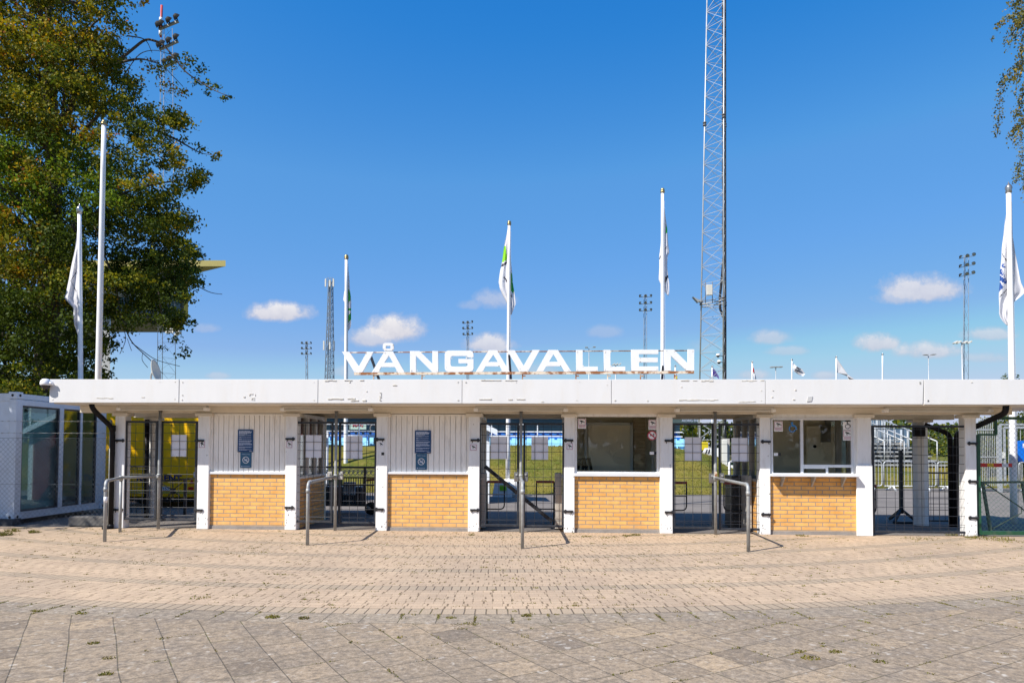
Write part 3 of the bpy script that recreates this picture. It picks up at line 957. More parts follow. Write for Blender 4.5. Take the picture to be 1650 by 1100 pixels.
        b = MB(); b.ball((X(1312, 719, y), y - .03, Z(1312, 719, y)), .035); b.build('handle', 'black_plastic', dr)
        b = MB(); b.box(X(1322, 690, y), X(1338, 690, y), y - .02, y - .005, Z(1330, 712, y), Z(1330, 684, y)); b.build('notice', 'interior_dark', ent)
        b = MB(); b.box(X(1352, 700, y), X(1366, 700, y), y - .04, y - .01, Z(1355, 750, y), Z(1355, 690, y)); b.build('rear_pane', 'seat_light', ent)  # opaque pale blue colour stands in for daylight through a rear window
        b = MB(); b.box(xa + .13, xb - .1, .25, .7, sz - .1, sz - .06); b.build('desk', 'interior_pale', ent)

# lamps under the soffit
for (p, q) in ((189.5, 337), (452.5, 601), (763.5, 915.5), (1087, 1249), (1422.5, 1598)):
    y = -.22
    x0, x1 = X(p, 656, y), X(q, 656, y)
    b = MB(); b.box(x0 + .03, x1 - .03, y - .055, y + .055, 2.335, SOF - .001); l = b.build('ceiling_lamp', 'lamp_body', ent, bevel=.008)
    b = MB(); b.box(x0 + .1, x1 - .1, y - .05, y + .05, 2.305, 2.334); b.build('lamp_cover', 'lamp_cover', l, bevel=.012)
    for xx in (x0, x1 - .09):
        b = MB(); b.box(xx, xx + .09, y - .06, y + .06, 2.30, 2.36); b.build('end_cap', 'white_paint', l, bevel=.012)

# downpipes
def bend(pts, r=.09):
    out = []
    pts = [Vector(p) for p in pts]
    for k, p in enumerate(pts):
        if k in (0, len(pts) - 1): out.append(p); continue
        a = (pts[k - 1] - p); c = (pts[k + 1] - p)
        ra = min(r, a.length * .45); rc = min(r, c.length * .45)
        A = p + a.normalized() * ra; B = p + c.normalized() * rc
        for t in (0, .25, .5, .75, 1): out.append(A * (1 - t) ** 2 + p * 2 * t * (1 - t) + B * t * t)
    return out


def pipe(path, r, mat, parent, name, collars=()):
    b = MB(); b.tube(bend(path, .13), r, 12)
    for (a, c) in collars: b.tube([a, c], r * 1.13, 12)
    return b.build(name, mat, parent)


px_ = X(181.5, 760, -.05)
pipe([(X(147.5, 649, -.62), -.62, SOF), (X(150, 654, -.60), -.60, SOF - .10), (px_, -.07, Z(183, 690, -.07)), (px_, -.07, .06)], .047, 'black_plastic', ent, 'downpipe',
     [((px_, -.07, 1.9), (px_, -.07, 2.02)), ((px_, -.07, .0), (px_, -.07, .09))])
b = MB(); b.tube([(px_, -.07, .05), (px_ + .04, -.07, .02), (px_ - .12, -.16, .02)], .052, 10); b.build('pipe_shoe', 'black_plastic', ent)
pipe([(X(1621, 652, -.62), -.62, SOF), (X(1620, 662, -.60), -.60, SOF - .13), (X(1575, 690, .24), .24, Z(1575, 686, .24)), (X(1541, 699, 1.2), 1.2, Z(1541, 699, 1.2)), (X(1539, 800, 1.25), 1.25, .03)], .052, 'black_plastic', ent, 'downpipe')
pipe([(X(1490, 684, 1.6), 1.6, Z(1490, 684, 1.6)), (X(1531, 699, 1.35), 1.35, Z(1531, 699, 1.35)), (X(1533, 800, 1.35), 1.35, .03)], .05, 'black_plastic', ent, 'downpipe')
pipe([(X(237, 684, 1.72), 1.72, 2.2), (X(237, 760, 1.72), 1.72, .03)], .05, 'black_plastic', ent, 'downpipe')
b = MB(); y = 1.72; b.box(X(1471.5, 690, y), X(1489, 690, y), y - .06, y + .04, Z(1480, 703, y), Z(1480, 686, y)); b.build('speaker_box', 'black_plastic', ent, bevel=.01)
P = at(1529, 735, 1.45)

# corner camera on the roof edge
cc = thing('security_camera', at(73, 620, -.72), 'white dome security camera fixed to the left corner of the roof edge', 'camera')
P = at(73.5, 618, -.80)
b = MB(); b.lathe(P, [(.001, .095), (.05, .088), (.08, .06), (.092, .01), (.092, -.015), (.080, -.03)], 18); b.build('housing', 'sign_white', cc)
b = MB(); b.lathe(P, [(.078, -.025), (.072, -.06), (.045, -.098), (.001, -.115)], 18); b.build('dome', 'camera_dome', cc)
b = MB(); b.tube([P + Vector((.05, .0, .02)), P + Vector((.14, .0, .0))], .03, 10); b.build('bracket', 'sign_white', cc)

# satellite dish on the roof
sd = thing('satellite_dish', at(246, 606, 1.4), 'pale satellite dish standing on the roof behind the left end', 'dish')
P = at(247, 598, 1.4); nrm = Vector((.97, .12, .22)).normalized()
u = nrm.cross(Vector((0, 0, 1))).normalized(); w = u.cross(nrm)
b = MB(); n = 24; rings = 5; base = []
for k in range(rings + 1):
    rr = .25 * k / rings
    base.append(len(b.v))
    for q in range(n):
        a = 2 * math.pi * q / n
        b.v.append(tuple(P + u * rr * .85 * math.cos(a) + w * rr * math.sin(a) + nrm * (rr * rr * 1.1)))
for k in range(rings):
    for q in range(n):
        q2 = (q + 1) % n
        b.f.append((base[k] + q, base[k] + q2, base[k + 1] + q2, base[k + 1] + q)); b.m.append(0); b.sm.append(True)
o = b.build('dish', 'dish_white', sd); md = o.modifiers.new('solid', 'SOLIDIFY'); md.thickness = .012
b = MB(); b.tube([P - nrm * .02, P + Vector((-.08, .05, -.1)), (P.x - .08, P.y + .05, 2.83)], .02, 8); b.build('mount', 'galvanised', sd)

# ------------------------------------------------------------------ roof sign
YS = .3
sg = thing('roof_sign', (X(836, 600, YS), YS, 2.84), 'big white capital letters on a rusty frame along the roof', 'sign')


def z7(p): return at(540 + p[0] / 5.323, 540 + p[1] / 5.323, YS)
def z8(p): return at(840 + p[0] / 5.323, 540 + p[1] / 5.323, YS)


def rrect(x0, y0, x1, y1, r, n=4):
    out = []
    for (cx, cy, a0) in ((x1 - r, y0 + r, -90), (x1 - r, y1 - r, 0), (x0 + r, y1 - r, 90), (x0 + r, y0 + r, 180)):
        for k in range(n + 1):
            a = rad(a0 + 90 * k / n); out.append((cx + r * math.cos(a), cy + r * math.sin(a)))
    return out


LET = [(z7, [[(63, 143), (123, 143), (205, 272), (277, 143), (332, 143), (235, 318), (168, 318)]]),
       (z7, [[(318, 318), (428, 140), (497, 140), (597, 318), (540, 318), (515, 272), (395, 272), (370, 318)], [(462, 174), (422, 237), (500, 237)]]),
       (z7, [[(645, 137), (725, 137), (836, 248), (836, 137), (884, 137), (884, 318), (838, 318), (694, 175), (694, 318), (645, 318)]]),
       (z7, [[(1187, 190), (1187, 165), (1180, 143), (1160, 133), (970, 133), (950, 142), (942, 165), (942, 285), (952, 305), (975, 315), (1155, 315), (1178, 305), (1187, 285), (1187, 205), (1060, 205), (1060, 240),
              (1138, 240), (1138, 260), (1126, 270), (1007, 270), (995, 264), (990, 250), (990, 197), (996, 182), (1010, 177), (1122, 177), (1134, 181), (1138, 190)]]),
       (z7, [[(1208, 314), (1320, 130), (1388, 130), (1497, 314), (1437, 314), (1412, 266), (1290, 266), (1262, 314)], [(1357, 166), (1313, 231), (1398, 231)]]),
       (z8, [[(-119, 130), (-58, 130), (20, 264), (98, 128), (157, 128), (57, 310), (-17, 310)]]),
       (z8, [[(130, 310), (233, 128), (312, 128), (427, 310), (368, 310), (343, 265), (213, 265), (187, 310)], [(275, 163), (236, 229), (318, 229)]]),
       (z8, [[(470, 128), (525, 128), (525, 270), (655, 270), (655, 308), (470, 308)]]),
       (z8, [[(708, 127), (762, 127), (762, 270), (890, 270), (890, 307), (708, 307)]]),
       (z8, [[(942, 125), (1173, 125), (1173, 162), (1007, 162), (1007, 193), (1168, 193), (1168, 232), (1007, 232), (1007, 268), (1173, 268), (1173, 306), (942, 306)]]),
       (z8, [[(1225, 124), (1305, 124), (1427, 245), (1427, 123), (1480, 123), (1480, 303), (1415, 303), (1280, 175), (1280, 305), (1225, 305)]])]
LET.append((z7, [rrect(412, 68, 504, 134, 22), rrect(436, 90, 478, 117, 7)]))
random.seed(8)
for fn, polys in LET:
    me = curve_mesh([[(lambda P: (P.x, P.z))(fn(p)) for p in poly] for poly in polys], .05, .002)
    oo = ORG[sg.name]
    for v in me.vertices: v.co = (v.co.x - oo.x, YS - v.co.z - oo.y, v.co.y - oo.z)
    me.update(); me.materials.clear()
    b = MB()
    for _ in range(4):
        e0, e1 = random.choice(polys[0]), random.choice(polys[0])
        c = random.choice(polys[0])
        xs = [p[0] for p in polys[0]]; ys = [p[1] for p in polys[0]]
        q = (c[0] + (sum(xs) / len(xs) - c[0]) * random.uniform(.10, .16), c[1] + (sum(ys) / len(ys) - c[1]) * random.uniform(.10, .2))
        P = fn(q); s = random.uniform(.006, .013)
        b.box(P.x - s, P.x + s, YS - .031, YS - .02, P.z - s, P.z + s)
    bake_marks(me, b, oo, 0, 1)
    lt = link_mesh('letter', me, ['letter_white', 'scar'], sg, None)
zb0, zb1 = z7((165, 330)), z8((1480, 318))
b = MB()
for k in range(24):
    t0, t1 = k / 24, (k + 1) / 24
    p0, p1 = zb0.lerp(zb1, t0), zb0.lerp(zb1, t1)
b.bar((zb0.x, YS, zb0.z), (zb1.x, YS, zb1.z), .05)
b.build('base_rail', 'rust', sg)
t0, t1 = z7((70, 146)), z8((1478, 128))
b = MB(); b.tube([(t0.x, YS + .05, t0.z), (t1.x, YS + .05, t1.z)], .011, 6); b.build('top_rail', 'rust', sg)
for px in (602, 680, 842, 928, 979, 1032, 1087):
    P = at(px, 603, YS)
    b = MB(); b.bar((P.x, YS, P.z), (P.x, YS, 2.83), .022); b.bar((P.x, YS, P.z - .03), (P.x + .06, YS, P.z - .03), .022)
    b.build('foot', 'rust', sg)
for (pa, pb) in (((598, 575), (607.5, 611)), ((1068, 590), (1072, 611)), ((820.5, 572), (823, 611))):
    a, c = at(*pa, YS + .06), at(*pb, YS + .06)
    b = MB(); b.bar((a.x, YS + .05, a.z), (c.x, YS + .5, 2.83), .04); b.build('brace', 'gate_paint', sg)
# ================================================================== GATES
YG = .045


def gate_leaf(p0, p1, top, bot, hinge, label, hys=(709.5, 820.5), lock=None, board=None):
    x0, x1 = X(p0, 760, YG), X(p1, 760, YG)
    z1 = Z((p0 + p1) / 2, top, YG); z0 = Z((p0 + p1) / 2, bot, YG)
    hx = x0 if hinge == 'L' else x1
    g = thing('mesh_gate', (hx, YG, 0), label, 'gate', 'wire mesh gate leaves in the entrance')
    w = .042
    b = MB()
    b.box(x0, x0 + w, YG - .018, YG + .018, z0, z1); b.box(x1 - w, x1, YG - .018, YG + .018, z0, z1)
    b.box(x0 + w, x1 - w, YG - .018, YG + .018, z1 - w, z1); b.box(x0 + w, x1 - w, YG - .018, YG + .018, z0, z0 + w)
    b.build('frame', 'gate_paint', g, bevel=.003)
    b = MB()
    pt = .162
    n = int((x1 - x0 - .02) / pt)
    off = x0 + .06 if (x1 - x0) < 1.4 else x0 + .1
    xx = off
    while xx < x1 - w:
        b.tube([(xx, YG, z0 + .01), (xx, YG, z1 - .01)], .0042, 5, caps=False); xx += pt
    zz = z1 - .075
    while zz > z0 + w:
        b.tube([(x0 + .01, YG - .006, zz), (x1 - .01, YG - .006, zz)], .0042, 5, caps=False); zz -= pt
    b.tube([(x0 + .01, YG - .006, z0 + .115), (x1 - .01, YG - .006, z0 + .115)], .0042, 5, caps=False)
    b.build('wire_mesh', 'mesh_wire', g)
    for hy in hys:
        hz = Z(hx and p0, hy, YG)
        s = -1 if hinge == 'L' else 1
        b = MB()
        b.box(hx - s * .03, hx + s * .155, YG - .068, YG - .052, hz - .02, hz + .02)
        b.tube([(hx + s * .01, YG - .035, hz - .035), (hx + s * .01, YG - .035, hz + .035)], .022, 10)
        b.tube([(hx + s * .06, YG - .05, hz), (hx + s * .06, YG - .085, hz)], .012, 8)
        b.tube([(hx + s * .12, YG - .05, hz), (hx + s * .12, YG - .08, hz)], .010, 8)
        b.tube([(hx + s * .115, YG - .06, hz - .02), (hx + s * .125, YG - .06, hz - .05)], .008, 6)
        b.build('hinge', 'black_steel', g, bevel=.002)
    if lock:
        lx = x1 - .05 if hinge == 'L' else x0 + .05
        zl1, zl0 = Z(p0, lock[0], YG), Z(p0, lock[1], YG)
        b = MB(); b.box(lx - .045, lx + .045, YG - .05, YG + .02, zl0, zl1); lo = b.build('lock_case', 'panel_grey' if lock[0] < 760 else 'galvanised_dark', g, bevel=.008)
        b = MB(); b.tube([(lx, YG - .05, zl1 - .045), (lx, YG - .068, zl1 - .045)], .02, 14); b.build('lock_cylinder', 'galvanised', lo)
    if board:
        a, c, t, d = board
        bx0, bx1, bz1, bz0 = X(a, t, YG), X(c, t, YG), Z(a, t, YG), Z(a, d, YG)
        b = MB(); b.box(bx0, bx1, YG + .012, YG + .018, bz0, bz1)
        o = b.build('notice_board', 'board_white', None, bevel=.002)
        tag(o, board_label, 'board', 'blank white boards tied behind the gate mesh')
        lbl.append(o)
    return g


lbl = []
board_label = ''
gate_leaf(200, 253.5, 677.7, 837, 'L', 'leftmost narrow dark mesh gate leaf beside the black front downpipe')
board_label = 'blank white board on the gate in front of the yellow truck'
gate_leaf(257.7, 317.7, 678, 839, 'R', 'dark mesh gate leaf with one white board before the yellow truck', lock=None, board=(275.3, 300.2, 700, 735.2))
board_label = 'blank white board left of the post, on the gate before the wheeled railing'
gate_leaf(473.6, 536.6, 679, 841.5, 'L', 'dark mesh gate leaf behind the left bent handrail near the glazed kiosk side wall', (707, 817), (759, 772), (492.3, 518, 700.6, 737))
board_label = 'blank white board below the MAXI sign, on the right leaf before the wheeled railing'
gate_leaf(545.5, 607.3, 679.6, 843.5, 'R', 'dark mesh gate leaf through which the red MAXI lettering shows', (707.5, 819), (759, 772), (557.8, 584, 702, 738.8))
board_label = 'blank white board in front of the flagpole with the concrete foot'
gate_leaf(771.3, 836.5, 681, 847.5, 'L', 'dark mesh gate leaf in front of the flagpole with the white concrete foot', (709, 821), (760, 775), (790, 817.2, 703, 739.2))
board_label = 'blank white board on the gate above the lower end of the diagonal bar'
gate_leaf(843, 910.3, 681, 848.8, 'R', 'dark mesh gate leaf with the lower end of the diagonal bar behind it', (709, 822.5), (760, 775), (856.3, 883.4, 703.4, 740.2))
board_label = 'blank white board beside the ad hoarding, left of the rusty lock plate'
gate_leaf(1083.4, 1150.4, 681.4, 851.5, 'L', 'dark mesh gate leaf with the green bank and mast foot behind it', (709.8, 824.5), (762, 777.5), (1103.5, 1131, 704, 741.8))
board_label = 'blank white board beside the tall pale cabinet, right of the rusty lock'
gate_leaf(1158, 1227.2, 682, 854, 'R', 'dark mesh gate leaf in front of the black turnstile cabinet by the counter kiosk', (711, 827.3), (762, 777.5), (1178.7, 1206.3, 705.2, 743.8))
gate_leaf(1404.9, 1559.3, 685, 858.5, 'R', 'wide single mesh gate at the right end before the faceted column', (713.5, 774, 832))

# small rusty plate on the lock of the fourth gate post, part of the rail below


def queue_rail(pp, foot, ztop, label, extra=None, plate=False):
    xp = X(pp, 840, -.035)
    t = thing('queue_rail', (xp, -.035, 0), label, 'handrail', 'bent steel handrails in front of the gates')
    f = gr(*foot)
    b = MB(); b.tube([(xp, -.035, 0), (xp, -.035, SOF - .01)], .029, 12); b.build('post', 'galvanised' if not plate else 'galvanised', t)
    b = MB(); b.tube([(xp, -.035, SOF - .03), (xp, -.035, SOF - .001)], .085, 16); b.tube([(xp, -.035, SOF - .10), (xp, -.035, SOF - .03)], .038, 12); b.build('ceiling_flange', 'rusty_post', t)
    zr = ztop
    path = [(xp, -.07, zr + .012)]
    if extra: e = gr(*extra); path.append((e.x, e.y, zr))
    path += [(f.x, f.y, zr), (f.x, f.y, 0)]
    b = MB(); b.tube(bend(path, .10), .0275, 12); b.build('handrail', 'galvanised', t)
    def fitting(pts, r, n):
        q_ = MB(); q_.tube(pts, r, n); q_.build('pipe_fitting', 'galvanised', t)
    fitting([(f.x, f.y, zr - .17), (f.x, f.y, zr - .10)], .034, 12)
    d = (Vector(path[-3]) - Vector((f.x, f.y, zr))).normalized()
    q = Vector((f.x, f.y, zr))
    fitting([q + d * .10, q + d * .16], .034, 12)
    fitting([(xp, -.035, zr - .05), (xp, -.035, zr + .06)], .037, 12)
    fitting([(xp, -.06, zr + .012), (xp, -.12, zr + .01)], .034, 10)
    if extra:
        fitting([(e.x, e.y, zr - .06), (e.x, e.y, zr + .035)], .035, 12)
    if extra:
        b = MB(); b.tube([(e.x, e.y, 0), (e.x, e.y, zr)], .0275, 12); b.build('middle_post', 'galvanised', t)
        b = MB(); b.tube([(f.x, f.y, .66), (f.x, f.y, .76)], .0285, 12); b.build('tape_band', 'sign_white', t)
    if plate:
        b = MB(); b.box(xp - .022, xp + .022, -.072, -.06, 1.03, 1.18); b.build('rusty_plate', 'rust', t)


queue_rail(255, (168.6, 872.5), 1.02, 'galvanised handrail with three uprights before the yellow truck gate', extra=(193.3, 857))
queue_rail(540, (495.3, 878), 1.03, 'galvanised handrail bent outward before the gate with the wheeled railing')
queue_rail(839, (841.7, 883.6), 1.05, 'galvanised handrail seen end on before the gate with the diagonal bar')
queue_rail(1153, (1206, 888.5), 1.05, 'pale handrail with a rusty plate on its post by the counter kiosk', plate=True)

# diagonal closing bar behind the centre gate
a, c = at(781.5, 751, .55), at(890, 840, .55)
b = MB(); b.tube([(a.x, .55, a.z), (c.x, .55, c.z)], [.05, .05], 4); b.tube([(a.x + .18, .50, a.z - .14), (a.x + .24, .50, a.z - .19)], .02, 6); b.tube([(c.x - .5, .50, c.z + .42), (c.x - .42, .50, c.z + .35)], .02, 6)
tag(b.build('diagonal_bar', 'black_steel'), 'dark steel bar slanting across the centre gateway', 'bar')


# turnstile stands with their red topped swing bars
def turnstile(cx0, cx1, y, ztop, bar0, bar1, zt, zm, zl, label, dark=False, box=None):
    t = thing('turnstile', ((cx0 + cx1) / 2, y, 0), label, 'turnstile', 'turnstiles inside the gates')
    b = MB(); b.box(cx0, cx1, y - .16, y + .22, 0.02, ztop); b.build('pillar', 'panel_grey', t, bevel=.008)
    if box:
        b = MB(); b.box(box[0], box[1], y + .24, y + .75, .02, ztop - .02)
        for k in range(5): b.box(box[0] + .03, box[1] - .03, y + .215, y + .24, .12 + k * .17, .25 + k * .17)
        b.build('drum', 'black_steel', t, bevel=.006)
    b = MB(); b.bar((bar0, y + .15, zt), (bar1, y + .15, zt), .05); b.build('bar_pad', 'dark_red', t)
    r = .10 if bar1 > bar0 else -.10
    b = MB()
    b.tube(bend([(bar1 - r * .1, y + .15, zt - .02), (bar1 - r * .1, y + .15, zl), (bar0, y + .15, zl)], .1), .014, 8)
    b.tube([(bar0, y + .15, zm), (bar1 - r * .1, y + .15, zm)], .011, 8)
    b.tube([(bar0, y + .15, .05), (bar0, y + .15, zt)], .018, 8)
    b.build('swing_bar', 'black_steel', t)


y = .62
turnstile(X(772.5, 800, y), X(783, 800, y), y, Z(778, 762, y), X(784, 780, y), X(813, 780, y), Z(800, 776.5, y), Z(800, 797, y), Z(800, 821, y), 'turnstile under the upper end of the diagonal bar')
turnstile(X(894, 800, y), X(905, 800, y), y, Z(900, 762, y), X(893, 780, y), X(863.5, 780, y), Z(880, 776.5, y), Z(880, 797, y), Z(880, 821, y), 'turnstile at the lower end of the diagonal bar')
turnstile(X(1199, 800, y), X(1207.5, 800, y), y, Z(1203, 765.5, y), X(1198, 780, y + .15), X(1165.5, 780, y + .15), Z(1180, 778.5, y), Z(1180, 799.5, y), Z(1180, 823, y), 'turnstile with a black ribbed drum beside the counter kiosk', box=(X(1177.5, 800, y + .3), X(1198, 800, y + .3)))
turnstile(X(1071, 800, y), X(1079, 800, y), y, Z(1075, 765.5, y), X(1080, 780, y), X(1109.5, 780, y), Z(1100, 778, y), Z(1100, 800, y), Z(1100, 823, y), 'turnstile behind the gate leaf next to the no smoking window')
turnstile(X(1391, 800, y), X(1400, 800, y), y, Z(1395, 768, y), X(1401, 783, y), X(1418, 783, y), Z(1410, 783, y), Z(1410, 805, y), Z(1410, 827, y), 'turnstile half hidden behind the column left of the wide gate')

# splayed dark stand in the right gateway
y = 2.35
t = thing('barrier_stand', (X(1452, 835, y), y, 0), 'dark upright stand with splayed feet behind the wide right gate', 'stand')
xx = X(1452, 800, y)
b = MB(); b.bar((xx, y, .2), (xx, y, Z(1452, 725, y)), .065); b.build('upright', 'black_steel', t)
for (px, dy) in ((1431, -.25), (1471, -.2), (1452, .5)):
    b = MB(); b.bar((xx, y, Z(1452, 820, y)), (X(px, 836, y), y + dy, .03), .05); b.build('foot', 'black_steel', t)
b = MB(); b.bar((X(1431, 836, y), y - .25, .025), (X(1471, 836, y), y - .2, .025), .045); b.build('foot_bar', 'black_steel', t)


# low inner mesh gates beside the rear columns
def low_gate(p0, p1, y, zt, label):
    x0, x1 = X(p0, 780, y), X(p1, 780, y)
    g = thing('low_gate', (x0, y, 0), label, 'gate', 'low inner mesh gates')
    b = MB()
    for q in (x0, x1): b.bar((q, y, .08), (q, y, zt), .035)
    b.bar((x0, y, zt), (x1, y, zt), .035); b.bar((x0, y, .1), (x1, y, .1), .035)
    b.build('frame', 'black_steel', g)
    b = MB()
    n = max(3, int((x1 - x0) / .11))
    for k in range(1, n): b.tube([(x0 + (x1 - x0) * k / n, y, .1), (x0 + (x1 - x0) * k / n, y, zt)], .006, 5, caps=False)
    z = .2
    while z < zt: b.tube([(x0, y, z), (x1, y, z)], .006, 5, caps=False); z += .13
    b.build('wire_mesh', 'gate_paint', g)


low_gate(1494.5, 1541, 1.85, Z(1515, 761.5, 1.85), 'low black mesh gate right of the faceted rear column')
low_gate(203.5, 238, 1.5, Z(215, 751, 1.5), 'low black mesh gate before the yellow truck, left of the rear column')

# crossed barrier behind the first gate
y = 2.6
t = thing('folding_barrier', (X(300, 800, y), y, 0), 'dark folding barrier frame with crossed struts in front of the yellow truck', 'barrier')
b = MB()
x0, x1 = X(258, 780, y), X(311, 780, y); zt = Z(280, 772, y)
b.bar((x0, y, zt - .04), (x1, y, zt + .02), .045)
b.bar((X(298.5, 780, y), y, 0), (X(298.5, 780, y), y, zt), .05)
b.build('frame', 'black_steel', t)
b = MB()
cx_, cz_ = X(278.5, 790, y), Z(278.5, 789.5, y)
for (px, py) in ((260, 778), (297, 774), (278.5, 774), (268, 803), (290, 799), (278.5, 806)):
    b.bar((cx_, y, cz_), (X(px, py, y), y, Z(px, py, y)), .018)
b.box(cx_ - .05, cx_ + .05, y - .03, y + .03, cz_ - .08, cz_ + .05)
b.build('strut', 'black_steel', t)

# wheeled railing behind the second gate
y = 3.1
t = thing('wheeled_railing', (X(560, 815, y), y, 0), 'dark railing on a wheel with a row of pale scrolls behind the second gate', 'railing')
x0, x1 = X(512, 780, y), X(612, 780, y)
zt, zs, zb = Z(560, 752.5, y), Z(560, 769, y), Z(560, 815, y)
b = MB()
for z, w in ((zt, .05), (zs, .035), (zb + .03, .06), (Z(560, 781, y), .03)): b.bar((x0, y, z), (x1, y, z), w)
for q in (x0, x1, X(588, 780, y)): b.bar((q, y, zb), (q, y, zt), .05)
b.build('frame', 'tower_dark', t)
b = MB()
n = 26
for k in range(n + 1):
    q = x0 + (x1 - x0) * k / n
    b.tube([(q, y, zb), (q, y, zs)], .011, 6, caps=False)
b.build('bars', 'chain_wire', t)
b = MB()
for k in range(14):
    q = x0 + (x1 - x0) * (k + .5) / 14
    pts = [(q + .075 * math.cos(a) * (1 - a / 14), y, (zt + zs) / 2 + .085 * math.sin(a) * (1 - a / 14)) for a in [i * .6 for i in range(16)]]
    b.tube(pts, .010, 5)
b.build('scrolls', 'interior_pale', t)
b = MB(); b.box(X(519, 800, y + .3), X(586, 800, y + .3), y + .15, y + .5, Z(550, 812, y + .3), Z(550, 783, y + .3)); b.build('tank', 'tower_dark', t, bevel=.03)
b = MB(); b.box(X(553, 800, y + .1), X(572, 800, y + .1), y + .08, y + .14, Z(550, 797, y + .1), Z(550, 776, y + .1)); b.build('blue_plate', 'container_white', t, bevel=.01)
w = MB(); cxw, czw = X(598, 825, y), .15
w.lathe((cxw, y, czw + .0), [(.001, -.05), (.09, -.05), (.15, -.035), (.155, 0), (.15, .035), (.09, .05), (.001, .05)], 20, axis='Y'); w.build('wheel', 'tyre', t)
b = MB(); b.bar((X(592, 815, y), y - .06, zb), (cxw, y - .06, .15), .04); b.build('wheel_leg', 'panel_grey', t)
b = MB(); b.bar((X(591, 773, y), y - .05, Z(591, 773, y)), (X(606, 773, y), y - .05, Z(606, 772, y)), .05); b.build('red_handle', 'dark_red', t)

# ================================================================== SIGNS
Y_ST = -.004
CAM_G = [[(.15, .70), (.28, .90), (.84, .64), (.72, .42)], [(.79, .40), (.88, .56), (.97, .50), (.88, .34)], [(.36, .56), (.48, .52), (.50, .20), (.40, .20)]]


def glyph(name, polys, x0, x1, z0, z1, Y, mat, parent, th=.002):
    b = MB()
    for p in polys:
        b.extr([(x0 + u * (x1 - x0), Y, z0 + v * (z1 - z0)) for u, v in p], (0, th, 0))
    return b.build(name, mat, parent)


def frame_poly(x0, x1, z0, z1, w, Y, mat, parent, name='border'):
    b = MB()
    b.box(x0, x1, Y, Y + .002, z1 - w, z1); b.box(x0, x1, Y, Y + .002, z0, z0 + w)
    b.box(x0, x0 + w, Y, Y + .002, z0 + w, z1 - w); b.box(x1 - w, x1, Y, Y + .002, z0 + w, z1 - w)
    return b.build(name, mat, parent)


def camera_sign(p0, p1, q0, q1, Y, label, big=False, ink=True):
    x0, x1 = X(p0, q0, Y), X(p1, q0, Y); z1, z0 = Z(p0, q0, Y), Z(p0, q1, Y)
    s = thing('surveillance_sign', ((x0 + x1) / 2, Y, z0), label, 'sign', 'small camera surveillance stickers')
    b = MB(); b.box(x0, x1, Y, Y + .003, z0, z1); b.build('sign_plate', 'sign_white', s)
    h = z1 - z0; zm = z0 + h * (.30 if big else .0)
    m = .008
    if ink: frame_poly(x0 + m, x1 - m, zm + m, z1 - m, .009, Y - .002, 'pink_ink', s)
    glyph('camera_symbol', CAM_G, x0 + .018, x1 - .018, zm + .02, z1 - .02, Y - .0022, 'black_ink', s)
    if big:
        b = MB()
        for k in range(2): b.box(x0 + .012, x1 - .012, Y - .002, Y + .001, zm - .012 - k * .022, zm - .002 - k * .022)
        b.build('text_lines', 'pink_ink', s)


camera_sign(320.3, 330.8, 710, 721.5, Y_ST, 'small camera sticker on the column left of the first brick panel')
camera_sign(461.2, 471.5, 710, 721.8, Y_ST, 'small camera sticker on the column right of the first blue notice')
camera_sign(609.3, 618.8, 710.5, 721, Y_ST, 'faint camera sticker above a black square on the column', ink=False)
camera_sign(757.2, 768.6, 715, 726, Y_ST, 'small camera sticker on the column left of the diagonal bar gateway')
camera_sign(912.4, 923.5, 713.5, 724.6, Y_ST, 'small camera sticker on the column left of the glazed kiosk')
camera_sign(931.1, 944.4, 674.2, 690.2, .078, 'tall camera sticker inside the upper left corner of the big kiosk window', True)
camera_sign(1045, 1058, 676, 692, .078, 'tall camera sticker above the round no smoking sign', True)
camera_sign(1247.2, 1261.2, 678.3, 694.8, .058, 'tall camera sticker left of the blue wheelchair symbol', True)
camera_sign(1358.3, 1372.3, 692.6, 709.2, .058, 'tall camera sticker below the black wheelchair sticker', True)
# black square on the column, small white/black stickers on windows
x0 = X(614.5, 730, Y_ST); x1 = X(619, 730, Y_ST)
b = MB(); b.box(x0, x1, Y_ST, Y_ST + .004, Z(617, 733, Y_ST), Z(617, 728.5, Y_ST))
tag(b.build('black_sticker', 'black_ink'), 'tiny black square sticker below the faint camera sticker', 'sticker')
for (p0, p1, p2, q0, q1, Y, lb) in ((1047, 1053.7, 1058, 727.5, 732, .078, 'white and black opening sticker under the round no smoking sign'), (1247, 1253.5, 1258, 729.3, 734, .058, 'white and black opening sticker on the left pane of the counter window')):
    s = thing('window_sticker', at(p1, q1, Y), lb, 'sticker')
    b = MB(); b.box(X(p0, q0, Y), X(p1, q0, Y), Y, Y + .003, Z(p0, q1, Y), Z(p0, q0, Y)); b.build('white_half', 'sign_white', s)
    b = MB(); b.box(X(p1, q0, Y) + .001, X(p2, q0, Y), Y, Y + .003, Z(p0, q1, Y), Z(p0, q0, Y)); b.build('black_half', 'black_ink', s)
# no smoking roundel
Y = .078; P = at(1050.7, 701.3, Y); R_ = .088
s = thing('no_smoking_sign', P, 'round white no smoking sign with red ring and bar on the kiosk window', 'sign')


def disc(c, r, n=28): return [(c[0] + r * math.cos(2 * math.pi * k / n), c[1] + r * math.sin(2 * math.pi * k / n)) for k in range(n)]


def flat(name, polys, P, Y, mat, parent, th=.002):
    """flat cut-out facing the street, polygons in metres about P; inner polygons are holes"""
    me = curve_mesh(polys, th)
    o0 = ORG[parent.name]
    for v in me.vertices: v.co = (P.x + v.co.x - o0.x, Y - v.co.z - o0.y, P.z + v.co.y - o0.z)
    me.update(); me.materials.clear()
    return link_mesh(name, me, mat, parent, None)


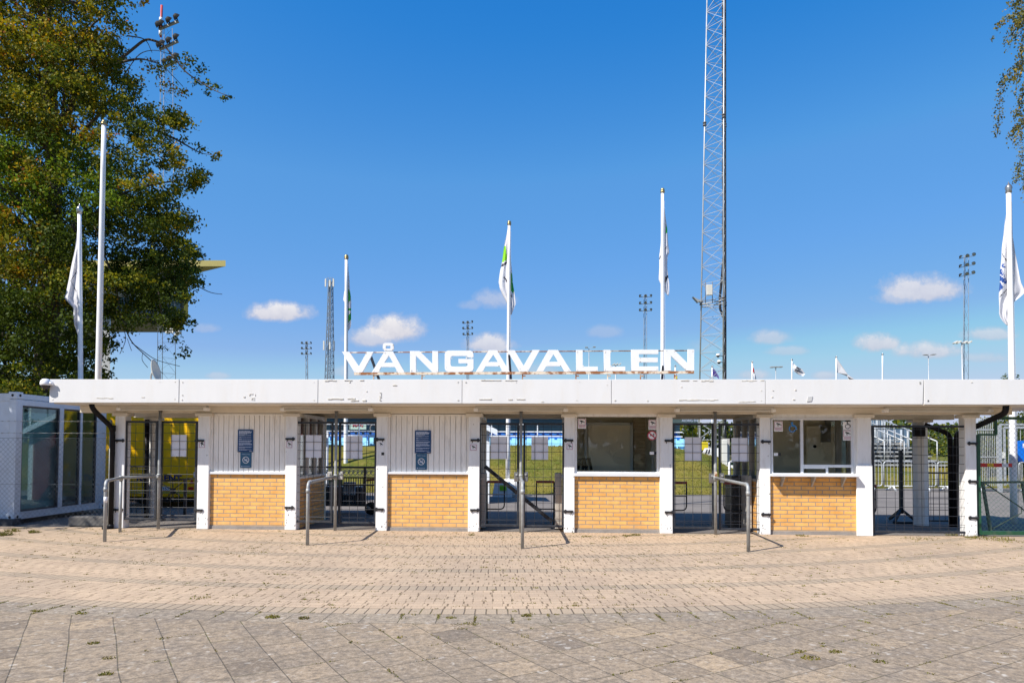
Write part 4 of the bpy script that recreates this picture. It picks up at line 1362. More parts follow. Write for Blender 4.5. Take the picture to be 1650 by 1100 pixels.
flat('sign_plate', [disc((0, 0), R_)], P, Y, 'sign_white', s)
flat('red_ring', [disc((0, 0), R_), disc((0, 0), R_ * .80)], P, Y - .002, 'red_ink', s)
flat('cigarette', [[(-.045, -.008), (.045, -.008), (.045, .008), (-.045, .008)], [(.01, .02), (.035, .015), (.05, .035), (.03, .04)]], P, Y - .002, 'black_ink', s)
flat('red_bar', [[(-.062, .042), (-.046, .056), (.062, -.042), (.046, -.056)]], P, Y - .0035, 'red_ink', s)
# wheelchair symbols
WH = [disc((.0, .42), .085, 14), [(-.055, .33), (.04, .33), (.05, .12), (.26, .12), (.36, -.16), (.47, -.10), (.45, -.02), (.38, -.04), (.31, .205), (.06, .205), (.055, .235), (.20, .235), (.20, .285), (-.04, .285)]]


def wheel_arc():
    o, i = [], []
    for k in range(25):
        a = rad(115 + 235 * k / 24)
        o.append((.30 * math.cos(a) + .02, .30 * math.sin(a) - .08)); i.append((.225 * math.cos(a) + .02, .225 * math.sin(a) - .08))
    return o + i[::-1]


def wheelchair(name, P, Y, sz, mat, parent):
    b = MB()
    seat = [[(-.055, .33), (.04, .33), (.055, .12), (-.03, .12)], [(-.03, .205), (.31, .205), (.31, .12), (-.03, .12)], [(.22, .16), (.31, .2), (.45, -.12), (.36, -.16)], [(-.04, .285), (.2, .285), (.2, .235), (-.04, .235)]]
    arc = wheel_arc(); n = len(arc) // 2
    quads = [[arc[i], arc[i + 1], arc[-i - 2], arc[-i - 1]] for i in range(n - 1)]
    for k, p in enumerate([WH[0]] + seat):
        b.extr([(P.x + u * sz, Y - .0003 * k, P.z + v * sz) for u, v in p], (0, .002, 0))
    for p in quads: b.extr([(P.x + u * sz, Y + .0004, P.z + v * sz) for u, v in p], (0, .002, 0))
    return b.build(name, mat, parent)


P = at(1276.3, 689, .06)
s = thing('wheelchair_symbol', P, 'blue wheelchair symbol stuck on the left pane of the counter window', 'sign')
wheelchair('symbol', P, .062, .22, 'blue_ink', s)
P = at(1365.3, 685.8, .06)
s = thing('wheelchair_sign', P, 'square white sticker with a black wheelchair in the counter window', 'sign')
b = MB(); b.box(X(1358.4, 686, .06), X(1372.2, 686, .06), .060, .063, Z(1365, 692, .06), Z(1365, 679.3, .06)); b.build('sign_plate', 'sign_white', s)
wheelchair('symbol', P, .058, .15, 'black_ink', s)

# blue notices and teal no smoking notices on the planks
LINES = [(.07, .94, .70), (.10, .92, .82), (.13, .94, .80), (.16, .92, .76), (.19, .9, .52), (.245, .94, .78), (.265, .9, .36), (.325, .94, .76), (.355, .9, .14), (.41, .94, .76), (.435, .9, .16), (.495, .94, .84), (.52, .94, .82),
         (.545, .9, .74), (.60, .94, .72), (.625, .94, .80), (.65, .94, .84), (.675, .94, .82), (.70, .9, .26), (.765, .94, .84), (.785, .94, .8), (.83, .9, .40), (.885, .94, .80), (.91, .9, .52)]
for (p0, p1, q0, q1, t0, t1, u0, u1, which) in ((383.2, 408.2, 691.5, 728, 387.3, 405.2, 728, 753.5, 'first'), (668.5, 694.6, 693, 730, 669.8, 688, 730.3, 756.5, 'second')):
    Y = .058
    x0, x1, z1, z0 = X(p0, q0, Y), X(p1, q0, Y), Z(p0, q0, Y), Z(p0, q1, Y)
    nb = 'left' if which == 'first' else 'right'
    s = thing('info_sign', ((x0 + x1) / 2, Y, z0), 'dark blue text notice on the planks %s of the gateway with the wheeled railing' % nb, 'sign', 'dark blue notices on the plank panels')
    b = MB(); b.box(x0, x1, Y, Y + .006, z0, z1); b.build('sign_plate', 'navy_sign', s, bevel=.001)
    b = MB(); W = x1 - x0; H = z1 - z0
    for (v, _, w) in LINES:
        zz = z1 - v * H; hh = .0062 if v < .2 else .0038
        xx = x0 + .085 * W
        while xx < x0 + .085 * W + w * W:
            ww = random.uniform(.012, .04); xe = min(xx + ww, x0 + .085 * W + w * W)
            b.box(xx, xe, Y - .001, Y + .002, zz - hh, zz + hh); xx = xe + .005
    b.box(x1 - .24 * W, x1 - .08 * W, Y - .001, Y + .002, z0 + .035 * H, z0 + .06 * H)
    b.build('text_lines', 'sign_text', s)
    b = MB()
    for (u, v) in ((.05, .03), (.95, .03), (.05, .97), (.95, .97)): b.tube([(x0 + u * W, Y - .003, z0 + v * H), (x0 + u * W, Y + .002, z0 + v * H)], .005, 8)
    b.build('screws', 'galvanised', s)
    x0, x1, z1, z0 = X(t0, u0, Y), X(t1, u0, Y), Z(t0, u0, Y) - .004, Z(t0, u1, Y)
    s = thing('no_smoking_notice', ((x0 + x1) / 2, Y, z0), 'teal no smoking notice %s of the gateway with the wheeled railing' % nb, 'sign', 'teal no smoking notices on the plank panels')
    b = MB(); b.box(x0, x1, Y, Y + .005, z0, z1); b.build('sign_plate', 'teal_sign', s, bevel=.001)
    W = x1 - x0; H = z1 - z0
    place_text('lettering', 'Rökfri arena', x0 + .15 * W, x1 - .15 * W, z1 - .15 * H, z1 - .075 * H, Y - .001, 'sign_text', s, .002)
    P = Vector(((x0 + x1) / 2, Y, z0 + .51 * H)); r = .30 * W
    flat('ring', [disc((0, 0), r), disc((0, 0), r * .84)], P, Y - .001, 'sign_white', s)
    flat('cigarette', [[(-r * .55, -r * .25), (r * .5, -r * .30), (r * .5, -r * .02), (-r * .55, .03 * r)], [(r * .1, .1 * r), (r * .45, .15 * r), (r * .5, .42 * r), (.2 * r, .45 * r)]], P, Y - .001, 'sign_text', s)
    flat('bar', [[(-r * .66, r * .52), (-r * .54, r * .64), (r * .66, -r * .52), (r * .54, -r * .64)]], P, Y - .0025, 'sign_white', s)
    b = MB(); b.box(x0 + .26 * W, x1 - .15 * W, Y - .001, Y + .002, z0 + .09 * H, z0 + .115 * H); b.box(x0 + .11 * W, x0 + .20 * W, Y - .001, Y + .002, z0 + .065 * H, z0 + .14 * H); b.build('footer_line', 'sign_text', s)

# ================================================================== FENCES
def chain(b, x0, x1, z0, z1, y, d, r):
    """woven diamond mesh between the limits"""
    H = z1 - z0
    k = x0 - H
    while k < x1:
        for s in (1, -1):
            a = (k, z0) if s == 1 else (k, z1)
            e = (k + H, z1) if s == 1 else (k + H, z0)
            (ax, az), (ex, ez) = a, e
            if ex <= x0 or ax >= x1: continue
            if ax < x0: az += (x0 - ax) * s; ax = x0
            if ex > x1: ez -= (ex - x1) * s; ex = x1
            b.tube([(ax, y + s * r * .8, az), (ex, y + s * r * .8, ez)], r, 3, caps=False, sm=False)
        k += d


yF = .12
t = thing('chain_link_fence', (X(80, 850, yF), yF, 0), 'chain link fence topped with barbed wire in front of the white container', 'fence')
fx0, fx1 = X(-40, 800, yF), X(178, 800, yF)
zt = Z(80, 705.5, yF)
b = MB(); chain(b, fx0, fx1, .04, zt, yF, .098, .0021); b.build('wire_mesh', 'chain_wire', t)
b = MB(); b.tube([(fx0, yF, zt), (fx1, yF, zt)], .003, 5); b.tube([(fx0, yF, Z(80, 780, yF)), (fx1, yF, Z(80, 780, yF))], .003, 5); b.build('tension_wire', 'chain_wire', t)
for py in (678.5, 697.5):
    z = Z(80, py, yF); b = MB(); b.tube([(fx0, yF, z), (fx1, yF, z)], .0028, 5)
    q = fx0
    while q < fx1:
        b.tube([(q, yF - .02, z - .012), (q + .01, yF + .02, z + .012)], .0025, 4); b.tube([(q + .012, yF - .02, z + .012), (q, yF + .02, z - .012)], .0025, 4); q += .13
    b.build('barbed_wire', 'galvanised', t)
b = MB(); b.tube([(fx1 - .02, yF, 0), (fx1 - .02, yF, Z(170, 676, yF))], .024, 10); b.build('post', 'galvanised', t)
b = MB(); b.tube([(fx0 + .06, yF, 0), (fx0 + .06, yF, Z(170, 676, yF))], .024, 10); b.build('post', 'galvanised', t)

yR = .10
t = thing('green_fence', (X(1577, 866, yR), yR, 0), 'green framed chain link fence at the right end of the building', 'fence')
xg0, xg1 = X(1577, 780, yR), X(1720, 780, yR)
zt1, zt2, zb = Z(1600, 673.5, yR), Z(1590, 700, yR), Z(1600, 864, yR)
xs = X(1604.5, 690, yR)
b = MB()
b.bar((xg0, yR, .04), (xg0, yR, zt2), .05); b.bar((xs, yR, zt2), (xs, yR, zt1), .04); b.bar((xg0, yR, zt2), (xs, yR, zt2), .035)
b.bar((xs, yR, zt1), (xg1, yR, zt1), .05); b.bar((xg0, yR, .065), (xg1, yR, .065), .07)
b.build('frame', 'fence_green', t)
b = MB(); chain(b, xg0, xs, .06, zt2, yR, .088, .0022); chain(b, xs, xg1, .06, zt1, yR, .088, .0022); b.build('wire_mesh', 'fence_green_wire', t)

y = .5
t = thing('steel_trestle', (X(1585, 860, y), y, 0), 'dark green tubular frame leaning behind the green fence', 'frame')
b = MB()
zt = Z(1610, 777, y)
b.bar((X(1581, 777, y), y, zt), (X(1690, 777, y), y, zt + .02), .042)
b.bar((X(1583, 777, y), y, zt), (X(1591, 858, y), y - .1, .03), .045)
b.bar((X(1647, 777, y), y, zt), (X(1654, 858, y), y - .1, .03), .04)
b.build('frame', 'dark_green_steel', t)
b = MB(); b.tube([(X(1588, 779, y), y, zt - .02), (X(1646, 818, y), y, Z(1646, 818, y)), (X(1655, 826, y), y, Z(1655, 826, y))], .012, 6)
b.tube([(X(1598, 852, y), y, Z(1598, 852, y)), (X(1646, 826, y), y, Z(1646, 826, y)), (X(1646, 816, y), y, Z(1646, 816, y))], .010, 6); b.build('brace', 'dark_green_steel', t)

y = 1.3
t = thing('warning_tape', (X(1605, 748, y), y, 1.2), 'red yellow and white striped tape stretched from the green fence to the flagpole', 'tape')
z0, z1 = Z(1600, 752, y), Z(1600, 746, y)
for (p0, p1, mt) in ((1577, 1591, 'tape_red'), (1591, 1601, 'tape_yellow'), (1601, 1614.5, 'tape_red'), (1614.5, 1625, 'sign_white'), (1625, 1631, 'tape_red')):
    b = MB(); b.box(X(p0, 748, y), X(p1, 748, y) - .001, y, y + .004, z0, z1); b.build('stripe', mt, t)

y = 2.2
t = thing('blue_sign', (X(1660, 745, y), y, 0), 'bright blue road style sign with white mark at the right picture edge', 'sign')
x0, x1 = X(1640.3, 725, y), X(1685, 725, y); z0, z1 = Z(1645, 743.5, y), Z(1645, 709.8, y)
b = MB(); b.box(x0, x1, y, y + .02, z0, z1); b.build('sign_plate', 'road_blue', t, bevel=.004)
b = MB(); a = X(1648, 720, y); b.box(a, a + .3, y - .003, y + .001, Z(1648, 717.5, y), Z(1648, 714, y)); b.box(a, a + .02, y - .003, y + .001, Z(1648, 721, y), Z(1648, 717.5, y)); b.build('lettering', 'sign_white', t)
b = MB(); b.tube([(x0 + .35, y + .05, 0), (x0 + .35, y + .05, z1 + .05)], .03, 10); b.build('post', 'galvanised', t)
# ================================================================== CONTAINER
Xc = at(22, 846, .35).x
yc0 = .35; yc1 = atx(168.5, 828, Xc).y
zc0, zc1 = .10, 2.68
L_ = 6.0
ct = thing('site_container', (Xc - L_ / 2, (yc0 + yc1) / 2, 0), 'white site container with three tall glazed panels behind the chain link fence', 'container')
b = MB()
x0 = Xc - L_
# shell: floor, roof, back, left, and the front long side
b.box(x0, Xc - .02, yc0 + .02, yc1 - .02, zc0, zc0 + .16); b.box(x0, Xc - .02, yc0 + .02, yc1 - .02, zc1 - .16, zc1)
b.box(x0 + .1, Xc - .1, yc0 + .03, yc0 + .07, zc0 + .16, zc1 - .16); b.box(x0 + .1, Xc - .1, yc1 - .07, yc1 - .03, zc0 + .16, zc1 - .16); b.box(x0 + .03, x0 + .07, yc0 + .1, yc1 - .1, zc0 + .16, zc1 - .16)
b.build('shell', 'container_white', ct, bevel=.004)
for (xx, yy) in ((Xc, yc0), (Xc, yc1), (x0, yc0), (x0, yc1)):
    b = MB()
    sx = -1 if xx == Xc else 1; sy = 1 if yy == yc0 else -1
    b.box(xx, xx + sx * .15, yy, yy + sy * .15, zc0 + .12, zc1 - .12)
    b.build('corner_post', 'container_white', ct, bevel=.01)
for (xx, yy) in ((Xc, yc0), (Xc, yc1), (x0, yc0)):
    sx = -1 if xx == Xc else 1; sy = 1 if yy == yc0 else -1
    for za in (zc0, zc1 - .10):
        b = MB(); b.box(xx + .006 * -sx, xx + sx * .17, yy - sy * .006, yy + sy * .17, za - .01, za + .13); k = b.build('corner_casting', 'container_white', ct, bevel=.008)
        b = MB(); b.lathe((xx + sx * .085, yy - sy * .008, za + .06), [(.001, 0), (.028, 0), (.028, .004), (.001, .004)], 12, axis='Y')
        b.lathe((xx - sx * .008, yy + sy * .085, za + .06), [(.001, 0), (.028, 0), (.028, .004), (.001, .004)], 12, axis='X'); b.build('casting_hole', 'black_ink', k)
# glazed end facing the entrance
def yat(px): return atx(px, 750, Xc).y
ys = [(yat(34.5), yat(95.5)), (yat(101.5), yat(129)), (yat(132), yat(155.5))]
zw0, zw1 = zc0 + .15, zc1 - .24
b = MB()
b.box(Xc - .09, Xc - .01, yc0 + .15, yc1 - .15, zc0 + .13, zw0); b.box(Xc - .09, Xc - .01, yc0 + .15, yc1 - .15, zw1, zc1 - .12)
edges = [yc0 + .15] + [v for p in ys for v in p] + [yc1 - .15]
for k in range(0, len(edges), 2): b.box(Xc - .085, Xc + .0, edges[k], edges[k + 1], zw0, zw1)
f = b.build('window_frame', 'container_white', ct, bevel=.005)
for (a, c) in ys:
    b = MB(); b.box(Xc - .05, Xc - .035, a, c, zw0, zw1); b.build('pane', 'container_glass', f)
    b = MB()
    b.box(Xc - .06, Xc - .02, a, a + .035, zw0, zw1); b.box(Xc - .06, Xc - .02, c - .035, c, zw0, zw1); b.box(Xc - .06, Xc - .02, a + .035, c - .035, zw0, zw0 + .035); b.box(Xc - .06, Xc - .02, a + .035, c - .035, zw1 - .035, zw1)
    b.build('sash', 'tower_dark', f)
b = MB(); b.box(x0 + .1, Xc - .12, yc0 + .1, yc1 - .1, zc0 + .17, zc0 + .19); b.build('floor_covering', 'floor_vinyl', ct)
b = MB(); b.box(Xc - 1.9, Xc - 1.85, yc0 + .1, yc1 - .1, zc0 + .2, zc1 - .2); b.build('inner_wall', 'teal_wall', ct)
b = MB(); b.box(Xc - .17, Xc - .15, ys[0][0] - .05, ys[0][1] + .05, zw0, zw1 - .12); b.build('film_panel', 'film_panel', ct)  # added panel, its pale teal stands in for film on the glass
b = MB(); b.box(Xc - .10, Xc - .02, yc0 + .14, yc1 - .14, zc1 - .16, zc1 - .11); b.build('drip_rail', 'rust', ct)
b = MB(); b.box(x0, Xc + .05, yc0 - .10, yc0 + .12, -.01, zc0 + .03)
tag(b.build('timber_sleeper', 'roof_dark'), 'dark timber sleeper lying under the near edge of the white container', 'sleeper')
P = gr(143, 848)
b = MB(); b.box(P.x - .45, P.x + .45, P.y + .03, P.y + .30, 0, .19)
tag(b.build('concrete_block', 'dark_concrete', bevel=.02), 'grey concrete block under the fence beside the black downpipe', 'block')

# ================================================================== YELLOW TRUCK
yt = 4.4
s_ = 1
xr0, xr1 = X(165, 760, yt), X(331, 760, yt)
tk = thing('box_truck', ((xr0 + xr1) / 2, yt, 0), 'yellow box truck with navy lettering parked behind the left gate', 'truck')
zb_, zt_ = Z(250, 800.5, yt), 3.05
b = MB(); b.box(xr0, xr1, yt, yt + 5.4, zb_, zt_); b.build('body', 'yellow_paint', tk, bevel=.03)
b = MB(); b.box(xr0 + .25, xr1 - .25, yt + .25, yt + 7.4, .55, .82); b.box(xr0 + .3, xr0 + .45, yt + .3, yt + .5, .32, .6); b.box(xr1 - .45, xr1 - .3, yt + .3, yt + .5, .32, .6)
b.box(xr0 + .12, xr1 - .12, yt + .12, yt + .24, zb_ - .12, zb_ - .01); b.build('chassis', 'chassis', tk)
for wx in (xr0 + .16, xr1 - .16):
    for wy in (yt + 1.55, yt + 6.6):
        b = MB(); b.lathe((wx, wy, .42), [(.25, -.13), (.38, -.13), (.42, -.09), (.42, .09), (.38, .13), (.25, .13)], 28, axis='X'); w = b.build('wheel', 'tyre', tk)
        b = MB(); b.lathe((wx, wy, .42), [(.001, -.11), (.10, -.12), (.25, -.10), (.25, .10), (.10, .12), (.001, .11)], 24, axis='X'); b.build('rim', 'rim', w)
b = MB(); b.extr([(xr0 + .05, yt + 5.55, .45), (xr0 + .05, yt + 7.6, .45), (xr0 + .05, yt + 7.6, 1.2), (xr0 + .05, yt + 7.25, 2.2), (xr0 + .05, yt + 5.55, 2.3)], (xr1 - xr0 - .1, 0, 0)); cb = b.build('cab', 'yellow_paint', tk, bevel=.05)
b = MB(); b.extr([(xr0 + .15, yt + 7.62, 1.25), (xr1 - .15, yt + 7.62, 1.25), (xr1 - .2, yt + 7.28, 2.12), (xr0 + .2, yt + 7.28, 2.12)], (0, .012, .005)); b.build('windscreen', 'tower_glass', cb)
for (p0, p1, q0, q1, mt, nm) in ((303.5, 311.8, 784, 788.2, 'red_lens', 'tail_light'), (180, 188, 784, 788.2, 'red_lens', 'tail_light'), (260.5, 273.5, 783.5, 790, 'plate_white', 'number_plate'), (312.5, 315, 760.5, 768.5, 'plate_white', 'side_reflector')):
    b = MB(); b.box(X(p0, q0, yt), X(p1, q0, yt), yt - .02, yt + .01, Z(p0, q1, yt), Z(p0, q0, yt)); o = b.build(nm, mt, tk, bevel=.004)
    if nm == 'number_plate': place_text('plate_digits', '153', X(p0 + 3.5, q0, yt), X(p1 - 1, q0, yt), Z(p0, q1 - 1, yt), Z(p0, q0 + 1, yt), yt - .022, 'navy_paint', o, .003)
for (pa, pb, pc) in (((305, 778.8), (312.5, 778.8), (309, 771.8)), ((181, 778.5), (188.5, 778.5), (184.7, 771.6))):
    b = MB(); b.extr([at(*pa, yt - .012), at(*pb, yt - .012), at(*pc, yt - .012)], (0, .02, 0)); b.build('warning_triangle', 'red_lens', tk)
b = MB(); b.box(xr0 + .05, xr1 - .05, yt - .012, yt + .003, Z(280, 795, yt), Z(280, 791.6, yt)); b.build('bumper_strip', 'ochre', tk)
b = MB(); b.box((xr0 + xr1) / 2 - .006, (xr0 + xr1) / 2 + .006, yt - .006, yt + .003, Z(250, 789, yt), zt_ - .1)
for z in (zt_ - .12, Z(250, 789.5, yt)): b.box(xr0 + .06, xr1 - .06, yt - .006, yt + .003, z - .006, z + .006)
b.build('door_seam', 'ochre', tk)
place_text('lettering', 'RAMIRENT', X(220.3, 770, yt), X(293, 770, yt), Z(250, 774.5, yt), Z(250, 764.6, yt), yt - .004, 'navy_paint', tk, .008, .04)

# ================================================================== FLAGPOLES AND FLAGS
POLES = []
def flagpole(bp, tp, Y, z0, r0, r1, label, ball='brass', ballr=.07, onion=False, group='white flagpoles around the entrance'):
    B = at(bp[0], bp[1], Y); T = at(tp[0], tp[1], Y)
    d = (T - B); B0 = B + d * ((z0 - B.z) / d.z)
    t = thing('flagpole', (B0.x, Y, z0), label, 'flagpole', group)
    n = 8
    b = MB(); b.tube([B0.lerp(T, k / n) for k in range(n + 1)], r0, 14, r2=r1); b.build('pole', 'pole_white', t)
    b = MB()
    if onion: b.lathe(T, [(.02, -.04), (r1 * 1.3, -.02), (ballr * .75, .03), (ballr, .08), (ballr * .8, .13), (ballr * .3, .17), (.001, .23)], 16)
    else: b.ball(T + Vector((0, 0, ballr * .8)), ballr, 14); b.tube([T - Vector((0, 0, .03)), T + Vector((0, 0, .03))], r1 * 1.4, 10)
    b.build('finial', ball, t)
    # halyard and cleat
    b = MB()
    off = Vector((r0 + .02, -.02, 0))
    b.tube([B0.lerp(T, .02) + off, B0.lerp(T, .97) + off * .6], .004, 5); b.build('halyard', 'flag_white', t)
    POLES.append(t)
    return t


flagpole((131.3, 826), (128.1, 343), 2.9, 0, .062, .045, 'flagpole in front of the white container windows', 'steel_ball', .072, True)
flagpole((158.4, 611), (167.7, 200), 8.6, 0, .105, .072, 'tallest flagpole, without a flag, before the big tree', 'brass', .075)
flagpole((557.5, 611), (558.2, 416), 13.8, 0, .085, .06, 'flagpole behind the first letter of the roof sign', 'brass', .085)
flagpole((818, 770), (820.6, 361), 9.55, .55, .072, .048, 'flagpole standing on the white concrete foot in the centre gateway', 'brass', .065)
flagpole((1067.5, 611), (1067.6, 309), 6.6, 0, .068, .045, 'flagpole behind the last letters of the roof sign', 'brass', .06)
flagpole((1634, 842.7), (1625.2, 309), 2.45, 0, .072, .05, 'thick flagpole behind the green fence at the right', 'steel_ball', .075, True)
# concrete foot
P0, P1 = at(793.5, 799, 9.3), at(834, 799, 9.3)
zz = Z(815, 772.5, 9.3)
t = POLES[3]
b = MB()
def frus(x0, x1, y0, y1, z0, z1, i):
    v = [(x0, y0, z0), (x1, y0, z0), (x1, y1, z0), (x0, y1, z0), (x0 + i, y0 + i, z1), (x1 - i, y0 + i, z1), (x1 - i, y1 - i, z1), (x0 + i, y1 - i, z1)]
    for q in ((3, 2, 1, 0), (4, 5, 6, 7), (0, 1, 5, 4), (1, 2, 6, 5), (2, 3, 7, 6), (3, 0, 4, 7)): b.face([v[k] for k in q])
frus(P0.x, P1.x - .18, 9.2, 10.0, -.01, zz - .07, .07); b.build('base_block', 'white_concrete', t, bevel=.015)
b = MB(); b.lathe((P1.x - .2, 9.6, 0), [(.001, 0), (.30, 0), (.27, zz), (.001, zz)], 20); b.build('base_drum', 'white_concrete', t)
b = MB(); a = at(806, 787, 9.19); b.box(a.x - .02, a.x + .2, 9.205, 9.235, a.z - .06, a.z + .12); b.build('lime_label', 'flag_lime', t)


def flag(Y, pole, rows, patches, label, fold=5, amp=.10, lead=.09, n=22, m=60, group='flags hanging limp on the poles around the entrance', base='flag_white'):
    """limp cloth: rows = (photo y, left edge, right edge); folds run back and forth in depth"""
    ys = [r[0] for r in rows]
    names = [base] + sorted({p[0] for p in patches})
    b = MB(); grid = []
    for j in range(m + 1):
        py = ys[0] + (ys[-1] - ys[0]) * j / m
        xl = lerp_tab([(r[0], r[1]) for r in rows], py); xr = lerp_tab([(r[0], r[2]) for r in rows], py)
        row = []
        for i in range(n + 1):
            u = i / n
            px = xl + (xr - xl) * u + .25 * math.sin(j * .35 + i)
            W = (xr - xl)
            dy = lead + min(1., W / 12.) * amp * .3 * (math.sin(u * fold * .8 * math.pi + j * .05) + .2 * math.sin(u * 7 + j * .13 + Y))
            P = at(px, py, Y + dy)
            row.append((P, px, py))
        grid.append(row)
    for j in range(m + 1):
        for i in range(n + 1): b.v.append(tuple(grid[j][i][0]))

    def inside(poly, x, y):
        c = False; k = len(poly) - 1
        for q in range(len(poly)):
            (xa, ya), (xb, yb) = poly[q], poly[k]
            if (ya > y) != (yb > y) and x < (xb - xa) * (y - ya) / (yb - ya) + xa: c = not c
            k = q
        return c
    for j in range(m):
        for i in range(n):
            cx = (grid[j][i][1] + grid[j + 1][i + 1][1]) / 2; cy = (grid[j][i][2] + grid[j + 1][i + 1][2]) / 2
            mi = 0
            for (mt, poly) in patches:
                if inside(poly, cx, cy): mi = names.index(mt)
            a = j * (n + 1) + i
            b.f.append((a, a + n + 1, a + n + 2, a + 1)); b.m.append(mi); b.sm.append(True)
    o = b.build('flag', names, None)
    md = o.modifiers.new('solid', 'SOLIDIFY'); md.thickness = .004
    return tag(o, label, 'flag', group)


flag(9.5, 819, [(366, 818.5, 821), (400, 812, 822), (420, 809, 823.5), (440, 805.5, 825), (455, 803.3, 826.5), (465, 805, 828), (475, 810, 829.5), (485, 815.5, 830.2), (490, 818, 830.5), (497, 821, 828), (507, 822, 824.5)],
     [('flag_lime', [(812.5, 397), (815, 397), (817.5, 418), (808, 424), (809, 410)]), ('flag_black', [(806.5, 427), (817, 421), (817, 425), (807, 431)]), ('flag_black', [(811, 447), (813, 445), (818, 452), (818, 456)]),
      ('flag_green', [(822, 408), (825, 412), (825, 425), (821, 424)]), ('flag_green', [(821, 437), (824.5, 439), (827.5, 452), (825, 455), (828, 455), (830, 466), (826.5, 472), (821, 466)]), ('flag_black', [(821, 470), (825, 477), (824, 480), (821, 475)])],
     'white flag with lime and green marks on the centre flagpole')
flag(13.75, 558, [(425, 559, 561), (460, 557.5, 563.5), (470, 554.5, 564.5), (484, 553.2, 565.6), (487, 556, 565.8), (500, 557, 566), (527, 557, 565), (534, 557, 560.5), (538, 556, 558)],
     [('flag_green', [(560, 464), (563, 468), (565.5, 476), (564.5, 484), (560, 488)]), ('flag_green', [(560, 496.5), (566, 496), (566, 499.5), (560, 500)]), ('flag_green', [(560, 509), (566, 503), (566, 514), (560, 521)])],
     'white flag with green blocks behind the first letter of the roof sign', amp=.08)
flag(6.55, 1068, [(336, 1068.5, 1071), (360, 1066.5, 1074), (380, 1065, 1076), (400, 1064, 1077.5), (407, 1063.4, 1078.5), (412, 1062.5, 1075.5), (430, 1062, 1075.5), (450, 1061.6, 1077), (454, 1063, 1078), (470, 1070.5, 1078.3), (476, 1075.5, 1077.5)],
     [('flag_lime', [(1064, 371), (1066.5, 372), (1066, 392), (1063.5, 393)]), ('flag_green', [(1073, 362), (1075, 368), (1075, 376), (1072.5, 375)]), ('flag_black', [(1062, 416), (1066, 408), (1065.5, 413), (1062, 419)]), ('flag_black', [(1071, 402), (1075, 396), (1073.5, 401), (1070, 405)]),
      ('flag_black', [(1074, 377), (1077, 380), (1076, 382)]), ('flag_black', [(1071.5, 446), (1077, 443), (1077, 447), (1071, 458)])],
     'narrow white flag with black marks behind the last letters of the roof sign', amp=.06)
flag(2.85, 128, [(348, 126.5, 130), (370, 125, 131), (385, 123.5, 131.5), (400, 121, 131.8), (420, 117, 132), (440, 112.5, 132.2), (465, 108, 132.5), (481, 104.3, 132.6), (482, 105, 132.6), (496, 118, 132.6), (505, 118.5, 132), (522, 119.5, 131.5), (530, 122, 131), (540, 125.5, 130.5)],
     [('flag_blue', [(126, 396), (129.5, 398), (129.5, 424), (126, 426)]), ('flag_blue', [(124.5, 438), (129.5, 436), (129.5, 452), (126, 454)]), ('flag_blue', [(126, 469), (129, 470), (128, 476), (126, 475)]),
      ('flag_black', [(123.6, 436), (124.3, 437), (114.5, 452.5), (113.5, 452)]), ('flag_black', [(113.5, 451.5), (114.6, 452), (123, 469), (122.2, 470)])],
     'white flag with a thin diamond outline before the big tree', amp=.12, m=80, n=26)
flag(2.4, 1628, [(330, 1623.5, 1627), (370, 1618, 1629.5), (400, 1614.5, 1635), (430, 1612, 1640), (455, 1610.7, 1645), (466, 1610, 1650), (472, 1609.8, 1650.5), (480, 1609.5, 1642), (487, 1609.6, 1633), (505, 1609.8, 1629), (512, 1612, 1629), (519, 1617, 1629.5), (524, 1622, 1629.5)],
     [('flag_black', [(1614, 409), (1615, 408.5), (1622.5, 420), (1622, 421.5)]), ('flag_blue', disc((1617.5, 428.5), 3.4, 14)), ('flag_white', disc((1618.6, 427.6), 1.9, 12)),
      ('flag_blue', [(1611, 434), (1614, 432.5), (1623, 455), (1621, 458), (1610.5, 452)]), ('flag_white', [(1611, 441.5), (1619, 447.5), (1618.6, 449), (1611, 443)]), ('flag_white', [(1613.4, 436), (1614.2, 435.6), (1620.5, 453), (1619.8, 453.6)]), ('flag_blue', [(1610, 455), (1613, 456), (1617, 463), (1610, 470)]),
      ('flag_black', [(1610, 478), (1622, 466), (1622.5, 467), (1610.5, 479.5)])],
     'large white flag with blue crest blocks on the right flagpole', amp=.11, m=90, n=30)

# small flags and poles beyond the roof
for (px, ptop, Yd, lab) in ((1212, 584, 62, 'small flagpole right of the lattice mast'), (1276, 580.5, 62, 'small flagpole with a fluttering printed flag'), (1347.5, 576, 62, 'small flagpole with a white triangular flag streaming right'),
                            (1422, 571.5, 62, 'bare flagpole between two small clouds'), (1147.5, 591, 62, 'small flagpole inside the foot of the lattice mast'), (1088, 590.5, 62, 'tiny flagpole under the last letter of the roof sign')):
    flagpole((px, 612), (px, ptop), Yd, 0, .10, .07, lab, 'steel_ball', .10, group='small far flagpoles beyond the roof')
def far_flag(Yd, outline, lab, patches=(), base='flag_white'):
    b = MB(); ns = [base] + [p[0] for p in patches]
    b.extr([at(px, py, Yd + .15 * math.sin(px * 1.3)) for px, py in outline], (0, .02, 0), 0)
    for k, (mt, poly) in enumerate(patches): b.extr([at(px, py, Yd - .2) for px, py in poly], (0, .04, 0), k + 1)
    tag(b.build('flag', ns, None), lab, 'flag', 'small far flags beyond the roof')
far_flag(62, [(1212.5, 585), (1214, 590), (1216.5, 601), (1219, 611), (1216, 611), (1213, 603)], 'small white flag with red stripe right of the lattice mast', [('flag_red', [(1212.8, 592), (1214, 592), (1215.5, 600), (1213.2, 599)])])
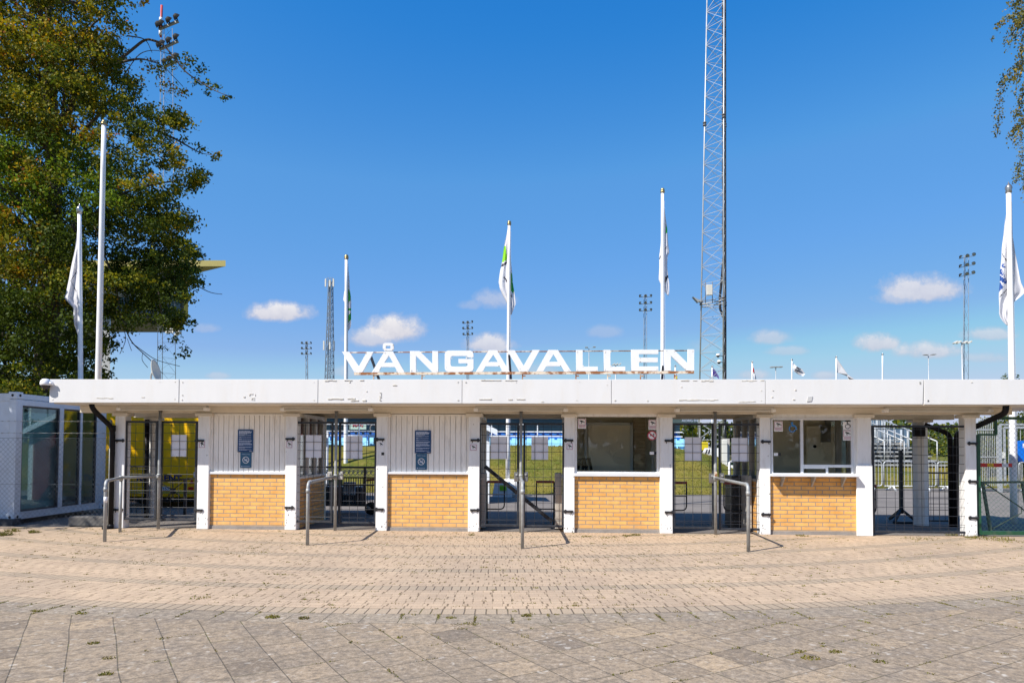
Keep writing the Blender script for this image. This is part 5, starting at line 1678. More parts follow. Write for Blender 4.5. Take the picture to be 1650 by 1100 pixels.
far_flag(62, [(1277, 584), (1284, 590), (1293, 595), (1297.5, 602), (1294, 606), (1287, 603.5), (1279, 598)], 'small white flag with dark print fluttering beyond the roof', [('flag_black', [(1284, 590.5), (1291, 594.5), (1290, 595.5), (1283.5, 592)]), ('flag_black', [(1279, 593.5), (1287, 597), (1293, 601), (1285, 598.5)])])
far_flag(62, [(1348, 577), (1356, 588), (1366, 603), (1376, 610), (1367, 611), (1365, 606), (1349, 600)], 'white triangular flag with dark tip beyond the roof', [('flag_black', [(1366, 606.5), (1372, 609.5), (1377, 611), (1369, 611.5)])])
far_flag(62, [(1148.5, 592), (1153, 597), (1158, 606), (1159, 611), (1155, 607), (1148.8, 606)], 'small purple flag inside the foot of the lattice mast', base='flag_purple')
far_flag(62, [(1088.5, 603), (1090, 603), (1092, 611), (1088.5, 612)], 'tiny blue and yellow flag under the roof sign', [('flag_yellow', [(1089, 605), (1091, 606), (1091.5, 610), (1089, 610)])], 'flag_blue')
# ================================================================== LATTICE MASTS
def lattice(t, legs, zs, r_leg, r_br, mat, brmat=None, faces=((0, 1), (1, 2), (2, 0)), cross=None, legmats=None, horiz=True):
    """legs: functions z -> point; zs: bay heights"""
    for k, lg in enumerate(legs):
        b = MB(); b.tube([lg(z) for z in (zs[0], zs[-1])], r_leg, 8); b.build('leg', (legmats or [mat] * 9)[k], t)
    for f, (i, j) in enumerate(faces):
        b = MB()
        for k, (za, zb) in enumerate(zip(zs, zs[1:])):
            if horiz: b.tube([legs[i](za), legs[j](za)], r_br, 4, caps=False)
            m = za + (zb - za) * .06
            b.tube([legs[i](m), legs[j](zb)], r_br, 4, caps=False)
            if cross is None or cross(za): b.tube([legs[j](m), legs[i](zb)], r_br * .8, 4, caps=False)
        b.build('bracing', brmat or mat, t)


YM = 28.0
p0 = [at(1129.6, 610, YM), at(1158.5, 610, YM), at(1172.7, 610, YM)]
p1 = [at(1140.6, 2, YM), at(1162, 2, YM), at(1170.8, 2, YM)]
cx0 = (p0[0].x + p0[2].x) / 2
offs = (.342, -.985, .643)
Rb, Rt = .94, .66
za_, zb_m = p0[0].z, p1[0].z
def mleg(k):
    def f(z):
        u = (z - za_) / (zb_m - za_)
        return Vector((p0[k].x + (p1[k].x - p0[k].x) * u, YM + offs[k] * (Rb + (Rt - Rb) * u), z))
    return f
mast = thing('lattice_mast', (cx0 + .1, YM, 0), 'tall grey three legged lattice mast rising out of the top of the picture', 'mast')
legs = [mleg(k) for k in range(3)]
bay = (zb_m - za_) / 22.
zs = [.02]
while zs[-1] < zb_m + 7: zs.append(zs[-1] + bay)
zpl = Z(1143, 487, YM); zp2 = Z(1143, 197, YM)
lattice(mast, legs, zs, .042, .016, 'mast_steel', faces=((0, 1), (1, 2), (2, 0)))
for z in (zpl, zp2):
    b = MB()
    for k in range(3):
        P = legs[k](z); b.lathe(P, [(.001, -.10), (.11, -.10), (.11, -.03), (.06, -.02), (.06, .05), (.11, .06), (.11, .12), (.001, .12)], 10)
    b.build('flange', 'galvanised_dark', mast)
b = MB()
for i, j in ((0, 1), (1, 2), (2, 0)): b.bar(legs[i](zpl - .05), legs[j](zpl - .05), .06); b.bar(legs[i](zpl - .22), legs[j](zpl - .22), .04)
b.build('platform_ring', 'mast_steel', mast)
b = MB()
lr = legs[2]
b.tube([lr(z) + Vector((-.07 + .02 * math.sin(z * 3), -.05, 0)) for z in np.linspace(.1, zpl - .9, 14)] + [lr(zpl - .3) + Vector((-.30, -.05, 0)), lr(zpl + .4) + Vector((-.32, -.05, 0)), lr(zpl + 1.6) + Vector((-.20, -.05, 0))] + [lr(z) + Vector((-.10 + .02 * math.sin(z * 2), -.05, 0)) for z in np.linspace(zpl + 3, zb_m + 6, 14)], .075, 7)
b.tube([lr(z) + Vector((.02, -.06 + .01 * math.sin(z * 5), 0)) for z in np.linspace(.1, zb_m + 6, 30)], .05, 6)
b.build('cable', 'cable_black', mast)
an = MB(); P = at(1143.2, 467, YM - 1.0); an.box(P.x - .17, P.x + .17, P.y - .05, P.y + .1, P.z - .31, P.z + .31); an.build('antenna_box', 'antenna_white', mast, bevel=.02)
b = MB()
for dx in (-.2, .2): b.tube([(P.x + dx, P.y + .14, P.z - .75), (P.x + dx, P.y + .14, P.z + .5)], .02, 6)
b.bar((P.x - .4, P.y + .14, P.z - .6), (P.x + .4, P.y + .14, P.z - .55), .03); b.build('antenna_bracket', 'galvanised_dark', mast)
P = at(1125.5, 483.5, YM - .2)
b = MB(); b.extr([P + Vector((-.32, 0, .22)), P + Vector((-.02, 0, -.12)), P + Vector((.12, 0, -.06)), P + Vector((.12, 0, .02)), P + Vector((0, 0, .04))], (0, .35, 0)); b.bar(P + Vector((.05, .1, -.05)), legs[0](P.z - .1), .06); b.build('floodlight', 'galvanised', mast)
for (px, py) in ((1157, 572.5), (1158.6, 583)):
    P = at(px, py, YM - 1.35)
    b = MB(); b.lathe(P, [(.001, .12), (.08, .10), (.12, .03), (.12, -.02), (.001, -.02)], 14); hs = b.build('camera_housing', 'sign_white', mast)
    b = MB(); b.lathe(P, [(.10, -.021), (.085, -.07), (.04, -.11), (.001, -.12)], 14); b.build('camera_dome', 'camera_dome', hs)
    b = MB(); b.bar(P + Vector((0, .05, .02)), legs[1](P.z + .02), .04); b.build('camera_arm', 'galvanised', hs)


def floodmast(xl, xr, tops, Y, arms, lamp, label, n_bay=16, near=False, topspan=None):
    """arms: ((x,y),(x,y)) photo ends of each crossbar; lamps on each arm; lamp = radius in photo px"""
    s = F / (Y + 13.1)
    B0, B1 = at(xl, 611, Y), at(xr, 611, Y)
    ts = topspan or .85
    zt = Z((xl + xr) / 2, tops, Y)
    c = (B0.x + B1.x) / 2; hw = (B1.x - B0.x) / 2
    zr = B0.z
    Tc = at(*[(arms[0][0][0] + arms[0][1][0]) / 2, (arms[0][0][1] + arms[0][1][1]) / 2], Y).x if not near else at(267, 60, Y).x
    t = thing('floodlight_mast', (c, Y, 0), label, 'floodlight', 'floodlight masts round the stadium')
    def leg(k):
        a = (rad(180), rad(0), rad(90))[k] if not near else (rad(165), rad(45), rad(-75))[k]
        def f(z):
            u = (z - zr) / (zt - zr)
            h = hw * (1 + (ts - 1) * u)
            return Vector((c + (Tc - c) * u + h * math.cos(a), Y + h * math.sin(a), z))
        return f
    lg = [leg(k) for k in range(3)]
    zs = [z for z in np.linspace(.02, zt, n_bay)]
    lw = 1.0 / s
    mt = 'mast_far' if not near else 'mast_grey'
    lattice(t, lg, zs, .55 * lw * (.8 if near else .75), .22 * lw * .8, mt, cross=lambda z: False, horiz=near)
    for (pa, pb, us) in arms:
        A, C = at(*pa, Y - .4), at(*pb, Y - .4)
        b = MB(); b.bar(A, C, .9 * lw if not near else .17); ar = b.build('crossbar', mt if not near else 'galvanised', t)
        for u in us:
            P = A.lerp(C, u) + Vector((0, -.25, lamp / s * .75))
            r = lamp / s
            d = Vector((.55 - 1.2 * u, -.2, -.55)) if not near else Vector((.5, .62, -.42))
            d.normalize()
            m = d.to_track_quat('Z', 'Y').to_matrix()
            b = MB()
            prof = [(.001, -.75), (.45, -.7), (.8, -.25), (1.0, .25), (1.02, .3)]
            base = len(b.v)
            b.lathe((0, 0, 0), [(q * r, h * r) for q, h in prof], 12)
            b.v = [tuple(P + m @ Vector(v)) for v in b.v]
            b.bar(P, A.lerp(C, u), .25 * r)
            lp = b.build('lamp', 'lamp_dark', t)
            b = MB(); b.lathe((0, 0, 0), [(.001, .29 * r), (.96 * r, .27 * r)], 12); b.v = [tuple(P + m @ Vector(v)) for v in b.v]
            b.build('lamp_glass', 'lamp_glass', lp)
    return t


U3 = (.06, .5, .94)
floodmast(492.4, 496.2, 549, 185, [((485.8, 553.6), (502.2, 553.6), U3), ((485.8, 562), (502.2, 562), U3), ((485.8, 570.6), (502.2, 570.6), U3)], 2.0, 'far floodlight mast left of the telecom tower')
floodmast(751.8, 755.6, 517, 150, [((745.5, 521), (762, 519.5), U3), ((745.5, 530), (762, 529.5), U3), ((746, 539.5), (762, 539), U3)], 2.0, 'far floodlight mast above the roof sign letter G')
floodmast(1036.8, 1042, 474, 122, [((1029.8, 478.5), (1050, 478), U3), ((1029.8, 490), (1050, 489), U3), ((1029.8, 501), (1050, 500.5), U3)], 2.3, 'floodlight mast between the roof sign and the flagpole near the letter E')
floodmast(1551.8, 1560.4, 410, 92, [((1545, 416.8), (1569.5, 412), U3), ((1544.6, 431.4), (1569, 426.4), U3), ((1544.6, 446), (1568.6, 441), U3)], 2.9, 'floodlight mast at the right, three rows of three lamps tilted up to the right')
fm = floodmast(250.6, 281.5, 42, 40, [((256, 47.5), (287.5, 34.5), (.05, .2, .58, .97)), ((257, 80), (287, 66.5), (.06, .22, .58, .97)), ((266, 107.5), (286.5, 97.5), (.1, .5, .97))], 6.3, 'big floodlight mast with dark lamps behind the big tree', 30, True, .62)
b = MB(); b.tube([at(259, 60, 40), at(260.7, 9, 40)], .09, 8); b.build('spike', 'mast_red', fm)
b = MB(); b.tube([at(259.1, 35, 39.9), at(259.3, 29, 39.9)], .13, 8); b.tube([at(258.6, 57, 39.9), at(258.9, 49, 39.9)], .13, 8); b.build('white_band', 'sign_white', fm)
b = MB()
for px in (268, 271.5, 275, 278.5):
    P = at(px, 531, 38.5); b.box(P.x - .055, P.x + .055, P.y - .06, P.y + .06, P.z - .27, P.z + .27)
P = at(284, 536, 38.5); b.extr([P + Vector((-.25, 0, -.16)), P + Vector((.2, 0, .18)), P + Vector((.25, 0, .1)), P + Vector((-.1, 0, -.2))], (0, .4, 0))
b.build('antenna_panels', 'antenna_white', fm)

# telecom tower
Yt = 150.; s = F / (Yt + 13.1)
t = thing('telecom_tower', (X(531, 611, Yt), Yt, 0), 'slim telecom tower with white antenna panels at two heights', 'tower')
wid = [(447, 4.2), (470, 4.6), (500, 5.4), (540, 6.6), (611, 8.4), (720, 11)]
def tleg(k):
    a = (rad(170), rad(-70), rad(50))[k]
    def f(z):
        py = 718 - (z - 1.63) * s
        h = lerp_tab(wid, py) / s
        return Vector((X(531, 611, Yt) + h * math.cos(a), Yt + h * math.sin(a), z))
    return f
zt = Z(531, 452, Yt)
zs = list(np.linspace(.05, zt, 26))
tl = [tleg(k) for k in range(3)]
for k in range(3):
    b = MB(); b.tube([tl[k](z) for z in zs], .11, 6); b.build('leg', 'mast_far', t)
for i, j in ((0, 1), (1, 2), (2, 0)):
    b = MB()
    for k, (a, c) in enumerate(zip(zs, zs[1:])): b.tube([tl[i](a), tl[j](c)], .05, 4, caps=False); b.tube([tl[j](a), tl[i](c)], .05, 4, caps=False); b.tube([tl[i](a), tl[j](a)], .05, 4, caps=False)
    b.build('bracing', 'mast_far', t)
b = MB(); b.tube([tl[0](z).lerp(tl[1](z), .55) for z in zs], .16, 5); b.build('cable_ladder', 'mast_far', t)
for (px, q0, q1) in ((524.6, 449, 462), (531.4, 451, 462), (537.3, 449, 462), (521.8, 549, 564), (531.5, 551, 563), (538.2, 549, 565)):
    b = MB(); P = at(px, (q0 + q1) / 2, Yt - 1.2); h = (q1 - q0) / 2 / s
    b.box(P.x - .17, P.x + .17, P.y - .1, P.y + .15, P.z - h, P.z + h); b.bar(P, Vector((X(531, 611, Yt), Yt, P.z)), .06)
    b.build('antenna_panel', 'antenna_white' if px != 538.2 else 'mast_far', t, bevel=.04)
b = MB()
for px in (527, 529.5, 533, 535.5): b.tube([at(px, 455, Yt), at(px, 446.5, Yt)], .05, 5)
b.bar(at(526, 448.5, Yt), at(536.5, 448.5, Yt), .07); b.build('top_rods', 'mast_far', t)

# lamp posts beyond the roof
def lamppost(px, py, Y, arms, label, flat=False):
    s = F / (Y + 13.1)
    t = thing('lamp_post', (X(px, 611, Y), Y, 0), label, 'lamp post', 'far lamp posts beyond the roof')
    T = at(px, py, Y)
    b = MB(); b.tube([(T.x, Y, 0), T], .9 / s, 8, r2=.6 / s); b.build('pole', 'mast_steel', t)
    for (ax, ay, w, h) in arms:
        P = at(ax, ay, Y)
        b = MB(); b.box(P.x - w / s, P.x + w / s, Y - .3, Y + .3, P.z - h / s, P.z + h / s); b.bar(T, P, .5 / s); b.build('lamp_head', 'galvanised', t, bevel=.03)
lamppost(949, 562, 80, [(945, 559.5, 2.2, .5), (957.5, 559, 2.2, .5)], 'far double lamp post above the letters of the roof sign')
lamppost(1496, 573.5, 80, [(1491.5, 571.5, 3, .5), (1504, 571, 3, .5)], 'far double lamp post left of the right floodlight mast')
lamppost(1250, 592, 80, [(1244, 591.4, 2.6, .8), (1250.3, 591.2, 2.6, .8), (1257.5, 591, 2.8, .8)], 'far lamp post with three flat heads in a row')
t = thing('lamp_cluster', at(1553, 550, 88), 'white angled sports floodlights below the right floodlight mast', 'floodlight')
P = at(1552, 551, 85)
b = MB()
for (px, dz, dx) in ((1541, .0, -1), (1546, .1, -.6), (1556, -.1, .8), (1563, .1, 1)):
    q = at(px, 551, 85); b.extr([q + Vector((-.35, 0, -.12)), q + Vector((.25, 0, .22)), q + Vector((.35, 0, .12)), q + Vector((-.1, 0, -.2))], (0, .5, 0))
b.build('lamp_heads', 'antenna_white', t)
b = MB(); b.bar(at(1539, 552, 85.3), at(1566, 551, 85.3), .1); b.tube([(P.x, 85.3, 0), (P.x, 85.3, P.z)], .09, 8); b.build('pole', 'mast_steel', t)
t = thing('lamp_cluster', at(992, 586, 80), 'small white floodlights seen through the letter E of the roof sign', 'floodlight')
b = MB()
for px in (988.5, 993, 998): q = at(px, 586, 80); b.extr([q + Vector((-.22, 0, -.14)), q + Vector((.2, 0, .14)), q + Vector((.26, 0, .05)), q + Vector((-.1, 0, -.2))], (0, .4, 0))
b.build('lamp_heads', 'antenna_white', t)
P = at(992, 588, 80.3); b = MB(); b.tube([(P.x, 80.3, 0), P], .08, 8); b.bar(at(986, 588, 80.3), at(1000, 587, 80.3), .08); b.build('pole', 'mast_steel', t)

# ================================================================== GRANDSTAND (behind the bank)
Ys = 34.
def zy(py, Y): return Z(825, py, Y)
gs = thing('grandstand', (X(800, 700, Ys), Ys, 0), 'low grandstand of blue seats and a dark roof edge behind the grass bank', 'grandstand')
x0, x1 = X(420, 700, Ys), X(1127, 700, Ys)
steps = 9
zf, zt = zy(718.5, Ys), zy(690.5, Ys + 6.)
b = MB()
for k in range(steps):
    y = Ys + k * .68; z = zf + (zt - .35 - zf) * k / (steps - 1) - .42
    b.box(x0, x1, y, y + .681, -.02 if k == 0 else z - .5, z)
b.build('terrace', 'concrete', gs)
for k in range(steps):
    y = Ys + .3 + k * .68; z = zf + (zt - .35 - zf) * k / (steps - 1) - .42
    b = MB()
    xx = x0 + .1 + (k % 2) * .2
    while xx < x1 - .5:
        if True:
            b.box(xx, xx + .42, y, y + .38, z + .18, z + .22); b.extr([(xx, y + .36, z + .22), (xx + .42, y + .36, z + .22), (xx + .38, y + .42, z + .52), (xx + .04, y + .42, z + .52)], (0, .04, 0))
        xx += .56
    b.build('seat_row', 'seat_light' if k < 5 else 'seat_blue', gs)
yb = Ys + steps * .68 + .5
b = MB(); b.box(x0, x1, yb, yb + .3, 0, zy(668, yb)); b.build('back_wall', 'stand_wall', gs)
b = MB(); b.box(x0 - .3, x1 + .0, Ys + 5.2, yb + .5, zy(673.5, Ys + 5.2), zy(664, Ys + 5.2)); b.build('roof', 'stand_roof', gs)
b = MB()
for py, Y in ((684, Ys - .3), (695.2, Ys - .25), (702.3, Ys - .25)):
    b.bar((x0, Y, zy(py, Y)), (x1 - 1.2, Y, zy(py, Y) + (.04 if py == 684 else 0)), .075)
for px in (480, 505, 578.5, 620, 700, 792, 866, 940, 1010): b.bar((X(px, 700, Ys - .3), Ys - .28, .5), (X(px, 700, Ys - .3), Ys - .28, zy(684, Ys)), .07)
b.build('railing', 'white_trim', gs)
b = MB(); b.bar((x1, Ys + .1, 0), (x1, Ys + .1, zy(668, Ys)), .12); b.build('end_post', 'interior_pale', gs)
ms = thing('stand_sign', (X(577, 686, Ys + 1), Ys + 1, zy(692, Ys + 1)), 'pale board with dark red MAXI lettering under the grandstand roof', 'sign')
Y = Ys + .9
b = MB(); b.box(X(563.3, 686, Y), X(590, 686, Y), Y, Y + .06, Z(577, 691.5, Y), Z(577, 679.5, Y)); b.build('sign_board', 'stand_board' if 'stand_board' in MATS else 'cabinet_grey', ms)
place_text('lettering', 'MAXI', X(568.5, 686, Y), X(585, 686, Y), Z(577, 687.6, Y), Z(577, 682, Y), Y - .01, 'red_ink', ms, .02, .02)
ms = thing('stand_sign', (X(1108, 678, Ys + .8), Ys + .8, zy(680, Ys)), 'dark board with pale ALDRIG ENS lettering under the grandstand roof', 'sign')
Y = Ys + .8
b = MB(); b.box(X(1082, 678, Y), X(1127, 678, Y), Y, Y + .08, Z(1105, 681.5, Y), Z(1105, 673.5, Y)); b.build('sign_board', 'stand_roof', ms)
place_text('lettering', 'ALDRIG ENS', X(1098.5, 678, Y), X(1126.5, 678, Y), Z(1105, 679.2, Y), Z(1105, 675.4, Y), Y - .01, 'sign_text', ms, .02)
b = MB(); P = at(602, 690, Ys + .5)
b.tube([P + Vector((.23 * math.cos(a), 0, .26 * math.sin(a))) for a in np.linspace(0, 6.3, 20)], .06, 6)
tag(b.build('hoop', 'galvanised_dark'), 'round dark hoop hanging at the right of the MAXI board', 'hoop')
Y = 27.
t = thing('players_shelter', (X(600, 715, Y), Y, 0), 'small white framed shelter with blue panel on top of the bank', 'shelter')
xa, xb = X(593, 700, Y), X(640, 700, Y)
b = MB(); b.box(xa, xb, Y, Y + .1, Z(600, 704, Y), Z(600, 701.5, Y)); b.box(xa, xa + .07, Y, Y + .1, 1., Z(600, 704, Y)); b.box(xb - .07, xb, Y, Y + .1, 1., Z(600, 704, Y)); b.box(xa, xb, Y, Y + 1.2, Z(600, 701.4, Y), Z(600, 700.4, Y)); b.build('frame', 'white_trim', t)
b = MB(); b.box(xa + .08, xb - .08, Y + 1., Y + 1.05, 1., Z(600, 704.5, Y)); b.build('back_panel', 'stand_wall', t)
b = MB(); b.box(xa + .1, xb - .08, Y + .02, Y + .06, 1., Z(600, 715, Y)); b.build('front_panel', 'seat_light', t)
Y = 24.
t = thing('ad_hoarding', (X(1145, 730, Y), Y, 0), 'white hoarding with slanted dark marks and orange TERM lettering beside the bank', 'hoarding')
xa, xb = X(1131, 725, Y), X(1163, 725, Y)
b = MB(); b.extr([(xa, Y, 1.0), (xb, Y, 1.0), (xb, Y, Z(1150, 721.5, Y)), (X(1136, 721.5, Y), Y, Z(1150, 721.5, Y)), (xa, Y, Z(1150, 731, Y))], (0, .06, 0)); b.build('panel', 'sign_white', t)
place_text('lettering', 'TERM', X(1132, 737, Y), X(1144, 737, Y), Z(1140, 739.2, Y), Z(1140, 735.2, Y), Y - .01, 'orange_ink', t, .02)
b = MB()
for px in (1136, 1140): b.extr([at(px, 731, Y - .012), at(px + 2.2, 731, Y - .012), at(px + 4.4, 724, Y - .012), at(px + 2.4, 724, Y - .012)], (0, .02, 0))
b.build('dark_marks', 'flag_black', t)
b = MB(); b.box(xa + .2, xb, Y + 3, Y + 3.1, 1.5, Z(1150, 711.5, Y + 3)); tag(b.build('yellow_hoarding', 'flag_yellow'), 'pale yellow hoarding behind the white hoarding', 'hoarding')
Y = 15.5
t = thing('utility_cabinet', (X(1168, 740, Y), Y, 0), 'tall pale metal cabinet on a concrete base beside the bank', 'cabinet')
xa, xb = X(1164, 730, Y), X(1172.3, 730, Y)
b = MB(); b.box(xa, xb, Y, Y + .5, Z(1168, 748.5, Y), Z(1168, 708, Y)); b.build('cabinet', 'cabinet_grey', t, bevel=.02)
b = MB(); b.box(xb - .05, X(1179.5, 730, Y), Y + .35, Y + .9, Z(1168, 748.5, Y), Z(1168, 706, Y)); b.build('side_housing', 'panel_grey', t)
b = MB(); b.box(xa - .1, X(1180, 730, Y), Y - .1, Y + .95, -.2, Z(1168, 749, Y)); b.build('base', 'white_concrete', t)
Y = 9.5
b = MB(); P = at(1175, 744, Y); b.tube(bend([(P.x, Y, 0), (P.x, Y, P.z), (P.x + .15, Y, P.z + .03)], .06), .035, 8)
tag(b.build('bent_pipe', 'pole_white'), 'white pipe with a bent top behind the black turnstile drum', 'pipe')

# ================================================================== RED HUTS
def red_hut(Yh, pe, ye, pw, pm, label, sk):
    """gabled hut: right eave at photo (pe, ye), right wall corner pw, ridge over pm"""
    xe, xw, xm = X(pe, 700, Yh), X(pw, 740, Yh), X(pm, 700, Yh)
    xl, xlw = 2 * xm - xe, 2 * xm - xw
    t = thing('red_hut', (xm, Yh, 0), label, 'hut', 'small red huts behind the kiosks')
    ez = Z(pe, ye, Yh); sl = .48
    rz = ez + (xe - xm) * sl; zw = ez + (xe - xw) * sl
    b = MB(); b.extr([(xlw, Yh, 0), (xw, Yh, 0), (xw, Yh, zw), (xm, Yh, rz - .02), (xlw, Yh, zw)], (1.2 * sk, 1.2, 0)); b.build('wall', 'hut_red', t)
    b = MB()
    for e in (xe, xl): b.extr([(e, Yh - .3, ez), (xm, Yh - .3, rz), (xm, Yh - .3, rz + .07), (e, Yh - .3, ez + .07)], (1.6 * sk, 1.6, 0))
    b.build('roof', 'roof_dark', t)
    b = MB()
    for e in (xe, xl): b.extr([(e, Yh - .325, ez - .07), (xm, Yh - .325, rz - .07), (xm, Yh - .325, rz + .09), (e, Yh - .325, ez + .09)], (0, .024, 0))
    b.build('barge_board', 'white_trim', t)
    for q in (xw - .10, xlw - .02):
        b = MB(); b.box(q, q + .12, Yh - .025, Yh + .1, 0, zw - .02); b.build('corner_board', 'white_trim', t)
    b = MB(); b.box(xm - .45, xm + .45, Yh - .02, Yh + .01, 0, 1.95); d = b.build('door', 'white_trim', t)


red_hut(6.6, 802.5, 697.5, 787.5, 722, 'dark red hut with pale trim whose eave shows through the centre gateway', -.09)
red_hut(6.6, 534.5, 702, 526.5, 455, 'dark red hut with pale trim whose eave shows left of the MAXI board', -.29)

# ================================================================== STAND TOWER BEHIND THE TREE
Yt_ = 46.
t = thing('stand_tower', (X(200, 600, Yt_), Yt_, 0), 'tower building with a flat olive roof overhang, half hidden by the big tree', 'building')
BK = (-5.2, 8, 0)              # the building stands turned, its flank runs away to the left
def slab(p0, p1, q0, q1, dy, nm, mt, vec=None, bevel=0.0):
    Y = Yt_ + dy
    b = MB(); b.extr([at(p0, q1, Y), at(p1, q1, Y), at(p1, q0, Y), at(p0, q0, Y)], vec or BK)
    return b.build(nm, mt, t, bevel=bevel)
YB = Yt_ + 3.2
fr = [at(-40, 419.5, Yt_), at(363.5, 419.5, Yt_), at(363.5, 429, Yt_), at(-40, 429, Yt_)]
bk = [at(-40, 434, YB), at(316, 434, YB), at(316, 440.5, YB), at(-40, 440.5, YB)]
bk[0].z = bk[1].z = fr[0].z
b = MB(); b.v = [tuple(p) for p in fr + bk]
for q in ((3, 2, 1, 0), (4, 5, 6, 7), (0, 1, 5, 4), (1, 2, 6, 5), (2, 3, 7, 6), (3, 0, 4, 7)): b.f.append(q); b.m.append(0); b.sm.append(False)
b.build('roof', 'olive_roof', t)
slab(178, 303, 436, 512, 3.4, 'cabin', 'tower_dark')
slab(296.5, 303.2, 440, 508, 3., 'end_fin', 'ochre', (-.3, .5, 0))
for p in (184, 206, 228, 250, 274): slab(p, p + 17, 456, 504, 3.33, 'window_pane', 'tower_glass', (0, .05, 0))
slab(60, 162, 480, 530, 3.5, 'glazed_wing', 'blue_cladding')
slab(60, 240, 439, 478, 3.2, 'upper_wall', 'tower_wall', (-.1, .18, 0))
slab(163, 177.3, 480, 712, 3.3, 'column', 'tower_wall', (-.7, 1., 0))
for px in (195, 216, 237):
    b = MB(); P = at(px, 514, Yt_ + 3.3); b.extr([P, P + Vector((.5, 0, -.5)), P + Vector((.7, 0, -.25)), P + Vector((.25, 0, .25))], (0, .4, 0)); b.build('spotlight', 'lamp_dark', t)
b = MB(); P = at(178.5, 544, Yt_); b.ball(P, .18, 10); b.bar(P, (P.x - .4, P.y + .8, P.z + .2), .08); b.build('camera', 'galvanised', t)

# ================================================================== RIGHT BACKGROUND
def crowd_barrier(p0, p1, yy, label, low=0.0):
    x0, x1 = X(p0, 760, yy), X(p1, 760, yy)
    t = thing('crowd_barrier', ((x0 + x1) / 2, yy, 0), label, 'barrier', 'steel crowd barriers along the yard')
    z0, z1 = .17 + low, 1.12 + low
    b = MB(); b.tube(bend([(x0, yy, z0), (x0, yy, z1), (x1, yy, z1), (x1, yy, z0), (x0, yy, z0)], .12), .026, 8); b.build('frame', 'barrier_steel', t)
    b = MB(); n = max(4, int((x1 - x0) / .13))
    for k in range(1, n): b.tube([(x0 + (x1 - x0) * k / n, yy, z0), (x0 + (x1 - x0) * k / n, yy, z1)], .010, 5, caps=False)
    b.build('bars', 'barrier_steel', t)
    for q in (x0 + .35, x1 - .35):
        b = MB(); b.bar((q - .08, yy - .36, low + .02), (q, yy, z0), .05); b.bar((q - .1, yy + .3, low + .02), (q, yy, z0), .05); b.build('foot', 'white_trim', t)


Yb = 14.2
for (p0, p1, lb) in ((1338, 1421, 'crowd barrier left of the dark splayed stand'), (1424, 1508, 'crowd barrier behind the faceted column'), (1511, 1592, 'crowd barrier behind the downpipes and end column'), (1642, 1722, 'crowd barrier right of the flagpole')):
    crowd_barrier(p0, p1, Yb, lb)
Y = 13.6
t = thing('bar_gate', (X(1620, 780, Y), Y, 0), 'tall galvanised bar gate between two stout posts behind the green fence', 'gate')
za, zb = .25, Z(1612, 685, Y)
b = MB(); b.bar((X(1610, 700, Y), Y, 0), (X(1610, 700, Y), Y, zb), .12); b.build('post', 'barrier_steel', t)
b = MB(); b.bar((X(1618, 700, Y), Y, za), (X(1618, 700, Y), Y, zb - .08), .07); b.bar((X(1618, 700, Y), Y, zb - .08), (X(1700, 700, Y), Y, zb - .08), .09); b.bar((X(1618, 700, Y), Y, za + .1), (X(1700, 700, Y), Y, za + .1), .08); b.bar((X(1611, 700, Y), Y, zb + .03), (X(1700, 700, Y), Y, zb + .05), .07); b.build('frame', 'barrier_steel', t)
b = MB()
for k in range(24): q = X(1618, 700, Y) + .15 * k; b.tube([(q, Y, za), (q, Y, zb - .1)], .014, 5, caps=False)
b.build('bars', 'barrier_steel', t)
b = MB(); b.box(X(1610, 700, Y) + .05, X(1618, 700, Y), Y - .06, Y + .03, Z(1612, 738, Y), Z(1612, 728, Y)); b.build('lock_case', 'cabinet_grey', t)
Y = 14.0
t = thing('bar_fence', (X(1560, 780, Y), Y, 0), 'galvanised bar fence left of the tall bar gate', 'fence')
b = MB()
x0, x1 = X(1545, 700, Y), X(1608, 700, Y)
for py in (736, 692): b.bar((x0, Y, Z(1580, py, Y)), (x1, Y, Z(1580, py, Y)), .05)
b.build('rails', 'barrier_steel', t)
b = MB(); n = 22
for k in range(n): q = x0 + (x1 - x0) * k / n; b.tube([(q, Y, .2), (q, Y, Z(1580, 672, Y))], .013, 5, caps=False)
b.build('bars', 'barrier_steel', t)

Y = 20.
t = thing('steel_bleacher', (X(1460, 740, Y), Y, .9), 'open steel bleacher with pale steps and handrails behind the wide right gate', 'bleacher')
x0, x1 = X(1395, 720, Y), X(1530, 720, Y)
n = 7; zb0 = Z(1440, 748, Y); zt0 = Z(1440, 708, Y + 5)
for k in range(n):
    z = zb0 + (zt0 - zb0) * k / (n - 1); y = Y + k * .75
    b = MB(); b.box(x0 + k * .1, x1, y, y + .5, z - .07, z); b.box(x0 + k * .1, x1, y + .1, y + .16, z - .30, z - .18); b.build('step', 'bleacher_light', t)
b = MB()
for px in np.linspace(1397, 1528, 12):
    q = X(px, 720, Y); b.extr([(q, Y + .2, -.1), (q, Y + 5.2, -.1), (q, Y + 5.2, zt0 - .1), (q, Y + .2, zb0 - .1)], (.05, 0, 0))
b.build('support', 'bleacher_dark', t)
b = MB()
for (px, zz) in ((1405, 1.2), (1425, 1.1), (1457, 1.1), (1475, 1.1), (1510, 1.1)):
    q = X(px, 720, Y)
    b.tube([(q, Y, zb0 + zz), (q, Y + 5.2, zt0 + zz)], .035, 6)
    for k in range(5): y = Y + 5.2 * k / 4; z = zb0 + (zt0 - zb0) * k / 4; b.tube([(q, y, z), (q, y, z + zz)], .028, 6)
b.tube([(x0, Y + 5.3, zt0 + 1.1), (x1, Y + 5.3, zt0 + 1.1)], .03, 6); b.tube([(x0, Y + 5.3, zt0 + .6), (x1, Y + 5.3, zt0 + .6)], .03, 6)
n = 36
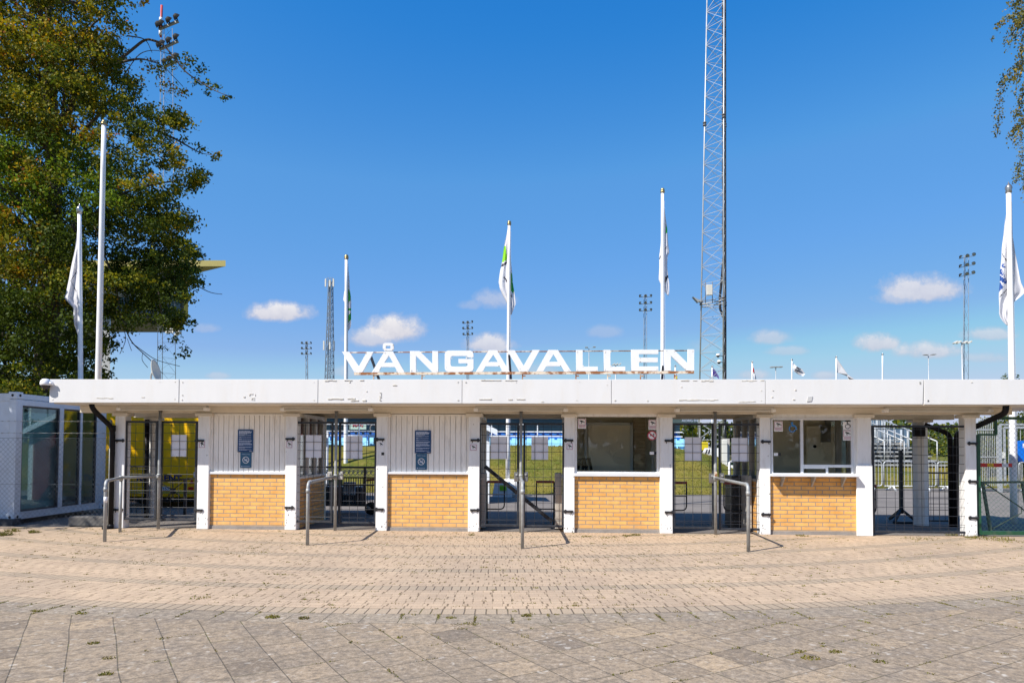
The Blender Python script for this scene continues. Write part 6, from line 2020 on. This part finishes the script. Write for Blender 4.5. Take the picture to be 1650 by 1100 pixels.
for k in range(n): q = x0 + (x1 - x0) * k / n; b.tube([(q, Y + 5.3, zt0), (q, Y + 5.3, zt0 + 1.1)], .016, 5, caps=False)
b.build('handrail', 'barrier_steel', t)
Y = 27.
for (p0, p1, q0, mt, lb) in ((1408, 1424, 668, 'blue_cladding', 'narrow blue clad block behind the bleacher, left edge of the right gateway'), (1436, 1466, 690, 'blue_cladding', 'pale blue low block behind the bleacher')):
    t = thing('clad_block', (X((p0 + p1) / 2, 720, Y), Y, 0), lb, 'building')
    x0, x1 = X(p0, 720, Y), X(p1, 720, Y)
    b = MB(); b.box(x0, x1, Y, Y + 4, 0, Z(p0, q0, Y)); b.build('wall', mt, t)
    b = MB(); k = x0 + .15
    while k < x1: b.box(k, k + .10, Y - .04, Y + .02, .2, Z(p0, q0 + 2, Y)); k += .38
    b.build('ribs', 'container_white', t)
    Y += 1.5
Y = 26.
t = thing('timber_stack', (X(1440, 715, Y), Y, .9), 'stack of pale timber boxes behind the bleacher', 'stack')
for (p0, p1, q0, q1) in ((1427, 1440, 712, 723), (1441, 1455, 712.5, 723), (1430, 1450, 723.3, 728)):
    b = MB(); b.box(X(p0, 716, Y), X(p1, 716, Y), Y, Y + .8, Z(p0, q1, Y), Z(p0, q0, Y)); b.build('box', 'pallet_wood', t, bevel=.02)
# ================================================================== TREES
class Leaves:
    def __init__(s): s.c = []; s.sz = []; s.m = []
    def add(s, c, size, m): s.c.append(c); s.sz.append(size); s.m.append(m)

    def build(s, name, mats, parent, droop=0.0, slim=.62):
        C = np.array(s.c, dtype=float); n = len(C); S = np.array(s.sz)[:, None]
        d = rng.normal(size=(n, 3)); d[:, 2] -= droop; d /= np.linalg.norm(d, axis=1)[:, None]
        q = rng.normal(size=(n, 3)); q[:, 2] += .0
        w = np.cross(d, q); w /= np.linalg.norm(w, axis=1)[:, None]
        nn = np.cross(d, w)
        a = C - d * S * .5; t = C + d * S * .5
        l = C + w * S * slim * .5 + nn * S * .10; r = C - w * S * slim * .5 + nn * S * .10
        l2 = C + w * S * slim * .36 + d * S * .22 + nn * S * .05; r2 = C - w * S * slim * .36 + d * S * .22 + nn * S * .05
        V = np.stack([a, r, r2, t, l2, l], axis=1).reshape(-1, 3)
        o0 = np.array(ORG[parent.name])
        me = bpy.data.meshes.new(name)
        me.vertices.add(n * 6); me.vertices.foreach_set('co', (V - o0).ravel())
        me.loops.add(n * 6); me.loops.foreach_set('vertex_index', np.arange(n * 6, dtype=np.int32))
        me.polygons.add(n); me.polygons.foreach_set('loop_start', np.arange(0, n * 6, 6, dtype=np.int32)); me.polygons.foreach_set('loop_total', np.full(n, 6, dtype=np.int32))
        me.polygons.foreach_set('material_index', np.array(s.m, dtype=np.int32))
        me.update(calc_edges=True); me.validate()
        return link_mesh(name, me, mats, parent, None)


def in_poly(poly, x, y):
    c = False; k = len(poly) - 1
    for q in range(len(poly)):
        (xa, ya), (xb, yb) = poly[q], poly[k]
        if (ya > y) != (yb > y) and x < (xb - xa) * (y - ya) / (yb - ya) + xa: c = not c
        k = q
    return c


TREE = [(-300, -170), (215, -170), (205, -60), (196, 0), (187, 18), (205, 42), (200, 75), (196, 100), (203, 118), (222, 134), (222, 160), (250, 168), (282, 176), (300, 182), (305, 198), (284, 206), (268, 222), (282, 240), (298, 262), (325, 276), (330, 290),
        (306, 312), (300, 328), (314, 340), (304, 355), (316, 368), (298, 385), (320, 402), (330, 425), (310, 436), (325, 455), (298, 466), (308, 482), (283, 492), (308, 516), (292, 530), (262, 520), (232, 522), (207, 530), (188, 520), (178, 545), (186, 560),
        (168, 590), (174, 612), (152, 640), (150, 720), (-300, 720)]
YT = 15.
sT = F / (YT + 13.1)
tr = thing('maple_tree', (X(60, 720, YT), YT, 0), 'big spreading tree with dark green and golden leaves at the left', 'tree')
MATS_T = ['leaf_olive', 'leaf_green', 'leaf_gold', 'leaf_orange', 'leaf_lime']
lv = Leaves()
clusters = []
random.seed(21)


def tree_mat(P, py, gold_shade):
    g = noise.noise(P * .42) + random.uniform(-.45, .45) + gold_shade
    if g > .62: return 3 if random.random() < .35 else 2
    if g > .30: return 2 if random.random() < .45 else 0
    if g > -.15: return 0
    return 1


tries = 0
while len(clusters) < 3900 and tries < 120000:
    tries += 1
    px, py = random.uniform(-300, 335), random.uniform(-170, 720)
    if px < -60 and random.random() < .55: continue
    if not in_poly(TREE, px, py): continue
    # distance to the outline decides how deep the crown is here
    dd = sum(in_poly(TREE, px + o, py + p) for o, p in ((38, 0), (0, 38), (0, -38), (80, 0))) / 4.
    T = .9 + 2.9 * dd
    Y = YT + random.uniform(-T, T)
    P = at(px, py, YT); P.y = Y
    # keep the measured outline although the cluster stands nearer or farther
    k = (Y + 13.1) / (YT + 13.1)
    P.x = EYE.x + (P.x - EYE.x) * k; P.z = EYE.z + (P.z - EYE.z) * k
    # gaps between the sprays; the crown is loose towards its right and lower ends
    loose = min(1., max(0., (px - 95) / 150.))
    nn = noise.noise(Vector((P.x * .62 + 7, P.y * .10, P.z * .95))) + .55 * noise.noise(Vector((P.x * 1.5, P.y * .25 + 5, P.z * 2.2)))
    if nn < -.26 + .34 * loose: continue
    if 165 < px < 310 and 430 < py < 545 and random.random() < .12: continue
    clusters.append((P, random.uniform(.22, .5) * (1.15 - .3 * loose), py))
for _ in range(250):
    px, py = random.uniform(165, 330), random.uniform(300, 532)
    if noise.noise(Vector((px * .03, py * .045, 4))) < -.16: continue
    if in_poly(TREE, px, py) and (px < 285 or random.random() < .5) and not (py > 470 and 282 < px):
        P = at(px, py, YT + random.uniform(-1.2, 1.2)); clusters.append((P, random.uniform(.24, .42), py))
for _ in range(75):
    px, py = random.uniform(178, 318), random.uniform(404, 446)
    P = at(px, py, YT + random.uniform(-1.2, 1.2)); clusters.append((P, random.uniform(.2, .36), py))
for (px, py, r) in ((225, 128, 12), (243, 106, 16), (260, 112, 13), (285, 101, 17), (303, 93, 13), (320, 108, 13), (318, 130, 12), (338, 136, 10), (350, 139, 7), (361, 158, 8), (369, 154, 5), (334, 150, 6), (270, 138, 18), (296, 148, 10), (228, 6, 6), (236, 2, 5), (215, 9, 5),
                    (323, 240, 11), (344, 252, 9), (352, 248, 5), (296, 226, 12), (276, 190, 16), (300, 196, 9), (318, 285, 12), (334, 281, 7), (298, 562, 9), (284, 545, 12), (268, 528, 12), (290, 572, 6), (262, 560, 7), (303, 573, 4), (312, 518, 6), (325, 412, 8), (326, 455, 6), (305, 430, 10),
                    (182, 580, 7), (176, 600, 6), (190, 556, 6)):
    P = at(px, py, YT + random.uniform(-.5, .5)); clusters.append((P, r / sT, py))
for (P, r, py) in clusters:
    gold_shade = .12 if py < 140 else (-.5 if py > 400 else (-.32 if py > 300 else 0))  # lower crown picks darker leaves: its shade is put into the leaf colour
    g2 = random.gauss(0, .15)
    lime = py > 215 and py < 345 and EYE.x + (P.x - EYE.x) / (P.y + 13.1) * F < -715 and random.random() < .75
    for _ in range(int(105 * (r / .5) ** 1.6) + 10):
        q = Vector((random.gauss(0, 1), random.gauss(0, 1), random.gauss(0, .65))) * r * .54
        q.z -= .25 * abs(q.x)
        lv.add(P + q, random.uniform(.08, .165), 4 if lime and random.random() < .7 else tree_mat(P + q * .3, py, gold_shade + g2))
lv.build('crown', MATS_T, tr)
# trunk and limbs
b = MB()
tk_ = [(70, 700), (74, 600), (80, 480), (84, 360), (86, 250), (80, 120), (78, 0), (76, -120)]
TP = [at(px, py, YT) for px, py in tk_]
TP[0].z = 0
b.tube(TP, [.55, .46, .42, .36, .29, .21, .14, .06], 12)
b.build('trunk', 'bark', tr)
b = MB()
random.seed(33)
def limb(P0, P1, r0, r1, sag=.3, n=7, wig=.18):
    pts = []
    L = (P1 - P0).length
    for k in range(n + 1):
        u = k / n
        w = Vector((random.uniform(-1, 1), random.uniform(-1, 1), random.uniform(-1, 1))) * wig * L * .12 * (1 if 0 < k < n else 0)
        pts.append(P0.lerp(P1, u) + Vector((0, 0, sag * L * math.sin(u * math.pi) * .25)) + w)
    b.tube(pts, r0, 6, r2=r1)
    return pts
for k in range(95):
    P, r, py = random.choice(clusters)
    if (py > 400 and (P.x - TP[0].x) > 2.2) or (P.x - TP[0].x) > 4.2: continue
    zj = max(2.4, P.z - random.uniform(.4, 1.0) * abs(P.x - TP[0].x) - .5)
    u = 0
    for a, c in zip(TP, TP[1:]):
        if a.z <= zj <= c.z: base = a.lerp(c, (zj - a.z) / (c.z - a.z)); break
    else: base = TP[-2]
    limb(base, P, random.uniform(.06, .16), .018)
for path, r in (([(120, 130), (195, 95), (235, 62), (262, 70), (300, 118), (345, 146), (370, 156)], .07), ([(150, 115), (212, 96), (232, 95), (262, 105), (295, 140)], .06), ([(205, 58), (235, 62), (245, 85)], .03), ([(180, 190), (240, 205), (285, 225), (322, 247), (350, 251)], .07), ([(150, 330), (230, 300), (290, 290), (335, 281)], .06),
                ([(140, 240), (90, 205), (84, 225), (82, 245)], .06), ([(75, 0), (84, 60), (92, 110), (97, 150)], .12), ([(150, 360), (187, 462), (196, 515), (212, 552), (248, 585), (262, 602)], .035), ([(212, 552), (250, 580), (290, 590)], .015), ([(187, 500), (205, 545), (193, 570)], .014), ([(205, 545), (212, 565)], .010), ([(230, 568), (228, 580), (238, 592)], .010),
                ([(290, 445), (322, 463), (340, 472), (358, 474)], .022), ([(300, 345), (312, 350)], .02), ([(255, 470), (262, 520), (285, 545)], .03), ([(200, 120), (225, 85), (250, 80), (275, 88)], .02)):
    pts = [at(px, py, YT - .4 + .3 * math.sin(px)) for px, py in path]
    b.tube(bend(pts, .35), r, 6, r2=.012)
b.build('branches', 'bark', tr)

# birch at the right edge: hanging twigs, most of it outside the frame
YBi = 2.2; sB = F / (YBi + 13.1)
br = thing('birch_tree', (X(1830, 860, YBi), YBi, 0), 'birch with small leaves on hanging twigs at the upper right edge', 'tree')
b = MB(); xb = X(1830, 800, YBi); b.tube([(xb, YBi, 0), (xb - .05, YBi + .1, 4), (xb + .1, YBi, 8), (xb, YBi, 13)], .22, 12, r2=.05); b.build('trunk', 'bark_light', br)
lv = Leaves(); b = MB()
random.seed(5)
strands = [([(1660, -30), (1640, 8), (1625, 10)], 10), ([(1665, 15), (1640, 22), (1622, 30), (1606, 40), (1608, 48)], 8), ([(1655, 30), (1636, 40), (1630, 60), (1628, 80)], 12), ([(1655, 60), (1645, 90), (1640, 120), (1637, 150)], 10), ([(1600, 58), (1597, 66)], 3), ([(1655, 95), (1635, 108), (1619, 122), (1612, 145), (1610, 180), (1609, 205), (1606, 222)], 8),
           ([(1640, 110), (1630, 130), (1622, 128)], 5), ([(1655, 110), (1648, 150), (1640, 180), (1636, 190)], 9), ([(1660, 140), (1652, 180), (1646, 210), (1640, 240)], 11), ([(1655, 190), (1640, 205), (1630, 215), (1632, 235)], 9), ([(1655, 225), (1645, 255), (1638, 285), (1636, 295)], 8), ([(1665, 240), (1655, 280), (1648, 310)], 8), ([(1690, -20), (1680, 100), (1672, 220), (1665, 320)], 16), ([(1720, -20), (1710, 140), (1700, 330)], 22), ([(1650, -40), (1644, 30), (1650, 90)], 12)]
for path, w in strands:
    Y = YBi + random.uniform(-.35, .35)
    pts = bend([at(px, py, Y) for px, py in path], .2)
    b.tube(pts, .006, 4, r2=.002)
    L = sum((p - q).length for p, q in zip(pts, pts[1:]))
    for _ in range(int(L * 170 * (w / 8) ** 1.1) + 8):
        k = random.randrange(len(pts) - 1); P = pts[k].lerp(pts[k + 1], random.random())
        q = Vector((random.gauss(0, 1), random.gauss(0, 1), random.gauss(0, .8))) * (w * .42 / sB)
        lv.add(P + q, random.uniform(.035, .062), 0 if noise.noise(P * 2.5) + random.uniform(-.6, .6) > -.1 else (1 if random.random() < .8 else 2))
for _ in range(14000):   # the main crown beyond the edge of the picture
    a = random.uniform(0, 6.28); rr = 1.9 * math.sqrt(random.random()); z = random.uniform(5.5, 13)
    P = Vector((xb + rr * math.cos(a) + .35, YBi + rr * math.sin(a), z))
    if P.x - .1 < X(1668, 100, YBi): continue
    lv.add(P, random.uniform(.045, .07), 0 if random.random() < .6 else 1)
for k in range(22):
    z = random.uniform(5, 11); a = random.uniform(2.2, 4.2)
    p = Vector((xb, YBi, z)); q = p + Vector((math.cos(a) * random.uniform(1.2, 2.2), math.sin(a) * 1.2, random.uniform(.3, 1.3)))
    b.tube([p, p.lerp(q, .5) + Vector((0, 0, .2)), q], .03, 5, r2=.006)
b.build('twigs', 'bark', br)
lv.build('crown', ['leaf_birch', 'leaf_birch_dark', 'leaf_gold'], br, droop=.8, slim=.75)


def bush(px, ptop, Y, w, label, n=2600, lean=0, name='bush', low=.2, mats=('leaf_bush', 'leaf_green', 'leaf_olive'), leaf=(.07, .14)):
    B = at(px, 700, Y); zt = Z(px, ptop, Y)
    t = thing(name, (B.x, Y, 0), label, 'tree' if name.endswith('tree') else 'bush', 'greenery behind the right gateway')
    lv = Leaves(); h = zt
    lobes = [(Vector((B.x + random.uniform(-w, w) * .7, Y + random.uniform(-.6, .6) * w, random.uniform(low, .85) * h)), random.uniform(.28, .5) * w + .2) for _ in range(14)] + [(Vector((B.x, Y, h - .35)), .35)]
    for _ in range(n):
        c, r = random.choice(lobes)
        q = Vector((random.gauss(0, 1), random.gauss(0, 1), random.gauss(0, .9)))
        q = q.normalized() * r * (random.random() ** .35)
        P = c + q
        if P.z < .05 or P.z > h: continue
        lv.add(P, random.uniform(*leaf), random.choice((0, 0, 1, 2)))
    lv.build('crown', list(mats), t)
    b = MB()
    b.tube([(B.x, Y, 0), (B.x + .05, Y, h * .5), (B.x, Y, h * .9)], .07, 7, r2=.02)
    for c, r in lobes[:8]: b.tube([(B.x, Y, h * .25), c], .03, 5, r2=.01)
    b.build('trunk', 'bark', t)


bush(1629, 599, 19., 1.1, 'leafy bush top showing over the roof behind the right flagpole', 2600, name='small_tree')
bush(1590, 672, 18.5, 1.6, 'bush behind the bar fence left of the tall bar gate', 2600)
bush(1655, 668, 18.8, 1.8, 'bush behind the tall bar gate right of the flagpole', 2800)
bush(1540, 684, 30., 2.2, 'bush far behind the end column and downpipes', 2400, leaf=(.12, .22))
bush(1480, 686, 36., 2.6, 'grey green tree far behind the faceted column', 2600, name='far_tree', leaf=(.14, .26))
bush(1445, 684, 38., 2.4, 'grey green tree far behind the bleacher', 2600, name='far_tree', leaf=(.14, .26))

# tree beyond the container at the left: its shade lies on the container, the truck and the left kerb
st = thing('shade_tree', (-15.6, -1.2, 0), 'leafy tree standing in front of the container, left of the picture', 'tree')
lv = Leaves(); b = MB(); random.seed(3)
b.tube([(-15.6, -1.2, 0), (-15.5, -1.1, 3), (-15.6, -1.2, 6), (-15.4, -1.0, 11)], .26, 10, r2=.07)
b.build('trunk', 'bark', st)
for _ in range(170):
    a = random.uniform(0, 6.28); rr = math.sqrt(random.random()); z = random.uniform(-1, 1)
    k = math.sqrt(max(0, 1 - z * z))
    c = Vector((-15.4 + 3.0 * rr * k * math.cos(a), -.6 + 3.6 * rr * k * math.sin(a), 6.2 + 2.1 * z))
    for _ in range(75):
        lv.add(c + Vector((random.gauss(0, .42), random.gauss(0, .42), random.gauss(0, .36))), random.uniform(.16, .26), random.choice((0, 1, 1, 2)))
lv.build('crown', ['leaf_olive', 'leaf_green', 'leaf_gold'], st)

# the wood round the stadium, one mass
lv = Leaves(); random.seed(9)
for _ in range(16000):
    x = random.uniform(-110, 150)
    top = 6.2 + 2.2 * noise.noise(Vector((x * .06, 0, 2))) + 1.6 * noise.noise(Vector((x * .25, 0, 7)))
    lv.add(Vector((x, 112 + random.uniform(-4, 4) + .0006 * x * x, top * random.random() ** .7)), random.uniform(.7, 1.5), random.choice((0, 1, 1, 2)))


def free_leaves(lv, name, mats, label, cat, kind):
    h = thing('tmp', (0, 0, 0), None, None)
    o = lv.build(name, mats, h)
    o.parent = None
    bpy.data.objects.remove(h)
    return tag(o, label, cat, kind=kind)


free_leaves(lv, 'far_wood', ['leaf_bush', 'leaf_green', 'leaf_olive'], 'far green wood round the stadium grounds', 'wood', 'stuff')

# street trees across the square behind the camera, mirrored in the kiosk windows
for k, (x, y, h, w) in enumerate(((-26, -42, 9, 5.4), (-17, -45, 10, 5.6), (-8.5, -43, 8.5, 5.4), (0, -46, 10.5, 5.6), (9, -43, 9, 5.4), (17.5, -45, 10, 5.6), (26, -42, 9, 5.4))):
    s_t = thing('street_tree', (x, y, 0), 'street tree across the square behind the viewer', 'tree', 'street trees across the square')
    lv = Leaves(); random.seed(40 + k)
    for _ in range(1500):
        q = Vector((random.gauss(0, 1), random.gauss(0, 1), random.gauss(0, 1))).normalized() * random.random() ** .4
        lv.add(Vector((x + q.x * w, y + q.y * w, h * .48 + q.z * h * .5)), random.uniform(.7, 1.2), random.choice((0, 1, 1)))
    lv.build('crown', ['leaf_olive', 'leaf_green'], s_t)
    b = MB(); b.tube([(x, y, 0), (x + .1, y, h * .5), (x, y, h * .8)], .2, 8, r2=.06); b.build('trunk', 'bark', s_t)

# ================================================================== SKY, SUN
w = bpy.data.worlds.new('World'); SC.world = w; w.use_nodes = True
t = NT(w.node_tree)
bg = w.node_tree.nodes['Background']
sky = t.n('ShaderNodeTexSky'); sky.sky_type = 'NISHITA'; sky.sun_disc = False
SUN_TO = Vector((-.73, -.63, 1.0)).normalized()
EL = math.asin(SUN_TO.z)
sky.sun_elevation = EL
sky.sun_rotation = math.atan2(SUN_TO.x, SUN_TO.y)
sky.altitude = 0; sky.air_density = 1.0; sky.dust_density = .35; sky.ozone_density = 3.0
hs = t.n('ShaderNodeHueSaturation'); hs.inputs['Saturation'].default_value = SKY_SAT; hs.inputs['Value'].default_value = SKY_VAL
t.l(sky.outputs[0], hs.inputs['Color'])
# tone of the clear late summer sky, from zenith blue to the pale horizon
kk = SKY_STR * 2 ** EXPOSURE
cv = t.n('ShaderNodeRGBCurve')
for ch, pts_ in enumerate(([(0, 0), (.056, .024), (.102, .102), (.39, .27), (.55, .376), (1, .56)], [(0, 0), (.22, .216), (.328, .332), (.76, .474), (.88, .585), (1, .63)], [(0, 0), (.30, .37), (.552, .645), (.745, .75), (1, .825)])):
    c = cv.mapping.curves[ch]
    while len(c.points) < len(pts_): c.points.new(.5, .5)
    for p, q in zip(c.points, pts_): p.location = q; p.handle_type = 'VECTOR'
cv.mapping.extend = 'HORIZONTAL'
cv.mapping.update()
t.l(t.mix(1., hs.outputs[0], (kk, kk, kk), 'MULTIPLY'), cv.inputs['Color'])
SKYC = t.mix(1., cv.outputs[0], (1 / kk, 1 / kk, 1 / kk), 'MULTIPLY')
# small cumulus clouds low over the horizon, placed by direction
geo = t.n('ShaderNodeTexCoord')
sp = t.n('ShaderNodeSeparateXYZ'); t.l(geo.outputs['Generated'], sp.inputs[0])
yy = t.math('MAXIMUM', sp.outputs[1], .02)
u = t.math('DIVIDE', sp.outputs[0], yy); v = t.math('DIVIDE', sp.outputs[2], yy)
cb = t.n('ShaderNodeCombineXYZ'); t.l(u, cb.inputs[0]); t.l(v, cb.inputs[1])
nzd = t.math('SUBTRACT', t.noise(cb.outputs[0], 26., 9, .68), .5)
nz2 = t.math('SUBTRACT', t.noise(cb.outputs[0], 7., 4, .5), .5)
CL = [(452, 506, 50, 17, .95), (640, 532, 46, 25, 1.), (600, 545, 42, 17, .8), (795, 485, 34, 18, .5), (760, 492, 22, 9, .3), (790, 556, 40, 17, .85), (1482, 468, 62, 24, .85), (1450, 480, 40, 13, .6), (1414, 554, 32, 15, .8), (1492, 566, 46, 14, .75), (1242, 545, 32, 12, .55),
      (1270, 566, 30, 8, .4), (1600, 540, 40, 12, .6), (1592, 577, 34, 9, .4), (975, 536, 26, 11, .28), (330, 530, 22, 8, .3), (1215, 606, 26, 9, .7), (1330, 606, 22, 7, .5), (352, 606, 20, 6, .4), (560, 600, 30, 10, .4), (1130, 560, 25, 12, .2), (860, 600, 40, 14, .3)]
tot = None; shade = None
for (px, py, a, c, amt) in CL:
    d = ray(px, py); u0, v0 = d.x / d.y, d.z / d.y
    au, bv = a / F * 1.15, c / F * 1.25
    du = t.math('DIVIDE', t.math('SUBTRACT', u, u0), au); dv = t.math('DIVIDE', t.math('SUBTRACT', v, v0), bv)
    dvn = t.math('MULTIPLY', t.math('MINIMUM', dv, 0.), 1.5); dvp = t.math('MAXIMUM', dv, 0.)
    dv2 = t.math('ADD', dvn, dvp)
    r2 = t.math('ADD', t.math('MULTIPLY', du, du), t.math('MULTIPLY', dv2, dv2))
    f = t.math('SUBTRACT', 1.22, r2)
    f = t.math('ADD', f, t.math('ADD', t.math('MULTIPLY', nzd, 2.7), t.math('MULTIPLY', nz2, 1.8)))
    f = t.math('MULTIPLY', t.ramp(f, [(.0, 0.), (.45, .35), (.85, .85), (1.0, 1.)]), amt)
    sh = t.math('MULTIPLY', f, t.ramp(t.math('ADD', t.math('MULTIPLY', dv, .4), t.math('ADD', .45, t.math('MULTIPLY', nzd, .8))), [(.1, 0.), (.75, 1.)]))
    tot = f if tot is None else t.math('MAXIMUM', tot, f)
    shade = sh if shade is None else t.math('MAXIMUM', shade, sh)
ccol = t.mix(shade, tuple(q * CLOUD for q in (.62, .63, .76)), tuple(q * CLOUD for q in (1.0, .98, 1.0)))
front = t.math('GREATER_THAN', sp.outputs[1], .03)
t.l(t.mix(t.math('MULTIPLY', tot, front), SKYC, ccol), bg.inputs[0])
bg.inputs[1].default_value = SKY_STR
sl = bpy.data.lights.new('sun', 'SUN'); so = bpy.data.objects.new('sun', sl); COL.objects.link(so)
sl.energy = SUN_STR; sl.angle = rad(.5); sl.color = (1., .94, .85)
so.rotation_euler = (-SUN_TO).to_track_quat('-Z', 'Y').to_euler()
so.location = SUN_TO * 40
SC.view_settings.view_transform = 'Standard'; SC.view_settings.look = 'None'; SC.view_settings.gamma = 1.0; SC.view_settings.exposure = EXPOSURE
SC.view_settings.use_curve_mapping = False
SC.cycles.max_bounces = 8; SC.cycles.transparent_max_bounces = 24
SC.cycles.caustics_reflective = False; SC.cycles.caustics_refractive = False
